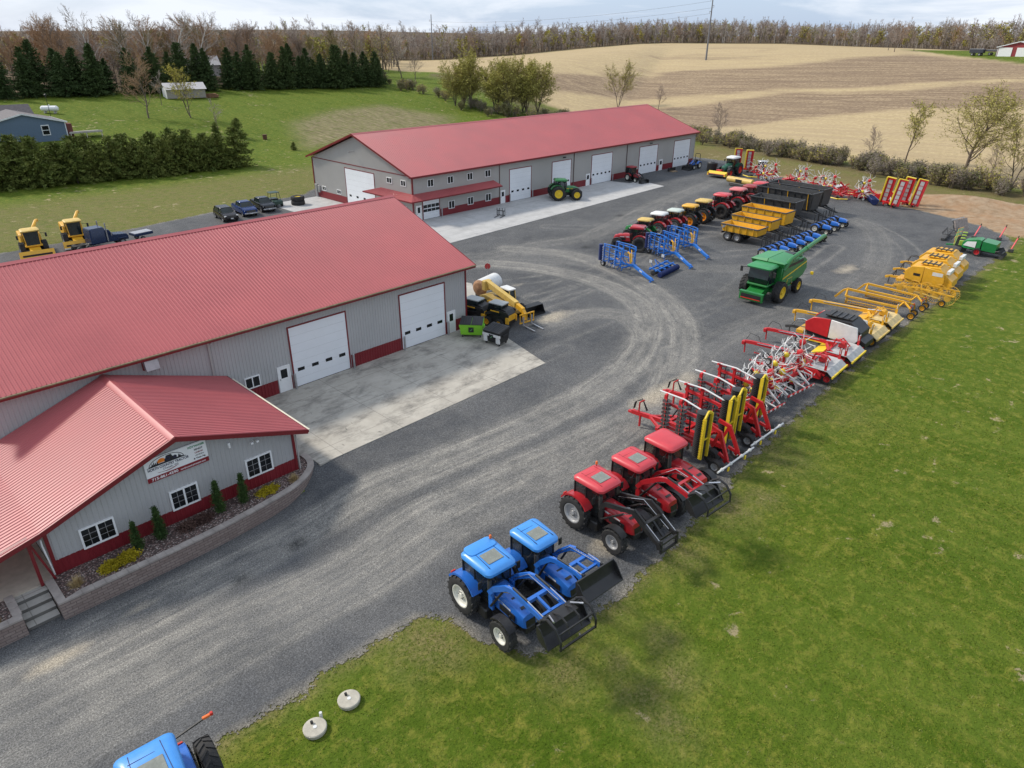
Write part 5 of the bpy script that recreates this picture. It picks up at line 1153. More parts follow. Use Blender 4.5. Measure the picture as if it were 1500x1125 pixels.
for x,y,a,l in ((41.9,16.9,97,'second red and white tedder from the folded harrows'),(43.9,16.2,82,'third red and white tedder from the folded harrows'),(45.9,16.6,93,'red and white tedder next to the trailed red mower')):
    d=dup(t0,l); put(d,x,y,a,1.0+.06*random.random())
# ------------------------------------------------------------------ trailed mowers
def mower(label,group,body=PRED,cover=PYEL,flap=mat('grey_curtain',(.42,.42,.41),rough=.7,var=.2,dust=.2),side=1,L=5.6,edge=PYEL,rim=PRED):
    t=thing('trailed_mower',label,'mower',group=group)
    c=MB(); c.bars([(L+.6,0,1.05),(L,0,1.12),(2.4,0,1.25),(1.0,side*.1,1.3)],.20,.24,body)
    c.bars([(L+.6,0,1.0),(L+.55,0,.15)],.08,.08,body); c.box((L+.7,0,.95),(.25,.35,.3),body,b=.03); c.bar((L*.55,.13,1.12),(1.6,.13,1.15),.05,.07,cover)
    for s in (-1,1): c.bars([(1.4,s*.2,1.25),(.9,s*1.2,1.15),(-.4,s*1.25,.7)],.16,.18,body)
    c.bar((.9,-1.4,1.15),(.9,1.4,1.15),.18,.2,body); c.build('drawbar_frame',t)
    h=MB(); h.tube([(L+.5,.1,1.3),(L+.2,.2,1.9),(L-.4,.1,1.75),(L-.6,0,1.3)],.02,BLKP,5); h.tube([(L-.4,.13,1.2),(2.0,.13,1.36)],.025,CHR,6); h.build('hydraulic_hose',t)
    b=MB(); b.prism([(1.6,.35),(1.65,.6),(1.1,1.0),(.1,1.05),(-.2,.8),(-.2,.4)],-1.5,1.5,body); b.build('cutter_body',t,bevel=.02)
    b=MB(); b.prism([(2.0,.72),(2.02,.78),(1.15,1.09),(1.1,1.03)],-1.55,1.55,cover); b.build('front_cover',t)
    b=MB(); b.prism([(.95,1.10),(.95,1.14),(-.55,1.12),(-1.0,.78),(-1.0,.74),(-.56,1.08)],-1.45,1.45,flap); b.bar((-1.0,-1.5,.76),(-1.0,1.5,.76),.10,.14,edge); b.build('rear_curtain',t)
    for s in (-1,1): wheel(t,-.55,s*1.05,.42,.32,rim,lugs=0,detail=1,rr=.52); MB().bars([(-.4,s*1.35,1.0),(-.4,s*1.35,1.9)],.09,.16,body).box((-.42,s*1.35,1.75),(.03,.26,.4),PWH).build('marker_board',t)
    q=MB(); q.tube([(.9,.4,1.25),(.7,.5,1.9),(.0,.55,1.8),(-.2,.5,1.2)],.06,body,7); q.tube([(.9,-.4,1.25),(.5,-.5,1.7),(-.1,-.5,1.2)],.06,body,7); q.cyl((1.5,.0,1.4),(.4,.3,1.6),.05,CHR,7); q.box((.3,0,1.4),(.5,.5,.45),body,b=.05); q.build('gearbox_arms',t)
    cache(t); return t
t0=mower('trailed red mower with yellow cover and long drawbar beside the tedders','trailed red mowers'); put(t0,48.6,15.6,92)
t1=dup(t0,'trailed red mower with long drawbar in front of the red and white baler'); put(t1,52.2,15.6,92)
t2=mower('trailed yellow mower next to the red and white baler','trailed yellow mowers',body=YEL,cover=YEL,flap=mat('pale_yellow_curtain',(.60,.45,.20),rough=.6,var=.2),edge=YELP,rim=YEL); put(t2,57.9,15.8,91)
t3=dup(t2,'trailed yellow mower with its drawbar nearest the yellow bar rake'); put(t3,61.6,15.9,92)
# ------------------------------------------------------------------ red and white baler
def baler(label,cat='baler',front=PRED,rear=PWH,top=BLKP,group=None,L=4.2,W_=2.1,H=2.6,rim=SRIM,nose=0):
    t=thing('baler',label,cat,group=group)
    def bodyp(a,b2): return [(x,z) for x,z in a]
    for s in (-1,1):
        MB().prism([(L*.55,.95),(L*.98,1.15),(L*1.0,H*.70),(L*.86,H*.90),(L*.55,H*.94)],s*(W_/2)-.06,s*(W_/2)+.06,front).build('front_side_panel',t,bevel=.03)
        p=MB().prism([(L*.54,.95),(L*.54,H*.94),(.25,H*.88),(.05,H*.5),(.3,.9)],s*(W_/2)-.055,s*(W_/2)+.055,rear).build('rear_side_panel',t,bevel=.03)
        wheel(t,L*.38,s*(W_/2+.12),.52,.42,rim,lugs=0,detail=1,rr=.5)
    b=MB(); b.prism([(.3,.75),(L*.95,.75),(L*.98,H*.66),(L*.84,H*.92),(L*.2,H*.98),(-.05,H*.72),(-.05,1.0)],-W_/2+.07,W_/2-.07,top)
    b.build('chamber',t,bevel=.04)
    q=MB(); q.box((L*.45,0,H*1.0),(L*.5,W_*.6,.12),top,b=.03)
    for k in range(4): q.box((L*.28+k*.45,0,H*1.03),(.07,W_*.62,.12),DKST)
    q.build('top_cover',t)
    q=MB(); q.prism([(.3,H*.6),(-.5,H*.45),(-.5,.75),(.2,.7)],-W_/2+.1,W_/2-.1,top); q.build('tailgate',t)
    c=MB(); c.bars([(L*.9,0,.85),(L+1.4,0,.75),(L+1.9,0,.6)],.2,.22,DKST if front is PRED else front); c.box((L+.4,0,.75),(.6,1.6,.3),YEL,b=.03); c.bar((L+1.5,.1,.7),(L+1.5,.1,.05),.08,.08,DKST)
    MB().bar((L*.38,-W_/2,.52),(L*.38,W_/2,.52),.14,.14,BLKP).build('axle',t)
    c.tube([(L+1.2,.1,.9),(L+1.0,.1,1.5),(L+.5,.1,1.6),(L*.95,.1,1.4)],.05,CHR if front is PRED else BLKP,6); c.tube([(L+1.5,-.2,.8),(L+1.1,-.3,1.4),(L*.97,-.3,1.3)],.03,BLKP,5); c.build('drawbar',t)
    q=MB(); q.bar((-.4,-W_/2,.8),(-.4,W_/2,.8),.08,.14,front); q.build('rear_bumper',t)
    cache(t); return t
t=baler('red, white and black baler standing between the red and yellow mowers'); put(t,55.0,15.4,91,1.0)
def decal_baler(x,y,label):
    t=baler(label,front=YEL,rear=YEL,top=YEL,group='yellow round balers',L=3.6,W_=2.3,H=2.7,rim=YEL)
    for s in (-1,1): MB().box((.75,s*(1.15+.062),2.05),(.9,.012,.34),PWH).build('decal',t); MB().box((2.5,s*(1.15+.065),1.7),(.6,.012,.25),BLKP).build('decal',t)
    MB().box((-.02,0,2.25),(.30,1.5,.32),PWH).build('decal',t); MB().box((1.6,.35,2.79),(1.5,.25,.05),BLKP).build('vent',t)
    MB().prism([(-.05,1.9),(-.55,1.55),(-.62,1.0),(-.35,.8),(.1,.8)],-1.0,1.0,YEL).build('rear_door',t); cache(t); put(t,x,y,91); return t
decal_baler(75.2,14.9,'yellow round baler nearest the wheel rakes'); decal_baler(78.4,15.2,'yellow round baler in the middle of three'); decal_baler(81.6,15.5,'yellow round baler nearest the green drill')
# ------------------------------------------------------------------ bar rakes and wheel rakes
def bar_rake(label):
    t=thing('bar_rake',label,'hay rake',group=None)
    c=MB(); c.bars([(6.3,.2,.55),(5.7,.1,1.3),(5.4,0,1.45),(.6,-.2,1.25)],.14,.18,YEL); c.bar((5.4,0,1.45),(5.35,.0,.7),.10,.12,YEL); c.bar((5.3,.75,1.0),(.9,.55,.85),.10,.14,YEL); c.bar((5.3,.75,1.0),(5.4,0,1.45),.1,.1,YEL); c.bar((.9,.55,.85),(.6,-.2,1.25),.1,.12,YEL)
    c.bars([(.6,-.2,1.25),(-.2,-.5,1.1),(-.3,-.5,.5)],.1,.12,YEL); c.bars([(.6,-.2,1.25),(-.1,.6,1.0),(-.2,.6,.5)],.1,.12,YEL); c.build('frame',t)
    b=MB()
    for k in range(5):
        a=k*2*PI/5; o=(.35*math.cos(a),.35*math.sin(a)); p0,p1=(5.2,.35+o[0],.62+o[1]),(1.0,.2+o[0],.58+o[1]); b.cyl(p0,p1,.04,YEL,6)
        for j in range(22):
            f=j/21; q=Vector(p0).lerp(Vector(p1),f); b.tube([q,q+Vector((.02,.05,-.22)),q+Vector((.02,.0,-.34))],.02,mat('rust_brown_tine',(.42,.22,.04),rough=.7),4)
    for x,yy in ((5.2,.35),(1.0,.2)): b.lathe([(.02,-.03),(.42,-.02),(.42,.02),(.02,.03)],(x,yy,.6),YEL,ax='x',n=14)
    b.build('tine_reel',t)
    for yy in (-.5,.6): wheel(t,-.3,yy,.36,.22,YEL,lugs=0,detail=1,rr=.6); MB().box((-.15,yy*.9,1.15),(.06,.14,.2),mat('red_lens',(.55,.03,.02))).build('reflector',t)
    cache(t); return t
t=bar_rake('yellow bar rake with rows of rusty tines and two small rear wheels'); put(t,66.0,15.3,94,1.0)
t=dup(t,'second yellow bar rake, half hidden behind the first and beside the wheel rakes'); put(t,69.0,15.2,90,.9)
def wheel_rake(label):
    t=thing('wheel_rake',label,'hay rake',group=None)
    c=MB(); c.bar((5.6,0,.6),(.3,0,.8),.14,.16,YEL)
    for s in (-1,1): c.bars([(4.8,s*.15,.8),(2.6,s*.75,1.15),(-.6,s*1.05,1.05)],.10,.12,YEL); c.bar((4.9,0,.75),(.4,s*1.3,.7),.07,.07,YELP); c.bar((2.6,s*.75,1.15),(2.4,0,.75),.08,.08,YEL)
    c.build('frame',t)
    for s in (-1,1):
        for k in range(5):
            w=MB(); x=4.1-k*1.05; yy=s*(.55+.12*k); R0=.66
            w.at((0,0,0),(R(s*12),0,R(s*22)))
            w.lathe([(R0,-.015),(R0+.02,0),(R0,.015),(R0-.02,0)],(0,0,0),YEL,ax='y',n=20,close=True); w.lathe([(.02,-.02),(.16,-.02),(.30,-.012),(.30,.012),(.16,.02),(.02,.02)],(0,0,0),YEL,ax='y',n=14)
            for q in range(20):
                a=2*PI*q/20; w.tube([(.28*math.cos(a),0,.28*math.sin(a)),((R0+.10)*math.cos(a+.1),0,(R0+.10)*math.sin(a+.1))],.011,YELP,4)
            w.build('rake_wheel',t,loc=(x,yy,.78))
        wheel(t,.2,s*1.3,.32,.2,YEL,lugs=0,detail=1,rr=.6)
    cache(t); return t
t=wheel_rake('yellow wheel rake with spoked rake wheels beside the yellow round balers'); put(t,72.4,13.9,92,1.0)
# ------------------------------------------------------------------ blue tillage implements
def cultivator(label,group='folded blue cultivators',wings=True,mast=YEL):
    """x forward (drawbar end), folded wings stand upright"""
    t=thing('cultivator',label,'cultivator',group=group)
    c=MB(); c.bars([(6.6,0,.42),(5.9,0,.55),(3.2,0,1.35),(2.6,0,1.3)],.30,.32,LBLU); c.bar((2.6,0,1.2),(-1.6,0,1.1),.22,.24,LBLU)
    c.box((6.7,0,.38),(.3,.34,.14),LBLU,b=.02); c.bar((6.4,0,.5),(6.4,0,.06),.12,.16,LBLU); c.box((6.4,0,.05),(.3,.3,.05),LBLU)
    for x in (2.3,1.2,.1,-1.0): c.bar((x,-1.2,1.0),(x,1.2,1.0),.14,.14,LBLU)
    c.box((4.7,.16,1.0),(.5,.01,.14),PWH,rot=(0,R(16),0)); c.box((4.7,-.16,1.0),(.5,.01,.14),PWH,rot=(0,R(16),0)); c.build('frame',t)
    for s in (-1,1):
        w=MB()
        for x in (2.0,.9,-.3,-1.3): w.bar((x,s*1.15,1.0),(x,s*1.1,3.35),.12,.12,LBLU)
        for z in (1.6,2.4,3.1): w.bar((2.1,s*1.13,z),(-1.4,s*1.1,z),.11,.11,LBLU)
        w.tube([(2.4,s*.9,3.0),(2.2,s*1.0,3.5),(1.2,s*1.0,3.55),(-1.6,s*1.05,3.3)],.06,LBLU,7); w.bar((2.5,s*.4,1.3),(2.0,s*1.1,2.6),.09,.09,LBLU); wf=w.build('folding_wing',t)
        for j,x in enumerate((1.6,.4,-.7)):
            q=MB()
            for k in range(7):
                z=1.15+k*.34; q.tube([(x,s*1.15,z),(x-.1,s*1.5,z+.02),(x-.28,s*1.62,z-.08),(x-.25,s*1.72,z-.26)],.035,NAVY if j%2 else LBLU,5); q.box((x-.24,s*1.74,z-.28),(.05,.05,.16),DKST)
            q.build('tine_row',wf)
        q=MB(); q.cyl((-1.75,s*1.35,1.0),(-1.75,s*1.35,3.25),.25,NAVY,12)
        for k in range(12): q.lathe([(.25,-.02),(.31,0),(.25,.02)],(-1.75,s*1.35,1.08+k*.19),NAVY,ax='z',n=12)
        q.build('packer_roller',wf)
        MB().cyl((2.2,s*.5,1.5),(1.4,s*1.0,2.9),.06,YEL,7).build('folding_cylinder',wf)
        wheel(t,-1.9,s*.75,.44,.34,SRIM,lugs=0,detail=1,rr=.5)
        q=MB()
        for k in range(5): q.tube([(2.0-k*.7,s*.7,1.0),(1.9-k*.7,s*.72,.7),(1.7-k*.7,s*.72,.3)],.04,LBLU,5); q.box((1.66-k*.7,s*.72,.24),(.22,.2,.05),DKST)
        q.build('tine_row',t)
    q=MB(); q.bars([(2.6,0,1.3),(2.3,0,2.7),(1.9,0,2.9)],.16,.16,mast); q.tube([(3.4,.1,1.5),(3.0,.1,2.5),(2.0,.1,2.2)],.025,BLKP,5); q.build('hose_mast',t)
    q=MB()
    for x,yy,z in ((1.8,.35,1.25),(.6,-.3,1.25),(-.6,.4,1.2)): q.box((x,yy,z),(.5,.12,.10),YEL)
    q.build('depth_stop',t)
    cache(t); return t
t0=cultivator('blue folded cultivator nearest the old red tractor, its drawbar toward the concrete'); put(t0,61.4,42.6,-112,.92)
t0.location=(59.6,42.3,.03); t0.rotation_euler=(0,0,R(-105)); t0.scale=(.84,.84,.76)
t1=dup(t0,'middle blue folded cultivator behind the nearest one, long blue drawbar'); put(t1,67.0,41.6,-112,.82); t1.scale=(.82,.82,.76)
t2=dup(t0,'blue folded cultivator farthest back, closest to the low yellow trailer'); put(t2,71.6,41.9,-114,.78); t2.scale=(.78,.78,.74)
t=thing('disc_cultivator','low blue cultivator section lying flat in front of the folded ones','cultivator',(61.9,38.2,.03),R(5))
c=MB(); c.bar((-2.0,.4,.7),(2.0,.4,.7),.14,.16,LBLU); c.bar((-2.0,-.3,.65),(2.0,-.3,.65),.12,.12,LBLU)
for x in (-1.6,-.5,.5,1.6): c.bar((x,.6,.75),(x,-.7,.55),.10,.12,LBLU)
c.tube([(-.3,.5,.8),(0,.9,1.2),(.3,.5,.8)],.05,LBLU,6); c.build('frame',t)
c=MB(); c.cyl((-2.0,-.8,.3),(2.0,-.8,.3),.24,NAVY,12)
for k in range(20): c.lathe([(.24,-.02),(.30,0),(.24,.02)],(-1.9+k*.2,-.8,.3),NAVY,ax='x',n=12)
c.build('packer_roller',t)
c=MB()
for k in range(12): c.lathe([(.02,-.02),(.25,.03),(.25,.02),(.02,-.03)],(-1.8+k*.33,.1,.28),DKST,ax='x',n=12)
c.build('disc_row',t)
for x in (-1.4,1.2): MB().bar((x,.2,.7),(x-.1,.6,1.35),.05,.05,LBLU).box((x-.1,.6,1.4),(.04,.3,.3),PWH).build('warning_board',t)

# ------------------------------------------------------------------ beside the service building
def skid(label,x,y,deg):
    t=thing('skid_steer',label,'skid steer loader',(x,y,.03),R(deg),'black and yellow skid steers')
    b=MB(); b.prism([(-1.4,.35),(-1.45,1.3),(-1.2,1.62),(-.75,1.75),(-.6,1.1),(.9,.95),(1.15,.5),(1.0,.3)],-.55,.55,BLKP); b.build('body',t,bevel=.03)
    b=MB(); b.prism([(-1.47,.75),(-1.47,1.25),(-1.42,1.25),(-1.42,.75)],-.5,.5,YEL); b.box((-1.35,-.6,.8),(.35,.12,.55),YEL,b=.03); b.box((-1.35,.6,.8),(.35,.12,.55),YEL,b=.03); b.build('rear_guard',t)
    b=MB(); b.prism([(-.75,1.0),(-.70,1.85),(-.55,2.0),(.55,2.0),(.85,1.1),(.85,.95)],-.48,.48,CAB); b.build('cab_glass',t)
    b=MB(); b.loft([rrect(-.8,.65,-.52,.52,1.98,.1),rrect(-.8,.65,-.52,.52,2.06,.1)],mat('grey_cab_roof',(.36,.38,.37),rough=.4)); b.build('cab_roof',t)
    for s in (-1,1):
        b=MB(); b.bars([(-1.35,s*.66,1.45),(-.3,s*.70,1.55),(1.0,s*.70,1.0),(1.55,s*.68,.45)],.12,.22,BLKP); b.box((-.2,s*.77,1.50),(.9,.01,.10),YEL); b.build('loader_arm',t)
        for xx in (-.62,.62): wheel(t,xx,s*.72,.44,.30,YEL,lugs=14,detail=1)
        b=MB(); b.bar((-.72,s*.5,1.0),(-.66,s*.5,2.0),.05,.05,BLKP); b.bar((.85,s*.48,1.0),(.56,s*.48,2.0),.05,.05,BLKP); b.build('cab_post',t)
    b=MB(); b.prism([(1.5,.6),(1.55,.15),(1.9,.06),(2.3,.05),(2.3,.09),(1.95,.12),(1.66,.25),(1.6,.6)],-.95,.95,BLKP); b.build('bucket',t)
skid('black and yellow skid steer tight against the building corner',38.5,41.9,100); skid('black and yellow skid steer right beside the telehandler forks',39.2,39.7,100)
t=thing('telehandler','yellow telehandler with long boom and pallet forks lowered to the gravel','telehandler',(41.2,41.1,.03),R(-97))
b=MB(); b.prism([(-2.4,.7),(-2.5,1.3),(-1.6,1.6),(1.4,1.35),(2.0,1.0),(1.8,.6)],-.75,.75,YELP); b.build('chassis',t,bevel=.04)
b=MB(); b.bar((-2.2,-.1,2.45),(2.0,-.1,1.55),.42,.5,YELP); b.bar((1.6,-.1,1.62),(2.9,-.1,1.28),.32,.40,YEL); b.bars([(2.8,-.1,1.3),(3.1,-.1,1.0),(3.15,-.1,.5)],.3,.3,YEL); b.box((-2.2,-.1,2.2),(.5,.8,.9),YELP,b=.05); b.cyl((-1.2,-.1,1.5),(.6,-.1,1.75),.09,DKST,8); bm=b.build('boom',t)
b=MB(); b.bar((3.3,-.8,1.1),(3.3,.8,1.1),.08,.10,YEL); b.bar((3.3,-.8,.35),(3.3,.8,.35),.08,.10,YEL)
for yy in (-.75,-.4,0,.4,.75): b.bar((3.3,yy,.3),(3.3,yy,1.15),.05,.05,YEL)
b.build('fork_carriage',bm)
for yy in (-.45,.45): MB().bars([(3.38,yy,.9),(3.40,yy,.12),(4.9,yy,.08)],.12,.06,GALV).build('fork',bm)
b=MB(); b.loft([[(-.7,.25,1.2),(.7,.25,1.2),(.7,.95,1.2),(-.7,.95,1.2)],[(-.55,.3,2.25),(.45,.3,2.25),(.45,.9,2.25),(-.55,.9,2.25)]],CAB); b.build('cab_glass',t)
b=MB()
for xx,yy in ((-.65,.27),(.65,.27),(-.65,.93),(.65,.93)): b.bar((xx,yy,1.2),(xx*.8,.6+(yy-.6)*.9,2.3),.07,.07,YELP)
b.build('cab_frame',t); MB().loft([rrect(-.7,.6,.2,1.0,2.28,.1),rrect(-.7,.6,.2,1.0,2.38,.1)],PWH).build('cab_roof',t)
for s in (-1,1):
    for xx in (-1.6,1.35): wheel(t,xx,s*.95,.62,.42,YEL,lugs=14,detail=1)
MB().box((-.2,-.85,1.0),(1.6,.4,.6),YEL,b=.05).build('engine_cover',t)
t=thing('attachment_bucket','large black loader bucket lying beyond the telehandler cab','bucket',(43.3,39.4,.03),R(-95))
t.scale=(.72,.62,.75)
b=MB(); b.prism([(-.7,.1),(-.75,.9),(-.55,1.15),(.3,1.05),(.3,1.0),(-.5,1.05),(-.65,.85),(-.62,.15),(.8,.10),(.8,.04)],-1.5,1.5,BLKP); b.build('shell',t)
for s in (-1,1): MB().prism([(-.7,.1),(-.75,.9),(-.55,1.15),(.3,1.05),(.8,.1)],s*1.5-.02,s*1.5+.02,BLKP).build('side_plate',t)
t=thing('storage_tank','white cylindrical tank with a rusty end standing behind the skid steers','tank',(43.3,45.2,.03),R(12))
MB().lathe([(.02,-1.65),(.55,-1.55),(.78,-1.3),(.78,1.3),(.55,1.55),(.02,1.65)],(0,0,1.35),PWH,ax='x',n=24,mis=[mat('rusty_tank_end',(.36,.20,.11),rough=.85,var=.35)]*2+[PWH]*3).build('shell',t)
q=MB()
for x in (-1,1): q.box((x,0,.38),(.25,1.3,.74),DKST,b=.02)
q.build('saddle',t)
t=thing('stop_paddle','small red sign on a thin post behind the white tank','sign',(45.6,47.6,.03),R(-130)); MB().cyl((0,0,0),(0,0,2.0),.03,GALV,6).build('post',t); MB().lathe([(.02,-.01),(.30,-.01),(.30,.01),(.02,.01)],(0,0,2.1),mat('sign_face_red',(.42,.03,.03),rough=.5),ax='x',n=8).build('sign_plate',t)
def dumpster(label,x,y,deg,m,lid,band=None,W_=1.9):
    t=thing('dumpster',label,'dumpster',(x,y,.06),R(deg),None)
    b=MB(); b.loft([[(-.55,-W_/2+.08,.22),(.5,-W_/2+.08,.22),(.5,W_/2-.08,.22),(-.55,W_/2-.08,.22)],[(-.68,-W_/2,1.05),(.62,-W_/2,1.05),(.62,W_/2,1.05),(-.68,W_/2,1.05)],[(-.68,-W_/2,1.32),(.62,-W_/2,1.12),(.62,W_/2,1.12),(-.68,W_/2,1.32)]],m,)
    for s in (-1,1): b.bar((-.3,s*(W_/2+.05),.85),(.3,s*(W_/2+.05),.85),.08,.16,m)
    b.build('bin',t,bevel=.015)
    for s in (-1,1):
        l=MB(); l.prism([(-.72,1.36),(.66,1.15),(.66,1.19),(-.72,1.41)],s*W_/4-W_/4+.02,s*W_/4+W_/4-.02,lid)
        for k in range(4): l.bar((-.6,s*W_/4-.3+k*.2,1.41),(.55,s*W_/4-.3+k*.2,1.22),.04,.03,lid)
        l.build('lid',t)
    for xx in (-.45,.42):
        for s in (-1,1): MB().cyl((xx,s*W_*.38-.04,.10),(xx,s*W_*.38+.04,.10),.09,BLKP,8).box((xx,s*W_*.38,.2),(.12,.1,.08),DKST).build('caster',t)
    MB().box((.645 if band is None else .66,0,.72),(.01,.42,.42),BLKP).build('label',t)
    MB().prism([(-.12,.60),(.0,.72),(.15,.86),(.05,.70)],.652 if band is None else .668,.658 if band is None else .674,LGR,ax='x').build('leaf_mark',t)
    if band: MB().box((.60,0,.86),(.09,W_+.02,.2),band).box((.56,-W_*.36,.5),(.1,.36,.5),band).box((.56,W_*.36,.5),(.1,.36,.5),band).build('white_band',t)
LIME=mat('lime_green_paint',(.22,.56,.03),rough=.4,var=.05); LID=mat('black_plastic_lid',(.03,.03,.032),rough=.6)
dumpster('lime green dumpster with black lids by the service building entry door',36.0,39.5,-140,LIME,LID); dumpster('black and white dumpster on casters next to the lime green one',36.25,36.95,-172,BLKP,LID,PWH,W_=1.7)

# ------------------------------------------------------------------ vehicles behind the service building
def car(label,kind,x,y,deg,paint,cat):
    t=thing('pickup_truck' if kind=='pickup' else 'suv',label,cat,(x,y,.03),R(deg),'vehicles parked behind the service building')
    Lf,Lb=2.35,-2.75 if kind=='pickup' else -2.3; h=.98
    b=MB(); w=.96
    def ring(x,zt,zb=.42,k=1.0): return [(x,-w*k,zb),(x,-w*k*1.0,zt-.16),(x,-w*k*.90,zt),(x,w*k*.90,zt),(x,w*k,zt-.16),(x,w*k,zb)][::-1]
    if kind=='pickup':
        b.loft([ring(Lb,1.12,.5,.97),ring(Lb+.1,1.14),ring(-.55,1.16),ring(1.0,1.16),ring(2.1,1.08),ring(Lf,.95,.5,.93)],paint)
    else: b.loft([ring(Lb,1.0,.5,.95),ring(Lb+.15,1.08),ring(1.0,1.06),ring(2.0,.98),ring(Lf,.82,.5,.92)],paint)
    b.build('body',t,ang=50)
    g_=MB()
    if kind=='pickup': a=[(1.12,1.13),(.35,1.70),(-.95,1.72),(-1.12,1.13)]
    else: a=[(1.15,1.04),(.35,1.58),(-1.75,1.58),(-2.22,1.04)]
    g_.loft([[(a[0][0],-w*.86,a[0][1]),(a[3][0],-w*.88,a[3][1]),(a[3][0],w*.88,a[3][1]),(a[0][0],w*.86,a[0][1])],[(a[1][0],-w*.72,a[1][1]),(a[2][0],-w*.74,a[2][1]),(a[2][0],w*.74,a[2][1]),(a[1][0],w*.72,a[1][1])]],CAB); g_.build('windows',t)
    r=MB(); r.loft([rrect(a[2][0]-.02,a[1][0]+.04,-w*.76,w*.76,a[1][1]-.02,.12),rrect(a[2][0]+.05,a[1][0]-.03,-w*.70,w*.70,a[1][1]+.05,.12)],paint)
    for s in (-1,1):
        r.bar((a[0][0]-.02,s*w*.86,a[0][1]),(a[1][0],s*w*.73,a[1][1]),.05,.05,paint); r.bar((a[3][0],s*w*.88,a[3][1]),(a[2][0],s*w*.75,a[2][1]),.08,.05,paint); r.bar((-.25,s*w*.875,a[0][1]),(-.25,s*w*.745,a[1][1]),.07,.05,paint)
    r.build('roof',t)
    if kind=='pickup': MB().box((-1.95,0,1.15),(1.45,1.55,.05),BLKP).build('bed',t)
    MB().box((Lf-.02,0,.78),(.08,1.25,.30),DKST if paint is not BLKP else CHR,b=.02).build('grille',t)
    MB().box((Lf+.05,0,.52),(.14,1.8,.18),CHR if kind=='pickup' else paint,b=.03).build('bumper',t)
    for s in (-1,1): MB().box((Lf-.10,s*.76,.82),(.16,.26,.20),LAMP,b=.03).build('headlight',t); MB().box((1.0,s*1.06,1.12),(.12,.18,.14),paint,b=.03).build('mirror',t)
    for s in (-1,1):
        for xx in (1.5,-1.55): wheel(t,xx,s*.86,.39,.26,SRIM,lugs=0,detail=1,rr=.62)
    MB().box((Lf+.13,0,.55),(.02,.34,.14),PWH).build('licence_plate',t)
CB=mat('brown_black_car_paint',(.012,.009,.008),rough=.25,var=.1,coat=.1,spec=.3); CBL=mat('blue_car_paint',(.010,.028,.11),rough=.25,var=.1,coat=.1,spec=.3); CK=mat('black_car_paint',(.009,.010,.013),rough=.25,var=.1,coat=.1,spec=.3)
car('dark brown suv, first of the vehicles parked behind the service building','suv',40.6,92.9,-97,CB,'suv'); car('blue pickup truck parked between the dark suv and the black pickup','pickup',43.9,94.0,-97,CBL,'pickup'); car('black pickup truck parked right of the blue pickup','pickup',47.0,94.7,-97,CK,'pickup')
t=thing('utility_vehicle','dark green utility vehicle with canopy behind the black pickup','utility vehicle',(49.4,96.0,.03),R(-97)); UG=mat('dark_green_paint',(.02,.05,.035),rough=.5)
MB().prism([(-1.5,.4),(-1.5,.95),(-.3,.95),(-.2,.6),(.7,.6),(.8,1.0),(1.45,.85),(1.5,.4)],-.72,.72,UG).build('body',t,bevel=.03)
b=MB()
for xx in (-.5,.6):
    for s in (-1,1): b.bar((xx*1.3,s*.68,.8),(xx*.8,s*.62,1.9),.05,.05,BLKP)
b.build('roll_cage',t); MB().box((-.1,0,1.92),(1.4,1.4,.07),UG,b=.03).build('canopy',t); MB().box((-.1,0,.85),(.5,1.2,.35),BLKP,b=.05).build('seat',t)
for s in (-1,1):
    for xx in (1.0,-1.0): wheel(t,xx,s*.65,.33,.26,BLKP,lugs=10,detail=1)
for k,(z,lb) in enumerate(((.0,'large tractor tyre at the bottom of the stack by the gable'),(.62,'large tractor tyre on top of the stack, yellow rim showing'))):
    t=thing('tyre',lb,'tyre',(52.2,94.3,.06+z)); MB().lathe([(.50,.03),(.62,.0),(.92,.02),(.98,.15),(.98,.45),(.92,.58),(.62,.60),(.50,.57)],(0,0,0),TYRE,ax='z',n=28,close=True).build('rubber',t)
    if k: MB().lathe([(.50,.2),(.50,.5),(.42,.46),(.02,.4)],(0,0,0),YELW,ax='z',n=20).build('rim',t)

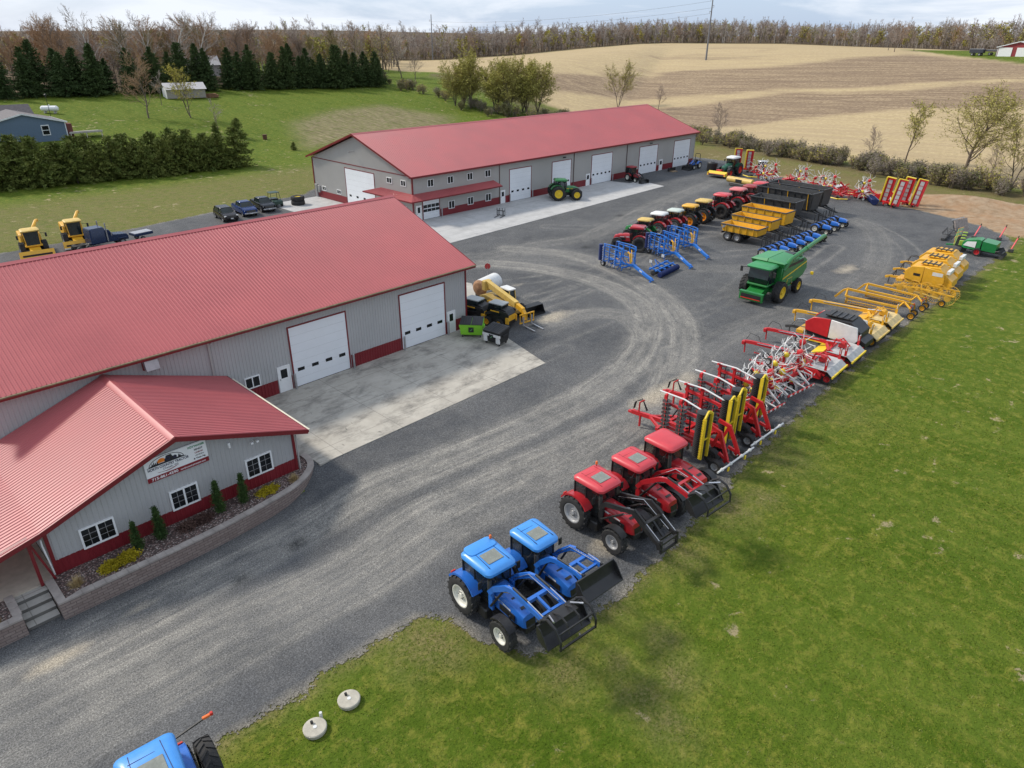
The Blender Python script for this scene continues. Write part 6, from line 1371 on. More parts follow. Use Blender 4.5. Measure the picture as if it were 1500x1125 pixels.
def forage(label,x,y,deg):
    t=thing('forage_harvester',label,'forage harvester',(x,y,.03),R(deg),'yellow forage harvesters',.87)
    b=MB(); b.prism([(-4.2,1.2),(-4.3,2.3),(-3.9,2.5),(-.6,2.5),(-.4,1.5),(-.4,1.0),(-3.4,1.0)],-1.15,1.15,YEL); b.build('body',t,bevel=.05)
    b=MB(); b.loft([[(-.5,-.85,1.5),(1.0,-.75,1.5),(1.0,.75,1.5),(-.5,.85,1.5)],[(-.45,-.9,3.2),(.8,-.85,3.2),(.8,.85,3.2),(-.45,.9,3.2)]],CAB); b.build('cab_glass',t)
    b=MB(); b.loft([rrect(-.65,1.15,-1.0,1.0,3.18,.2),rrect(-.65,1.2,-1.02,1.02,3.32,.2),rrect(-.5,1.0,-.9,.9,3.42,.2)],YELP); b.build('cab_roof',t)
    b=MB()
    for s in (-1,1): b.bar((1.0,s*.76,1.4),(.8,s*.86,3.2),.08,.08,YEL); b.bar((-.5,s*.86,1.4),(-.45,s*.9,3.2),.08,.08,YEL)
    b.box((.3,0,1.4),(1.7,1.9,.18),YEL,b=.03); b.build('cab_frame',t)
    b=MB(); b.tube([(-1.0,.0,2.3),(-1.2,.5,3.0),(-1.8,.9,3.5),(-2.6,1.2,3.75),(-3.4,1.4,3.65)],[.26,.24,.2,.18,.18],YEL,8); b.box((-3.5,1.43,3.55),(.3,.3,.2),YELP); b.build('discharge_spout',t)
    b=MB(); b.prism([(.8,1.3),(2.1,.95),(2.3,.3),(1.6,.35),(.7,.8)],-.6,.6,YEL); b.build('feeder_house',t)
    b=MB(); b.prism([(2.2,.2),(2.15,1.05),(2.35,1.1),(2.9,.25)],-1.9,1.9,YEL); b.box((2.5,0,.55),(.5,3.2,.3),BLKP); b.bar((2.95,-1.9,.28),(2.95,1.9,.28),.12,.12,PWH); b.build('pickup_header',t)
    for s in (-1,1):
        wheel(t,.2,s*1.25,.92,.6,SRIM,lugs=16,detail=1); wheel(t,-3.1,s*1.1,.6,.4,SRIM,lugs=12,detail=1)
        q=MB(); q.tube([(1.0,s*.95,2.9),(1.4,s*1.5,2.9)],.03,BLKP,5); q.box((1.42,s*1.55,2.7),(.06,.22,.5),BLKP); q.build('mirror',t)
    MB().bar((.2,-1.2,.92),(.2,1.2,.92),.3,.3,BLKP).bar((-3.1,-1.0,.6),(-3.1,1.0,.6),.2,.2,BLKP).build('axle',t)
forage('yellow forage harvester with curved spout at the far left behind the big red roof',17.7,91.4,-97); forage('yellow forage harvester half hidden behind the dark blue truck',22.4,92.9,-97)
t=thing('semi_truck','dark blue truck tractor showing above the red roof ridge','truck',(25.0,89.6,.03),R(8),None,.8); DB=mat('dark_blue_truck_paint',(.008,.022,.065),rough=.25,coat=.1,var=.1)
MB().box((-1.9,0,1.95),(2.2,2.2,2.2),DB,b=.15,tx=.94,ty=.94).build('sleeper_cab',t); MB().prism([(-.9,.8),(-.9,2.6),(-.3,2.55),(.25,1.75),(2.1,1.55),(2.3,1.2),(2.3,.7)],-.95,.95,DB).build('hood',t,bevel=.06)
MB().prism([(-.32,1.85),(-.28,2.5),(-.22,2.5),(.2,1.82)],-.85,.85,CAB).build('windscreen',t)
MB().box((-3.9,0,.85),(2.6,.9,.25),BLKP).build('frame',t)
for s in (-1,1):
    MB().cyl((-.75,s*1.15,1.0),(-.75,s*1.15,3.6),.09,CHR,10).build('exhaust_stack',t); wheel(t,1.3,s*.95,.5,.3,SRIM,lugs=0,detail=1)
    for xx in (-3.4,-4.6): wheel(t,xx,s*.85,.5,.5,SRIM,lugs=0,detail=1)
    MB().box((1.3,s*.95,1.1),(1.3,.4,.12),DB,b=.05).build('fender',t); MB().box((-.2,s*1.3,2.0),(.1,.2,.5),CHR).build('mirror',t)
t=thing('flat_trailer','small blue and grey flat trailer beside the dark blue truck','trailer',(28.6,89.9,.03),R(8),None,.85); MB().box((0,0,.95),(2.6,1.8,.35),DB,b=.05).box((0,0,1.15),(2.5,1.6,.06),GALV).build('deck',t)
for s in (-1,1): wheel(t,-.3,s*.9,.36,.24,SRIM,lugs=0,detail=1)

# ------------------------------------------------------------------ far end of the lot
t=tractor('dark green tractor carrying red and yellow mowers at the far end of the lot',body=mat('dark_tractor_green',(.015,.10,.055),rough=.35),roofm=PWH,rim=REDL,hatch=False,beacon=False,detail=1); put(t,121.0,62.0,178,1.15)
def mower_wing(parent,at_,rot,L=3.0,name='mower_wing'):
    b=MB().at(at_,rot); b.box((0,0,L/2),(1.25,.22,L),PRED,b=.04); b.box((-.58,-.14,L/2),(.2,.2,L),PYEL,b=.03); b.box((.58,-.14,L/2),(.16,.2,L*.98),PRED,b=.03); b.box((0,-.13,L/2),(.5,.06,L*.9),mat('grey_curtain',(.42,.42,.41)))
    b.box((0,0,L+.04),(1.3,.34,.12),PYEL,b=.03)
    for k in range(6): b.box((0,-.17,.3+k*(L-.5)/5),(.6,.05,.06),PRED)
    return b.build(name,parent)
t=thing('front_mower','red and yellow front mower lowered before the dark green tractor','mower',(116.9,62.6,.03),R(180)); b=MB(); b.prism([(-.7,.35),(-.7,.85),(.2,1.0),(.9,.6),(1.0,.35)],-1.7,1.7,PRED); b.build('cutter_body',t); MB().prism([(.85,.35),(.2,1.02),(.3,1.08),(1.02,.45)],-1.75,1.75,PYEL).build('front_guard',t); MB().box((1.0,0,.5),(.12,2.8,.3),DKST).build('curtain',t); MB().box((-.1,0,1.15),(.6,.9,.3),PRED,b=.05).build('gearbox_cover',t)
for s in (-1,1): MB().box((.6,s*1.72,.6),(.7,.12,.55),PYEL,b=.03).build('end_cover',t)
t=thing('folded_mower','pair of red and yellow mower wings folded upright behind the dark green tractor','mower',(123.4,61.6,.03),R(0)); c=MB(); c.bar((-.6,-1.2,1.0),(-.6,1.2,1.0),.2,.2,PRED); c.bar((-1.4,0,1.0),(-.2,0,1.0),.2,.25,PRED); c.build('frame',t)
for s in (-1,1): mower_wing(t,(0,s*1.1,.9),(R(s*-5),0,R(-60)),L=3.3)
for i,(x,y,a,l) in enumerate(((112.9,32.6,-35,'red and yellow folded mower standing upright, left one of two by the bare earth'),(115.0,30.6,-35,'red and yellow folded mower standing upright, right one of two by the bare earth'))):
    t=thing('folded_mower',l,'mower',(x,y,.05),R(a),'folded mowers standing by the bare earth bank')
    c=MB(); c.bar((-.2,-1.3,.6),(-.2,1.3,.6),.2,.22,PRED); c.bar((-1.0,0,.55),(.4,0,.6),.2,.22,PRED); c.tube([(-.2,-.6,.6),(-.1,-.2,1.4),(.2,.4,.9)],.08,PWH,6); c.bar((-.2,-.9,.6),(-.2,-.9,.05),.1,.1,PRED); c.bar((-.2,.9,.6),(-.2,.9,.05),.1,.1,PRED); c.build('frame',t)
    for s in (-1,1): mower_wing(t,(0,s*1.15,.35),(R(s*6),R(7),R(-52)),L=3.7)
    for s in (-1,1): wheel(t,.5,s*.5,.35,.25,PWH,lugs=0,detail=1)
def rotary_rake(label,x,y,deg,upright=False):
    t=thing('rotary_rake',label,'hay rake',(x,y,.05),R(deg),None); c=MB(); c.bar((-2.2,0,.8),(1.8,0,.9),.16,.18,PRED); c.bar((0,-1.4,.95),(0,1.4,.95),.14,.16,PRED); c.build('frame',t)
    for s in (-1,1):
        m_=MB(); rotor(m_,(0,0,0),(R(s*70) if upright else R(s*6),0,0),r=1.35,arms=9,cap=PRED,m=PRED if not upright else PWH,drop=.45); m_.build('rotor',t,loc=(0,s*(1.4 if not upright else .8),.9 if not upright else 1.9))
        b=MB(); b.tube([(-1.4,s*2.4,.5),(0,s*2.9,.45),(1.4,s*2.4,.5)],.09,PYEL,6); b.build('guard_rail',t); wheel(t,.4,s*1.2,.28,.2,BLKP,lugs=0,detail=1)
    for s in (-1,1): MB().bars([(.2,s*.9,.95),(.1,s*1.1,1.9),(-.4,s*.9,2.2)],.1,.12,PRED).build('lift_arm',t)
rotary_rake('tall red and white rotary rake with upright rotors behind the black trailers',118.4,45.6,80,True)
rotary_rake('red rotary rake with yellow guard rails near the navy roller',113.6,39.6,95)
rotary_rake('dark red rotary rake beside the rusty orange trailer',121.6,57.6,85,True)
def far_mower(label,x,y,deg,a,b_,c_):
    t=thing('drum_mower',label,'mower',(x,y,.05),R(deg),None); q=MB(); q.prism([(-.9,.3),(-.9,.9),(.1,1.15),(.9,.8),(1.0,.3)],-1.7,1.7,a); q.build('cutter_body',t); MB().box((-.2,0,1.18),(.9,2.6,.08),b_).build('top_cover',t); MB().bar((.95,-1.75,.75),(.95,1.75,.75),.1,.14,c_).bar((-.95,-1.75,.85),(-.95,1.75,.85),.1,.12,c_).build('edge_rail',t)
    q=MB(); q.bars([(-.2,0,1.2),(-.4,.3,1.8),(-1.4,.2,1.0),(-2.6,.1,.8)],.14,.16,a); q.build('drawbar',t)
    for s in (-1,1): wheel(t,.5,s*1.5,.36,.25,BLKP,lugs=0,detail=1)
far_mower('pinkish red mower behind the black trailers',118.4,50.6,80,mat('faded_pink_red',(.50,.10,.10),rough=.5),PRED,PRED); far_mower('red mower with yellow rails and pale top next to the rotary rake',116.6,37.4,85,PRED,PWH,PYEL); far_mower('red mower beside the navy blue roller',117.2,34.6,80,PRED,PYEL,PRED); far_mower('yellow mower head behind the long black trailer',112.6,49.0,85,PYEL,YELP,PYEL)
far_mower('red and white mower between the pink mower and the rotary rake',117.6,42.0,85,PRED,PWH,PRED)
_tb=[o for o in COL.objects if o.name=='tedder'][0]
for x,y,a,l in ((119.3,54.0,80,'red and white tedder in the far row just right of the dark red rake'),(118.6,47.9,95,'red and white tedder in the far row between the pink mower and the tall rake'),(114.9,42.0,85,'red and white tedder in the far row next to the yellow railed rake'),(115.3,36.6,95,'red and white tedder in the far row behind the navy roller')):
    d=dup(_tb,l); put(d,x,y,a,1.05); d.location.z=.05
t=thing('roller','navy blue ring roller at the lot edge','roller',(113.6,35.2,.05),R(120)); q=MB(); q.cyl((0,-1.7,.5),(0,1.7,.5),.4,NAVY,16)
for k in range(18): q.lathe([(.40,-.04),(.48,0),(.40,.04)],(0,-1.6+k*.19,.5),NAVY,ax='y',n=16)
q.build('ring_drum',t); MB().bar((-.5,-1.8,.75),(-.5,1.8,.75),.14,.16,NAVY).bar((.45,-1.8,.8),(.45,1.8,.8),.14,.16,NAVY).bar((-.5,0,.75),(.5,0,.85),.12,.14,NAVY).build('frame',t)
t=thing('header_auger','pale yellow cylinder shaped header behind the row of red tractors','header',(111.4,55.6,.05),R(-8)); MB().cyl((0,-2.4,.95),(0,2.4,.95),.5,YELP,18).build('drum',t); MB().box((0,0,.3),(1.0,3.6,.5),DKST,b=.05).box((-.5,0,.95),(.06,1.2,.5),BLKP).build('cradle',t)
t=thing('rusty_trailer','rusty orange flat trailer beyond the dark green tractor','trailer',(125.6,59.8,.12),R(115)); RU=mat('rust_orange',(.40,.14,.045),rough=.85,var=.3)
MB().box((0,0,.6),(4.6,1.9,.14),RU).bar((2.3,-.5,.6),(3.6,0,.5),.1,.12,RU).bar((2.3,.5,.6),(3.6,0,.5),.1,.12,RU).build('deck',t); MB().box((2.0,0,1.3),(.12,1.8,1.3),RU).build('headboard',t)
for s in (-1,1): wheel(t,-.6,s*.98,.38,.25,DKST,lugs=0,detail=1)
t=thing('water_tank','dark plastic tank on the rusty orange trailer','tank',(126.0,59.0,.81),R(115)); MB().lathe([(.02,0),(.72,0),(.80,.1),(.80,1.35),(.84,1.4),(.02,1.42)],(0,0,0),BLKP,ax='z',n=20).build('tank_wall',t); MB().lathe([(.84,1.40),(.80,1.46),(.02,1.47)],(0,0,0),GALV,ax='z',n=20).build('tank_lid',t)
t=thing('water_tank','dark plastic tank standing left of the dark green tractor','tank',(121.6,66.6,.05)); MB().lathe([(.02,0),(.85,0),(.95,.1),(.95,1.5),(.8,1.65),(.02,1.7)],(0,0,0),BLKP,ax='z',n=20).build('tank_wall',t); MB().lathe([(.4,1.66),(.4,1.76),(.02,1.78)],(0,0,0),DKST,ax='z',n=16).build('tank_lid',t)
t=thing('blade_attachment','black scraper attachment on a pallet by the fifth big far door','attachment',(116.3,71.9,.03),R(80)); MB().box((0,0,.35),(.3,1.8,.6),BLKP,b=.04).bar((0,-.5,.6),(-.7,-.3,.8),.1,.12,BLKP).bar((0,.5,.6),(-.7,.3,.8),.1,.12,BLKP).build('blade',t); MB().box((-.3,0,.06),(1.3,1.3,.12),mat('pallet_wood',(.28,.2,.12),rough=.9,var=.25)).build('pallet',t)
t=thing('pallet_fork','small black pallet fork frame standing on the clean concrete apron','attachment',(68.0,68.2,.06),R(200)); q=MB()
for z in (.15,.75): q.bar((0,-.6,z),(0,.6,z),.07,.09,BLKP)
for yy in (-.6,-.2,.2,.6): q.bar((0,yy,.1),(0,yy,1.1),.06,.06,BLKP)
q.build('fork_frame',t)
for yy in (-.4,.4): MB().bars([(.05,yy,.7),(.06,yy,.06),(1.2,yy,.04)],.1,.05,DKST).build('fork',t)
# green drill with red tipped markers, scrap and headers
t=thing('grain_drill','green grain drill with silver hood and rows of dark coulters','seed drill',(93.6,15.6,.03),R(91)); GG=mat('drill_green',(.012,.20,.05),rough=.35,coat=.2)
b=MB(); b.loft([[(3.6,-.5,1.0),(3.6,.5,1.0),(3.6,.5,1.3),(3.6,-.5,1.3)],[(2.8,-1.0,.8),(2.8,1.0,.8),(2.8,1.0,1.9),(2.8,-1.0,1.9)],[(1.2,-1.2,.8),(1.2,1.2,.8),(1.2,1.1,2.3),(1.2,-1.1,2.3)],[(.8,-1.2,.9),(.8,1.2,.9),(.8,1.0,2.2),(.8,-1.0,2.2)]],GG); b.build('front_hopper',t)
b=MB(); b.loft([[(.6,-1.3,.9),(.6,1.3,.9),(.6,1.4,2.2),(.6,-1.4,2.2)],[(-1.2,-1.3,.8),(-1.2,1.3,.8),(-1.2,1.4,2.0),(-1.2,-1.4,2.0)]],GG); b.build('rear_hopper',t)
MB().add([(3.0,1.09,1.2),(1.4,1.22,1.1),(1.4,1.17,2.0),(2.6,1.03,1.8)],[(0,1,2,3)],PWH).add([(3.0,-1.09,1.2),(1.4,-1.22,1.1),(1.4,-1.17,2.0),(2.6,-1.03,1.8)],[(3,2,1,0)],PWH).build('silver_decal',t)
b=MB(); b.bar((3.6,0,.9),(5.4,0,.7),.2,.2,GG); b.box((0,0,.7),(4.2,1.6,.25),DKST); b.build('frame',t)
b=MB()
for k in range(12): b.tube([(-1.2,-1.4+k*.25,1.0),(-1.7,-1.4+k*.25,1.2),(-2.1,-1.4+k*.25,.6)],.05,BLKP,5); b.lathe([(.02,-.02),(.25,-.02),(.25,.02),(.02,.02)],(-2.1,-1.4+k*.25,.3),DKST,ax='y',n=10)
b.build('coulter_row',t)
for s in (-1,1): wheel(t,1.0,s*1.4,.6,.4,PRED,lugs=0,detail=1)
gd_=[o for o in COL.objects if o.name=='grain_drill'][0]; gd_.scale=(.78,)*3
PK=mat('marker_red',(.70,.10,.11),rough=.45)
for x,y,a,l in ((101.0,18.6,-8,'sloping red marker arm beside the grey scrap panel'),(102.4,16.2,-8,'sloping red marker arm behind the green grain drill'),(97.2,13.9,-8,'sloping red marker arm nearest the lawn')):
    t=thing('marker_arm',l,'marker arm',(x,y,.03),R(a),None); MB().bars([(0,0,.35),(1.1,0,1.5)],.11,.14,PK).build('arm',t); MB().box((0,0,.18),(.35,.5,.36),DKST,b=.03).build('foot',t); MB().lathe([(.02,-.01),(.2,-.01),(.2,.01),(.02,.01)],(1.15,0,1.55),DKST,ax='y',n=12).build('disc',t)
t=thing('scrap_panel','grey slatted header panel leaning upright at the end of the machine line','header',(102.6,20.6,.03),R(-12)); q=MB(); q.box((0,0,1.0),(3.0,.14,1.7),mat('weathered_grey_brown',(.30,.25,.22),rough=.85,var=.3),rot=(R(-22),0,0)); q.build('panel',t)
q=MB().at((0,0,0),(R(-22),0,0))
for k in range(6): q.box((-1.3+k*.52,-.10,1.15),(.10,.05,1.3),DKST)
q.bar((-1.5,-.1,1.9),(1.5,-.1,1.9),.12,.1,GALV); q.build('slat',t); MB().bar((-.9,.2,.9),(-.9,.9,.05),.08,.08,DKST).build('prop',t)
t=thing('planter_units','dark planter row units with bits of green and yellow paint','planter',(95.4,19.2,.03),R(10))
for k in range(7):
    q=MB(); x=-2.4+k*.8; q.bar((x,0,.8),(x,-.8,.6),.12,.2,DKST); q.box((x,-.6,1.05),(.4,.5,.55),BLKP if k%2 else mat('lime_hopper',(.28,.40,.04),rough=.5),b=.05); q.lathe([(.02,-.03),(.26,-.03),(.26,.03),(.02,.03)],(x,-1.0,.28),BLKP,ax='x',n=12); q.tube([(x,.1,.8),(x+.15,.2,1.6),(x-.1,-.3,1.9)],.03,YEL if k%3==0 else LGR,5); q.build('row_unit',t)
MB().bar((-2.8,.1,.8),(2.8,.1,.8),.18,.18,mat('olive_paint',(.20,.26,.05),rough=.5)).build('toolbar',t)
t=thing('reel','black header reel with bent tines beside the scrap panel','header',(99.0,20.8,.03),R(5)); q=MB(); q.cyl((-1.8,0,.8),(1.8,0,.8),.10,DKST,8)
for k in range(5):
    a=k*2*PI/5; q.cyl((-1.8,.6*math.cos(a),.8+.6*math.sin(a)),(1.8,.6*math.cos(a),.8+.6*math.sin(a)),.035,DKST,6)
    for j in range(14): q.tube([(-1.7+j*.26,.6*math.cos(a),.8+.6*math.sin(a)),(-1.7+j*.26,.75*math.cos(a+.3),.8+.75*math.sin(a+.3))],.015,BLKP,4)
    for x in (-1.7,1.7): q.bar((x,0,.8),(x,.6*math.cos(a),.8+.6*math.sin(a)),.05,.05,DKST)
q.build('tine_reel',t); MB().box((0,.4,.2),(3.6,.5,.3),DKST,b=.04).build('cradle',t)
# ------------------------------------------------------------------ vegetation prototypes
def foliage(name,c1,c2,c3=None,rough=.8,trans=.0):
    m,nt,b=newmat(name); oi=nt.nodes.new('ShaderNodeObjectInfo'); p=_pos(nt,space='World')
    n=_noise(nt,p,.9,4,.6); n2=_noise(nt,p,5,3,.6)
    c=_mix(nt,_ramp(nt,n,[(.35,0.),(.65,1.)]),c1,c2); c=_mix(nt,_math(nt,'MULTIPLY',oi.outputs['Random'],.5),c,c3 or c2)
    c=_mix(nt,_ramp(nt,n2,[(.3,.45),(.6,0.)]),c,tuple(q*.45 for q in c1))
    nt.links.new(c,b.inputs['Base Color']); b.inputs['Roughness'].default_value=rough; b.inputs['Specular IOR Level'].default_value=.2
    return m
SPR=foliage('spruce_needles',(.036,.064,.021),(.078,.118,.038),(.075,.10,.03)); PIN=foliage('pine_needles',(.085,.125,.026),(.205,.225,.055),(.16,.175,.04))
ARB=foliage('arborvitae_foliage',(.030,.062,.016),(.060,.105,.026)); BUD=foliage('spring_bud_leaves',(.34,.315,.07),(.50,.455,.12),(.42,.36,.11)); BUD2=foliage('yellow_spring_leaves',(.42,.38,.05),(.55,.47,.10))
SHR=foliage('shrub_leaves',(.13,.15,.045),(.22,.21,.085),(.25,.20,.11)); TWB=foliage('brown_twigs',(.29,.22,.17),(.40,.31,.245),(.37,.30,.26)); TWO=foliage('orange_brown_twigs',(.36,.22,.12),(.48,.31,.18),(.40,.28,.18)); TWG=foliage('grey_twigs',(.32,.265,.225),(.44,.375,.32),(.39,.325,.28)); TWY=foliage('olive_twigs',(.22,.18,.07),(.31,.26,.11),(.25,.20,.11))
BARK=mat('grey_brown_bark',(.135,.105,.080),rough=.9,var=.3,scale=1.5); BIRCH=mat('birch_bark',(.50,.47,.43),rough=.8,var=.2,scale=1.2); BARKD=mat('dark_bark',(.07,.055,.042),rough=.9,var=.3,scale=1.5)
def segs_to_mesh(S,n=4):
    """S: list of (p0,p1,r0,r1) -> n sided prisms (or a single ribbon when n==2)"""
    V=[];F=[]; o=0
    P0=np.array([s[0] for s in S]);P1=np.array([s[1] for s in S]);r0=np.array([s[2] for s in S]);r1=np.array([s[3] for s in S])
    d=P1-P0; d/= (np.linalg.norm(d,axis=1,keepdims=True)+1e-9); ref=np.where(np.abs(d[:,2:3])<.9,np.array([[0,0,1.]]),np.array([[1.,0,0]]))
    a=np.cross(d,ref); a/=(np.linalg.norm(a,axis=1,keepdims=True)+1e-9); b=np.cross(a,d); N=len(S)
    if n==2:
        th=rng.uniform(0,PI,N)[:,None]; w=a*np.cos(th)+b*np.sin(th)
        V=np.stack([P0-w*r0[:,None],P0+w*r0[:,None],P1+w*r1[:,None],P1-w*r1[:,None]],1).reshape(-1,3); F=np.arange(N*4).reshape(N,4)
        return V,F
    ring=[]
    for P,r in ((P0,r0),(P1,r1)):
        for k in range(n): q=2*PI*k/n; ring.append(P+(a*math.cos(q)+b*math.sin(q))*r[:,None])
    V=np.stack(ring,1).reshape(-1,3); base=np.arange(N)[:,None]*2*n; F=[]
    for k in range(n): F.append(np.concatenate([base+k,base+(k+1)%n,base+n+(k+1)%n,base+n+k],1))
    return V,np.concatenate(F)
def grow(h,rs,trunk_r,levels=4,first=.28,spread=.75,kids_=(9,5,4),stems=1,up=.35,lenf=(.42,.5,.5)):
    """branching skeleton: returns thick segments and thin twig segments"""
    big=[];tw=[]
    def branch(p,d,L,r,lev):
        n=max(2,int(3 if lev>1 else 6)); pts=[p]; dd=d.copy()
        for i in range(n):
            dd=dd+rs.normal(0,.10+.05*lev,3); dd[2]+=up*.12*(lev>0); dd/=np.linalg.norm(dd); pts.append(pts[-1]+dd*L/n)
        for i in range(n):
            ra=r*(1-i/n*.75); rb=r*(1-(i+1)/n*.75); (big if lev<2 else tw).append((pts[i],pts[i+1],ra,rb))
        if lev>=levels-1: return
        k=kids_[min(lev,len(kids_)-1)]
        for q in range(k):
            f=(first if lev==0 else .2)+(1-(first if lev==0 else .2))*(q+rs.uniform(.2,1))/k; f=min(f,.99); i=min(n-1,int(f*n)); pp=pts[i]+(pts[i+1]-pts[i])*(f*n-i)
            t=pts[i+1]-pts[i]; t/=np.linalg.norm(t); az=rs.uniform(0,2*PI); side=np.array([math.cos(az),math.sin(az),0]); side-=t*(side@t); side/=(np.linalg.norm(side)+1e-9)
            sp=spread*rs.uniform(.7,1.25); nd=t*math.cos(sp)+side*math.sin(sp)
            LL=L*lenf[min(lev,2)]*(1.15-.55*f if lev==0 else rs.uniform(.7,1.1)); branch(pp,nd,LL,r*.42*(1-.5*f),lev+1)
    for s in range(stems):
        az=rs.uniform(0,2*PI); tilt=0.05 if stems==1 else rs.uniform(.12,.45); d=np.array([math.cos(az)*math.sin(tilt),math.sin(az)*math.sin(tilt),math.cos(tilt)])
        branch(np.array([rs.normal(0,.12*(stems>1)),rs.normal(0,.12*(stems>1)),-.2]),d,h*(rs.uniform(.8,1.0) if stems>1 else .95),trunk_r*(1 if stems==1 else .7),0)
    return big,tw
def tree_parts(h,seed,trunk_r,twm,leafm=None,leafn=0,leaf=.18,tw_r=.022,bark=None,twmin=.012,levels=4,**k):
    rs=np.random.default_rng(seed); big,tw=grow(h,rs,trunk_r,levels=levels,**k)
    tw=[(a,b,max(twmin,r0),max(twmin*.6,r1)) for a,b,r0,r1 in tw]
    V,F=segs_to_mesh(big,5); tv,tf=segs_to_mesh(tw,2); mi=np.zeros(len(tf),int)
    if leafn:
        idx=rs.integers(0,len(tw),leafn); p=np.array([tw[i][1] for i in idx])+rs.normal(0,.16,(leafn,3)); u=rs.normal(0,1,(leafn,3)); u/=np.linalg.norm(u,axis=1,keepdims=True); w=np.cross(u,rs.normal(0,1,(leafn,3))); w/=np.linalg.norm(w,axis=1,keepdims=True); s=leaf*rs.uniform(.6,1.3,(leafn,1))
        lv=np.stack([p-u*s-w*s*.5,p+u*s-w*s*.5,p+u*s+w*s*.5,p-u*s+w*s*.5],1).reshape(-1,3); lf=np.arange(leafn*4).reshape(-1,4)+len(tv)
        tv=np.concatenate([tv,lv]); tf=np.concatenate([tf,lf]); mi=np.concatenate([mi,np.ones(leafn,int)])
    return (V,F,bark or BARK),(tv,tf,[twm]+([leafm] if leafm else []),mi)
def conifer_parts(h,w,seed,m,n_wh=26,per=9,tuft=.30,fan=5,round_=0.0):
    rs=np.random.default_rng(seed); P=[];D=[];S=[]; br=[]
    for i in range(n_wh):
        f=(i+.5)/n_wh; z=h*(.05+.93*f); L=w*((1-f)**(.85-.35*round_))*rs.uniform(.82,1.12)*(1 if f>.08 else .8)
        for k in range(int(per*(1-.45*f))+2):
            az=rs.uniform(0,2*PI); LL=L*rs.uniform(.7,1.12); dr=rs.uniform(-.32,-.02)+.42*f
            d=np.array([math.cos(az),math.sin(az),dr]); br.append((np.array([0,0,z]),np.array([0,0,z])+d*LL,.03,.01))
            m_=max(3,int(LL/tuft*1.5))
            for j in range(m_):
                t=(j+.6)/m_
                for q in range(fan):
                    P.append(np.array([0,0,z])+d*LL*t+rs.normal(0,.12*tuft+.04,3)); D.append(d+rs.normal(0,.75,3)+np.array([0,0,.25])); S.append(tuft*rs.uniform(.6,1.25)*(1-.25*t))
    P=np.array(P);D=np.array(D);S=np.array(S)[:,None]; D/=np.linalg.norm(D,axis=1,keepdims=True); Wd=np.cross(D,rs.normal(0,1,D.shape)); Wd/=np.linalg.norm(Wd,axis=1,keepdims=True)
    N=len(P); tv=np.stack([P-Wd*S*.28,P+Wd*S*.28,P+D*S],1).reshape(-1,3); tf=np.arange(N*3).reshape(N,3)
    V,F=segs_to_mesh([(np.array([0,0,-.2]),np.array([0,0,h*.93]),h*.012+.05,.02)],6)
    return (V,F,BARKD),(tv,tf,[m],np.zeros(N,int))
HOME=[]
def proto(name,parts,label,cat,group=None):
    (V,F,bm),(tv,tf,ms,mi)=parts; t=thing(name,label,cat,(0,0,0),0,group)
    tr_=meshobj('trunk',V,F,[bm],parent=t,smooth=True); cr=meshobj('crown',tv,tf,ms,mi,parent=t); cache(t); t['_new']=1; return t
def plant(pr,x,y,sc=1,label=None,sz=None,z=None):
    o=pr if pr.get('_new') else dup(pr,label)
    if '_new' in o: del o['_new']
    if '_new' in pr: del pr['_new']
    o.location=(x,y,float(T(x,y)) if z is None else z); o.rotation_euler=(0,0,random.uniform(0,6.28)); o.scale=(sc,sc,sc*(sz or 1))
    if label: o['label']=label
    return o
# spruce row at the back of the upper lawn
G1='dark spruces along the back of the upper lawn'; L1='dark green spruce in the dense row at the back of the upper lawn'
SP=[proto('spruce_tree',conifer_parts(12.0,4.2+.4*i,50+i,SPR,n_wh=24,per=9,tuft=.62,fan=5,round_=.35),L1,'tree',G1) for i in range(4)]
row=[(42,227),(47.5,225.3),(54,226),(60.9,223.2),(68,222),(76.7,221),(84,223),(91,224),(97.6,223.5),(104,222),(110,221),(117.2,219),(122,217.5),(127,215.5),(133.2,213.4),(137,212.6),(141,212.2),(147.8,211.5),(38,229),(152,211)]
for i,(x,y) in enumerate(row):
    plant(SP[i%4],x+random.uniform(-1,1),y+random.uniform(-1.0,1.0),random.uniform(.72,1.08),L1)
for i in range(16): plant(SP[i%4],44+104*(i+random.uniform(.1,.9))/16,229.5-17.5*(i+.5)/16,random.uniform(.7,1.0),L1)
for i,(x,y) in enumerate(row[2:]):
    plant(SP[(i+2)%4],x+3+random.uniform(-1.5,1.5),y+3.5+random.uniform(-1,2),random.uniform(.8,1.12),L1)
# pine hedge in front of the blue house
G2='pines screening the blue house'; L2='bushy pine in the hedge that screens the blue house'
PN=[proto('pine_tree',conifer_parts(6.9,3.5,80+i,PIN,n_wh=15,per=9,tuft=.50,fan=6,round_=1.15),L2,'tree',G2) for i in range(4)]
for i in range(19):
    f=i/18; x=15+46*f; y=139-8.2*f
    plant(PN[i%4],x+random.uniform(-.6,.6),y+random.uniform(-1.6,1.6),(1.05-.12*f)*random.uniform(.84,1.12),L2)
for i in range(14):
    f=i/13; plant(PN[(i+1)%4],19+38*f+random.uniform(-1,1),142.5-7.6*f,random.uniform(.8,1.05),L2)
plant(PN[1],75.6,159.4,.62,'small round pine on the upper lawn beside two bare saplings'); plant(PN[0],72.4,163.4,.42,'tiny dark pine on the upper lawn left of the round pine'); plant(PN[3],79.2,142.0,.24,'very small pine shrub low on the upper lawn near the gable')
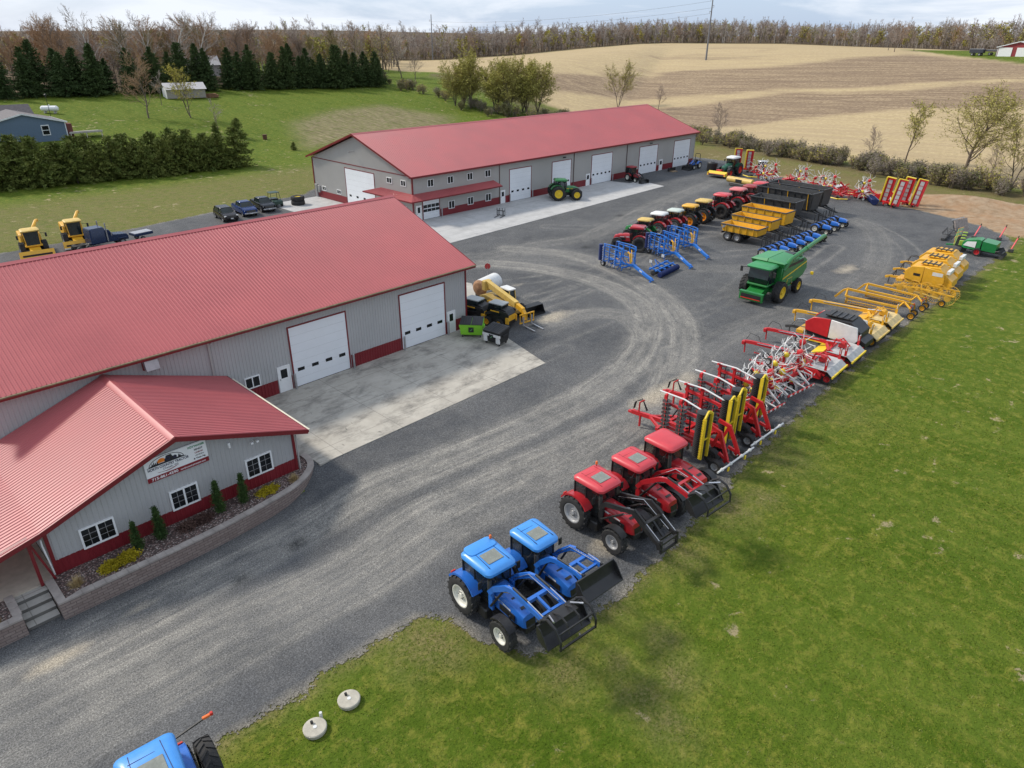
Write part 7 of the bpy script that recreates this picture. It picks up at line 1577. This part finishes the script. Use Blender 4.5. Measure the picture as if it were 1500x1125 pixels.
# bare trees
def bare(seed,h=12,twm=TWB,**k):
    kw=dict(trunk_r=.20,tw_r=.02,twmin=.022,kids_=(13,8,7),first=.22,spread=.62); kw.update(k); return tree_parts(h,seed,twm=twm,**kw)
o=proto('bare_tree',bare(3,12.3,TWO,spread=.66,first=.16,kids_=(17,9,8),twmin=.026),'bare orange-brown maple alone on the upper lawn left of the white shed','tree'); plant(o,67.3,187.4,1)
o=proto('budding_tree',bare(4,11.0,TWY,leafm=BUD2,leafn=1500,leaf=.12,spread=.55,stems=2,kids_=(12,7,6)),'yellow-green budding tree in front of the white shed','tree'); plant(o,76.2,184.1,1)
o=proto('bare_sapling',bare(5,6.5,TWG,trunk_r=.08,kids_=(9,6,5)),'thin grey bare sapling behind the round pine','tree'); plant(o,74.4,166.3,1); plant(o,76.4,202,1.1,'thin bare sapling between the bare maple and the white shed')
HG=[proto('budding_tree',bare(20+i,13,TWY,leafm=BUD,leafn=9500,leaf=.13,stems=5,spread=.65,first=.12,trunk_r=.2,kids_=(13,9,6)),'yellow-green many stemmed willow in the clump behind the far building','tree','budding willows behind the far building') for i in range(3)]
for i,(x,y,s) in enumerate(((154.4,167.7,1.05),(157,160,.95),(157.8,154.9,1.0),(163.6,153,1.02),(160,158.5,.8),(169,153.5,.92),(152,172,.8),(161,163,.9),(155.5,172,.75),(166,157,.8))): plant(HG[i%3],x,y,s,'yellow-green many stemmed willow in the clump behind the far building')
o=proto('budding_tree',bare(31,12,TWY,leafm=BUD,leafn=1100,leaf=.13,stems=3,spread=.5,trunk_r=.18),'round crowned olive tree standing in the field edge above the far red roof','tree'); plant(o,204,149,1.05)
o=proto('budding_tree',bare(33,10.2,TWY,leafm=BUD,leafn=6500,leaf=.085,spread=.85,first=.18,trunk_r=.26,kids_=(19,11,8),lenf=(.70,.5,.5)),'spreading yellow-green tree at the field edge above the bare earth bank','tree'); plant(o,153.3,32.9,1.1).scale=(1.35,1.35,1.08)
o=proto('budding_tree',bare(34,10,TWY,leafm=BUD,leafn=900,leaf=.12,spread=.6,trunk_r=.16),'slender olive tree at the field edge left of the spreading one','tree'); plant(o,155.7,43.9,1)
o=proto('bare_tree',bare(35,10.5,TWY,leafm=BUD,leafn=700,leaf=.12,spread=.55,stems=2,trunk_r=.2),'pale leaning tree cut off by the right edge of the photo','tree'); plant(o,143.2,23.2,1)
o=proto('bare_tree',bare(36,7,TWB,trunk_r=.11),'small bare tree at the right end of the far building','tree'); plant(o,161,87.8,1.05); plant(o,152.5,50,.85,'small bare tree rising from the shrubs behind the upright mowers'); plant(o,205,134,.9,'small bare tree just above the ridge end of the far red roof'); plant(o,149.5,28,.7,'crooked little bare tree left of the leaning tree')
BT=[proto('bare_tree',bare(40+i,15.5,TWB,trunk_r=.26,twmin=.04,kids_=(14,8,7)),'tall bare tree at the left end of the stubble field','tree','bare trees at the left end of the stubble field') for i in range(2)]
for i,(x,y,s) in enumerate(((172,236,1.0),(176,229,.9),(168,246,1.05),(163,238,.8),(171,215,.62))): plant(BT[i%2],x,y,s,'tall bare tree at the left end of the stubble field')
for i,(x,y,s) in enumerate(((331.5,107.3,1.15),(338,102,1.0),(341,113,.9))): plant(BT[i%2],x,y,s*.55,'olive bare tree on the grass strip left of the red barn')
# tall brown trees behind the spruces
G3='tall bare trees behind the spruce row'; L3='tall bare brown tree rising behind the spruce row'
BR=[proto('bare_tree',bare(60+i,19,(TWO,TWB,TWO,TWY)[i],trunk_r=.26,twmin=.045,kids_=(16,9,8),spread=.5,first=.2),L3,'tree',G3) for i in range(4)]
BI=[proto('birch_tree',bare(70+i,18,TWG,trunk_r=.2,bark=BIRCH,twmin=.035,spread=.45,kids_=(12,7,5)),'white barked birch among the brown trees behind the spruces','tree','birches behind the spruce row') for i in range(2)]
rs=np.random.default_rng(5)
for i in range(74):
    f=rs.uniform(0,1); x=38+f*128; y=232+rs.uniform(2,34)+(6 if f<.8 else 0)
    if 60<x<63: continue
    plant(BR[i%4] if x>70 else BR[(0,2)[i%2]],x,y,rs.uniform(.62,.92)*(1.0 if x<130 else .85),L3)
for i,x in enumerate((84,88,93,98,101,72)): plant(BI[i%2],x,231+rs.uniform(0,6),rs.uniform(.88,1.02),'white barked birch among the brown trees behind the spruces')
# hedgerow shrubs
def shrub_parts(seed,twm,leafm,leafn,h=2.6):
    return tree_parts(h,seed,.06,twm,leafm=leafm,leafn=leafn,leaf=.10,stems=9,kids_=(7,5,4),first=.15,spread=.7,twmin=.016)
SH=[]
for i,(tw_,lf,n,nm) in enumerate(((TWB,SHR,900,'green tinged shrub'),(TWG,SHR,160,'grey leafless shrub'),(TWB,SHR,1900,'leafy green shrub'),(TWB,BUD,250,'brown shrub with pale buds'))):
    L='%s in the hedgerow along the stubble field'%nm; p=shrub_parts(90+i,tw_,lf,n); (V,F,bm),(tv,tf,ms,mi)=p
    t=thing('shrub',L,'shrub',(0,0,0),0,nm.replace('shrub','shrubs')+' of the field hedgerow'); meshobj('stem',V,F,[bm],parent=t); meshobj('foliage',tv,tf,ms,mi,parent=t); cache(t); t['_new']=1; SH.append((t,L))
rs=np.random.default_rng(8)
for i in range(230):
    y=rs.uniform(12,112) if i<170 else rs.uniform(112,235); x=float(hedge_x(y))-(1 if y<112 else 19+ (y-112)*.02)+rs.normal(0,1.8)
    if y>112: x=float(np.interp(y,[112,150,160,177,196,224,240],[172,158,153,157,157,161,166]))+rs.normal(0,2.0)
    k=int(rs.choice([0,1,2,3],p=[.24,.38,.06,.32])); o=plant(SH[k][0],x,y,rs.uniform(.7,1.3),SH[k][1])
# woodland mass beyond the fields
def merge_wood(name,N,place,protos,label):
    VV=[];FF=[];MM=[];o=0; mats=[]
    for (V,F,bm),(tv,tf,ms,mi) in protos:
        for m_ in [bm]+ms:
            if m_ not in mats: mats.append(m_)
    for i in range(N):
        x,y,s,k=place(i); (V,F,bm),(tv,tf,ms,mi)=protos[k]; a=rs.uniform(0,6.28); c,sn=math.cos(a),math.sin(a)
        for v,f,mm in ((V,F,np.full(len(F),mats.index(bm))),(tv,tf,np.array([mats.index(q) for q in ms])[mi])):
            w=np.empty_like(v); w[:,0]=(v[:,0]*c-v[:,1]*sn)*s+x; w[:,1]=(v[:,0]*sn+v[:,1]*c)*s+y; w[:,2]=v[:,2]*s+float(T(x,y))
            VV.append(w); FF.append(f+o); MM.append(mm); o+=len(v)
    ob=meshobj(name,np.concatenate(VV),np.concatenate(FF),mats,np.concatenate(MM)); ob['kind']='stuff'; return tag(ob,label,'woodland')
def lowtree(seed,h,twm,bark=None,leafm=None,leafn=0,wd=.085):
    (V,F,bm),(tv,tf,ms,mi)=tree_parts(h,seed,.24,twm,leafm=leafm,leafn=leafn,leaf=.5,kids_=(11,6,4),levels=4,twmin=wd,first=.12,spread=.55,bark=bark)
    return (V,F,bm),(tv,tf,ms,mi)
TWG2=foliage('hazed_grey_twigs',(.38,.325,.28),(.50,.44,.38),(.44,.38,.33)); WP=[lowtree(200,16,TWG2),lowtree(201,17,TWB),lowtree(202,15,TWG2),lowtree(203,16,TWO),lowtree(204,16,TWG,BIRCH),lowtree(205,14,TWY,None,BUD,120),lowtree(206,13,TWY,None,BUD2,200)]  # far wood twigs: distance haze put into the colour as a paler grey
WPP=np.array([.24,.20,.16,.09,.11,.14,.06])
def far_edge(az): return float(np.interp(az,[5,12,25,33,43,49,55,80],[352,352,565,580,505,475,500,500]))
def pl(i):
    while True:
        az=rs.uniform(4.5,62); d=abs(rs.exponential(55))+1 if i%3 else rs.uniform(0,22); r=far_edge(az)+d
        if d<300: break
    return r*math.cos(R(az)),r*math.sin(R(az)),(rs.uniform(.45,.85) if i%3 else rs.uniform(.18,.38))*(1.0 if az>25 else .82),int(rs.choice(7,p=WPP))
merge_wood('woodland',2500,pl,WP,'bare spring woodland stretching along the far edge of the stubble field')
def pl2(i):
    y=rs.uniform(262,430); x=rs.uniform(y*.12,y*.75)+4; return x,y,rs.uniform(.7,.95),int(rs.choice(7,p=[.16,.12,.1,.36,.03,.17,.06]))
merge_wood('woodland',620,pl2,WP,'brown and rust coloured woodland behind the spruce row')
# underbrush at the wood's edge
# ------------------------------------------------------------------ planting bed
ARBP=conifer_parts(2.15,.42,300,ARB,n_wh=26,per=9,tuft=.13,fan=4,round_=.6)
o=proto('arborvitae',ARBP,'columnar arborvitae, leftmost of four in the office planting bed','shrub',None)
al=['columnar arborvitae, leftmost of four in the office planting bed','columnar arborvitae just left of the middle office window','columnar arborvitae left of the right office window','columnar arborvitae directly under the right office window']
for (x,y,s),l in zip(((6.55,31.05,.86),(7.65,31.15,.98),(10.6,31.15,1.0),(11.9,31.1,.92)),al): plant(o,x,y,s*.88,l,z=.06)
def lowplant(name,label,x,y,m,n,rx,ry,h,leaf=.06,blade=False):
    rs2=np.random.default_rng(int(x*100)); u=rs2.normal(0,1,(n,3)); u/=np.linalg.norm(u,axis=1,keepdims=True); u[:,2]=np.abs(u[:,2]); p=u*np.array([rx,ry,h])*rs2.uniform(.55,1.05,(n,1))*(1+.25*np.sin(u[:,:1]*9)*np.cos(u[:,1:2]*7))
    if blade: p0=rs2.normal(0,.06,(n,3))*[1,1,0]; d=p-p0; w=np.cross(d,[0,0,1.])+.01; w/=np.linalg.norm(w,axis=1,keepdims=True); v=np.stack([p0-w*.012,p0+w*.012,p],1)
    else: d=rs2.normal(0,1,(n,3)); d/=np.linalg.norm(d,axis=1,keepdims=True); w=np.cross(d,rs2.normal(0,1,(n,3))); w/=np.linalg.norm(w,axis=1,keepdims=True); v=np.stack([p-w*leaf*.5,p+w*leaf*.5,p+d*leaf*1.3],1)
    ob=meshobj(name,v.reshape(-1,3),np.arange(n*3).reshape(n,3),[m]); ob.location=(x,y,.07); tag(ob,label,'plant'); return ob
YLF=foliage('golden_leaves',(.30,.24,.012),(.46,.36,.02)); STR=foliage('straw_grass',(.36,.25,.11),(.52,.39,.20)); RLF=foliage('reddish_brown_twigs',(.075,.040,.035),(.12,.07,.055))
lowplant('golden_shrub','golden low shrub near the left end of the planting bed',5.15,30.6,YLF,1500,.5,.38,.36); lowplant('golden_shrub','golden low shrub just right of the leftmost golden one',5.95,30.7,YLF,1700,.55,.38,.40); lowplant('golden_shrub','golden low shrub under the right office window',13.2,31.0,YLF,1700,.65,.35,.34)
lowplant('ornamental_grass','dry straw coloured grass tuft at the left end of the bed',3.7,30.5,STR,420,.45,.4,.62,blade=True); lowplant('ornamental_grass','dry straw coloured grass tuft at the right end of the bed',14.75,31.0,STR,420,.42,.4,.55,blade=True)
lowplant('dormant_shrub','leafless reddish shrub below the middle office window, left one',8.9,31.0,RLF,1100,.5,.4,.35); lowplant('dormant_shrub','leafless reddish shrub below the middle office window, right one',9.7,31.05,RLF,1100,.5,.4,.35); lowplant('ornamental_grass','small straw tuft in the left planting bed beside the steps',.6,30.4,STR,300,.3,.3,.4,blade=True)
# ------------------------------------------------------------------ septic lids, poles and wires
for (x,y,l,pipe) in ((7.2,16.6,'round concrete septic lid nearest the bottom edge, white pipe beside it',1),(8.72,16.75,'round concrete septic lid farther from the bottom edge',0)):
    t=thing('septic_lid',l,'concrete lid',(x,y,0)); MB().lathe([(.02,.0),(.40,.0),(.42,.14),(.39,.17),(.02,.19)],(0,0,0),mat('weathered_concrete',(.42,.39,.32),rough=.9,var=.18,scale=4),ax='z',n=28).build('lid',t); MB().cyl((0,-.02,.18),(0,-.02,.20),.07,PWH,12).build('centre_plug',t); MB().tube([(.0,.17,.18),(.0,.20,.28)],.05,BLKP,10).build('lifting_handle',t)
    if pipe: MB().cyl((.42,.28,0),(.42,.28,.28),.055,PWH,10).build('vent_pipe',t)
STEEL=mat('weathered_pole_steel',(.17,.17,.18),rough=.6,var=.12)
def pole(x,y,h,label):
    z=float(T(x,y)); t=thing('utility_pole',label,'utility pole',(x,y,z)); MB().cyl((0,0,-.5),(0,0,h),.42,STEEL,12,.20).build('shaft',t)
    for k,zz in enumerate((h-3.2,h-5.6,h-8.0)):
        s=1 if k%2 else -1; MB().bar((0,0,zz),(s*1.5,0,zz+.25),.12,.14,STEEL).cyl((s*1.5,0,zz+.2),(s*1.5,0,zz-.7),.10,GALV,8).build('insulator_arm',t)
    return z
h1=27; z1=pole(307.1,178.0,h1,'tall grey steel power pole on the stubble field, nearer and right hand one'); z2=pole(307.1,367.4,25,'grey steel power pole far across the field on the left')
for k,(dz,sx) in enumerate(((3.9,-1.5),(6.3,1.5),(8.7,-1.5))):
    pts=[]
    for f in np.linspace(0,1,15): pts.append((307.1+sx,178+189.4*f,z1+h1-dz+(z2+25-z1-h1)*f-4*3.0*f*(1-f)))
    o=MB().tube(pts,.035,DKST,4,cap=False).build('power_line'); tag(o,['topmost power line between the two steel poles','middle power line between the two steel poles','lowest power line between the two steel poles'][k],'power line')
# ------------------------------------------------------------------ houses and sheds
SHG=mat('grey_roof_shingles',(.15,.135,.135),rough=.9,var=.2,scale=2.5); HBL=mat('blue_grey_house_siding',(.105,.155,.225),rough=.6,var=.06); TRW=mat('white_house_trim',(.68,.69,.70),rough=.5)
def gable_house(name,label,x,y,z,deg,w,d,hw,hr,wall,roof,trim,over=.4,cat='house'):
    """gable wall faces local -y, width w along x, depth d"""
    t=thing(name,label,cat,(x,y,z-.3),R(deg)); m_=MB(); m_.add([(-w/2,0,0),(w/2,0,0),(w/2,0,hw),(0,0,hr),(-w/2,0,hw),(-w/2,d,0),(w/2,d,0),(w/2,d,hw),(0,d,hr),(-w/2,d,hw)],[(0,1,2,3,4),(9,8,7,6,5),(1,6,7,2),(5,0,4,9)],wall)
    for k in range(int(hw/.22)): m_.box((0,-.008,.2+k*.22),(w-.02,.014,.018),wall)
    m_.build('wall',t)
    s_=(hr-hw)/(w/2); r=MB()
    for sg in (-1,1):
        e=(sg*(w/2+over)); ze=hw-over*s_
        q=[(e,-over,ze+.12),(e,d+over,ze+.12),(0,d+over,hr+.12),(0,-over,hr+.12)]; r.add(q+[(a,b2,c-.14) for a,b2,c in q],[(0,1,2,3)[::sg],(4,5,6,7)[::-sg],(0,4,5,1),(2,6,7,3),(3,7,4,0),(1,5,6,2)],roof)
    r.build('roof',t); tr_=MB()
    for sg in (-1,1): tr_.bar((sg*(w/2+over),-over-.02,hw-over*s_+.03),(0,-over-.02,hr+.03),.05,.26,trim); tr_.box((sg*w/2,-.02,hw/2),(.16,.10,hw),trim); tr_.bar((sg*(w/2+over+.03),-over,hw-over*s_+.05),(sg*(w/2+over+.03),d+over,hw-over*s_+.05),.06,.2,trim)
    tr_.build('trim',t); return t
t=gable_house('house','blue grey house with white trim behind the pine hedge at the left edge',37.9,172.3,2.6,-2,14.4,13,3.95,5.75,HBL,SHG,TRW)
q=MB().box((3.5,-.03,2.55),(1.45,.10,2.0),TRW).build('window',t); MB().box((3.5,-.09,2.98),(1.15,.04,.75),GLASSD).build('pane',q); MB().box((3.5,-.09,2.10),(1.15,.04,.75),GLASSD).build('pane',q)
w2=MB(); w2.add([(-14,8,3.0),(4.5,8,3.0),(4.5,14.5,6.6),(-14,14.5,6.6),(4.5,20,3.2),(-14,20,3.2)],[(0,1,2,3),(3,2,4,5)],mat('dark_grey_shingles',(.085,.075,.08),rough=.9,var=.2,scale=2.5)); w2.box((-4.7,14,1.5),(18,12,3.2),HBL); w2.build('rear_wing',t)
MB().box((8.0,2.0,1.9),(1.2,2.2,3.0),mat('red_brown_brick',(.16,.055,.045),rough=.9,var=.3),b=.05).build('chimney',t); MB().cyl((1.5,10.5,4.6),(1.5,10.5,5.7),.12,GALV,8).build('vent_pipe',t)
dk=thing('deck','pale wooden deck with low railing at the right side of the blue house','deck',(48.6,172.0,2.5),R(-3)); DKW=mat('pale_deck_wood',(.44,.40,.37),rough=.8,var=.12); MB().box((0,1.4,1.35),(6.2,3.4,.12),DKW).build('platform',dk)
MB().box((0,-.3,1.55),(6.2,.10,.30),DKW).build('fascia',dk)
for x in (-2.9,0,2.9): MB().box((x,-.2,.65),(.14,.14,1.3),DKW).build('post',dk)
t=thing('propane_tank','white propane tank on the lawn beside the blue house','tank',(50.2,200.6,float(T(50.2,200.6))),R(-40)); MB().lathe([(.02,-2.0),(.4,-1.9),(.62,-1.6),(.62,1.6),(.4,1.9),(.02,2.0)],(0,0,1.05),WHITE,ax='x',n=20).build('shell',t); MB().lathe([(.2,0),(.2,.2),(.02,.24)],(0,0,1.66),WHITE,ax='z',n=12).build('valve_dome',t)
for x in (-1.1,1.1): MB().box((x,0,.22),(.25,1.0,.5),CON3).build('saddle',t)
t=thing('lamp_post','thin dark lamp post beside the propane tank','lamp post',(48.9,196,float(T(48.9,196)))); MB().cyl((0,0,0),(0,0,4.4),.06,BLKP,8).build('shaft',t); MB().lathe([(.02,0),(.22,.05),(.25,.45),(.02,.62)],(0,0,4.4),BLKP,ax='z',n=8).build('lantern',t)
t=thing('shed','small white shed with a metal roof at the foot of the spruces','shed',(86.8,211.6,float(T(87,212))-.1),R(-12)); MRF=mat('bare_metal_roof',(.50,.47,.45),rough=.45,metal=.2,var=.12)
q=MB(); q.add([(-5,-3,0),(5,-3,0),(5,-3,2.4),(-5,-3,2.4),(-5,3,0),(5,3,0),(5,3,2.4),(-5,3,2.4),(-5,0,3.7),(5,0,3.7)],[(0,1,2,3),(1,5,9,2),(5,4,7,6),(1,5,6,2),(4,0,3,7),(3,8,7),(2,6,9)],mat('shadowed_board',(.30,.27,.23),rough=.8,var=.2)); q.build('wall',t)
MB().box((-5.02,0,1.3),(.06,5.9,2.6),WHITE).build('white_end_wall',t)
q=MB(); q.add([(-5.4,-3.5,2.25),(5.4,-3.5,2.25),(5.4,0,3.85),(-5.4,0,3.85),(5.4,3.5,2.25),(-5.4,3.5,2.25)],[(0,1,2,3),(3,2,4,5)],MRF); q.build('roof',t)
t=thing('log_pile','brown stack of firewood at the right end of the white shed','firewood',(93.0,208.5,float(T(93,208.5))),R(-12)); q=MB()
for k in range(26): q.cyl((-1.6+(k%9)*.4+.2*((k//9)%2),-.5,.2+.36*(k//9)),(-1.6+(k%9)*.4+.2*((k//9)%2),.7,.2+.36*(k//9)),.19,mat('firewood_brown',(.22,.11,.06),rough=.9,var=.4),8)
q.build('logs',t)
t=thing('fire_pit','rusty brown drum on the upper lawn right of the round pine','drum',(80.0,155.6,float(T(80,155.6)))); MB().lathe([(.02,.05),(.45,.05),(.48,.9),(.42,.9),(.40,.2),(.02,.2)],(0,0,0),mat('rust_brown',(.11,.05,.03),rough=.9,var=.3),ax='z',n=14).build('drum_wall',t); MB().box((0,0,1.0),(1.0,.8,.08),mat('rust_brown',(.11,.05,.03))).build('grate',t)
t=gable_house('barn','long grey metal roofed barn half hidden behind the spruces',112,268,float(T(112,268)),-8,9,15,3.6,6.2,mat('grey_barn_wall',(.42,.40,.38),rough=.7),MRF,GALV,cat='barn'); t.rotation_euler=(0,0,R(75)); t.location=(118,256,float(T(118,256))+1.5)
t=gable_house('house','grey house with a low roof at the top left edge of the photo',50,262,float(T(50,262))+2,-30,11,10,5.2,8.6,mat('pale_grey_siding',(.46,.47,.49),rough=.6),SHG,TRW); t.location=(46.5,262,float(T(46,262))+1.0)
# red barn on the horizon
t=gable_house('barn','red barn with white doors and white roof on the far right horizon','0' and 311,60.6,17.1,-97,13,16,3.2,4.9,mat('barn_red',(.28,.035,.04),rough=.6,var=.1),mat('white_metal_roof',(.72,.72,.72),rough=.45),TRW,cat='barn')
for x0_,x1_ in ((-6.2,-2.0),(-.6,3.3),(4.3,6.0)): MB().box(((x0_+x1_)/2,-.06,1.6),(x1_-x0_,.12,2.9),WHITE).build('door',t)
for i,(x,y,L,l) in enumerate(((314.5,73.8,4.5,'dark farm wagon parked left of the red barn'),(315.5,68.6,5.0,'flat dark trailer parked between the farm wagon and the red barn'))):
    t=thing('farm_wagon',l,'wagon',(x,y,float(T(x,y))),R(-97)); MB().box((0,0,1.5),(L,2.2,1.2 if i==0 else .4),mat('dark_wagon_blue',(.03,.035,.05),rough=.6),b=.05).build('body',t); MB().box((0,0,2.2 if i==0 else 1.75),(L*.98,2.1,.14),GALV).build('top',t)
    for s in (-1,1): wheel(t,-1.2,s*1.0,.5,.3,SRIM,lugs=0,detail=1); wheel(t,1.2,s*1.0,.5,.3,SRIM,lugs=0,detail=1)
# ------------------------------------------------------------------ grass blades on the near lawn
m,nt,b=newmat('grass_blades'); p=_pos(nt,space='World'); n=_noise(nt,p,.55,5,.65); n2=_noise(nt,p,3.0,4,.6)
c=_mix(nt,_ramp(nt,n,[(.36,0.),(.66,1.)]),(.060,.10,.005),(.165,.20,.016)); c=_mix(nt,_ramp(nt,n2,[(.54,0.),(.74,.85)]),c,(.30,.26,.12))
nt.links.new(c,b.inputs['Base Color']); b.inputs['Roughness'].default_value=.7; b.inputs['Specular IOR Level'].default_value=.2; GRM=m
def lawn_blades(N,seed):
    rg=np.random.default_rng(seed); M=N*6; r=np.sqrt(rg.uniform(36,70**2,M)); a=np.radians(rg.uniform(-12,82,M)); x,y=r*np.cos(a),r*np.sin(a)
    cl=.5+.5*np.sin(x*1.7+2*np.sin(y*1.1))*np.sin(y*1.9+2*np.sin(x*.7))
    k=(sdist(x,y,LOT)>-.1+.35*rg.normal(0,.6,M))&(y<19.5)&(rg.uniform(0,1,M)<np.clip(1.15-(r/58),0,1)*(.45+.55*cl))
    x,y=x[k][:N],y[k][:N]; n=len(x); r=np.hypot(x,y)
    th=rg.uniform(0,2*PI,n); h=rg.uniform(.02,.065,n); w=.010+.0006*r; dx,dy=np.cos(th),np.sin(th); lean=rg.normal(0,.05,(n,2)); z=T(x,y)
    v=np.stack([np.stack([x-dx*w,y-dy*w,z-.01],1),np.stack([x+dx*w,y+dy*w,z-.01],1),np.stack([x+lean[:,0],y+lean[:,1],z+h],1)],1).reshape(-1,3)
    o=meshobj('grass',v,np.arange(n*3).reshape(n,3),[GRM]); o['kind']='stuff'; tag(o,'short mown spring grass of the lawn beside the machine row','grass')
lawn_blades(120000,3)
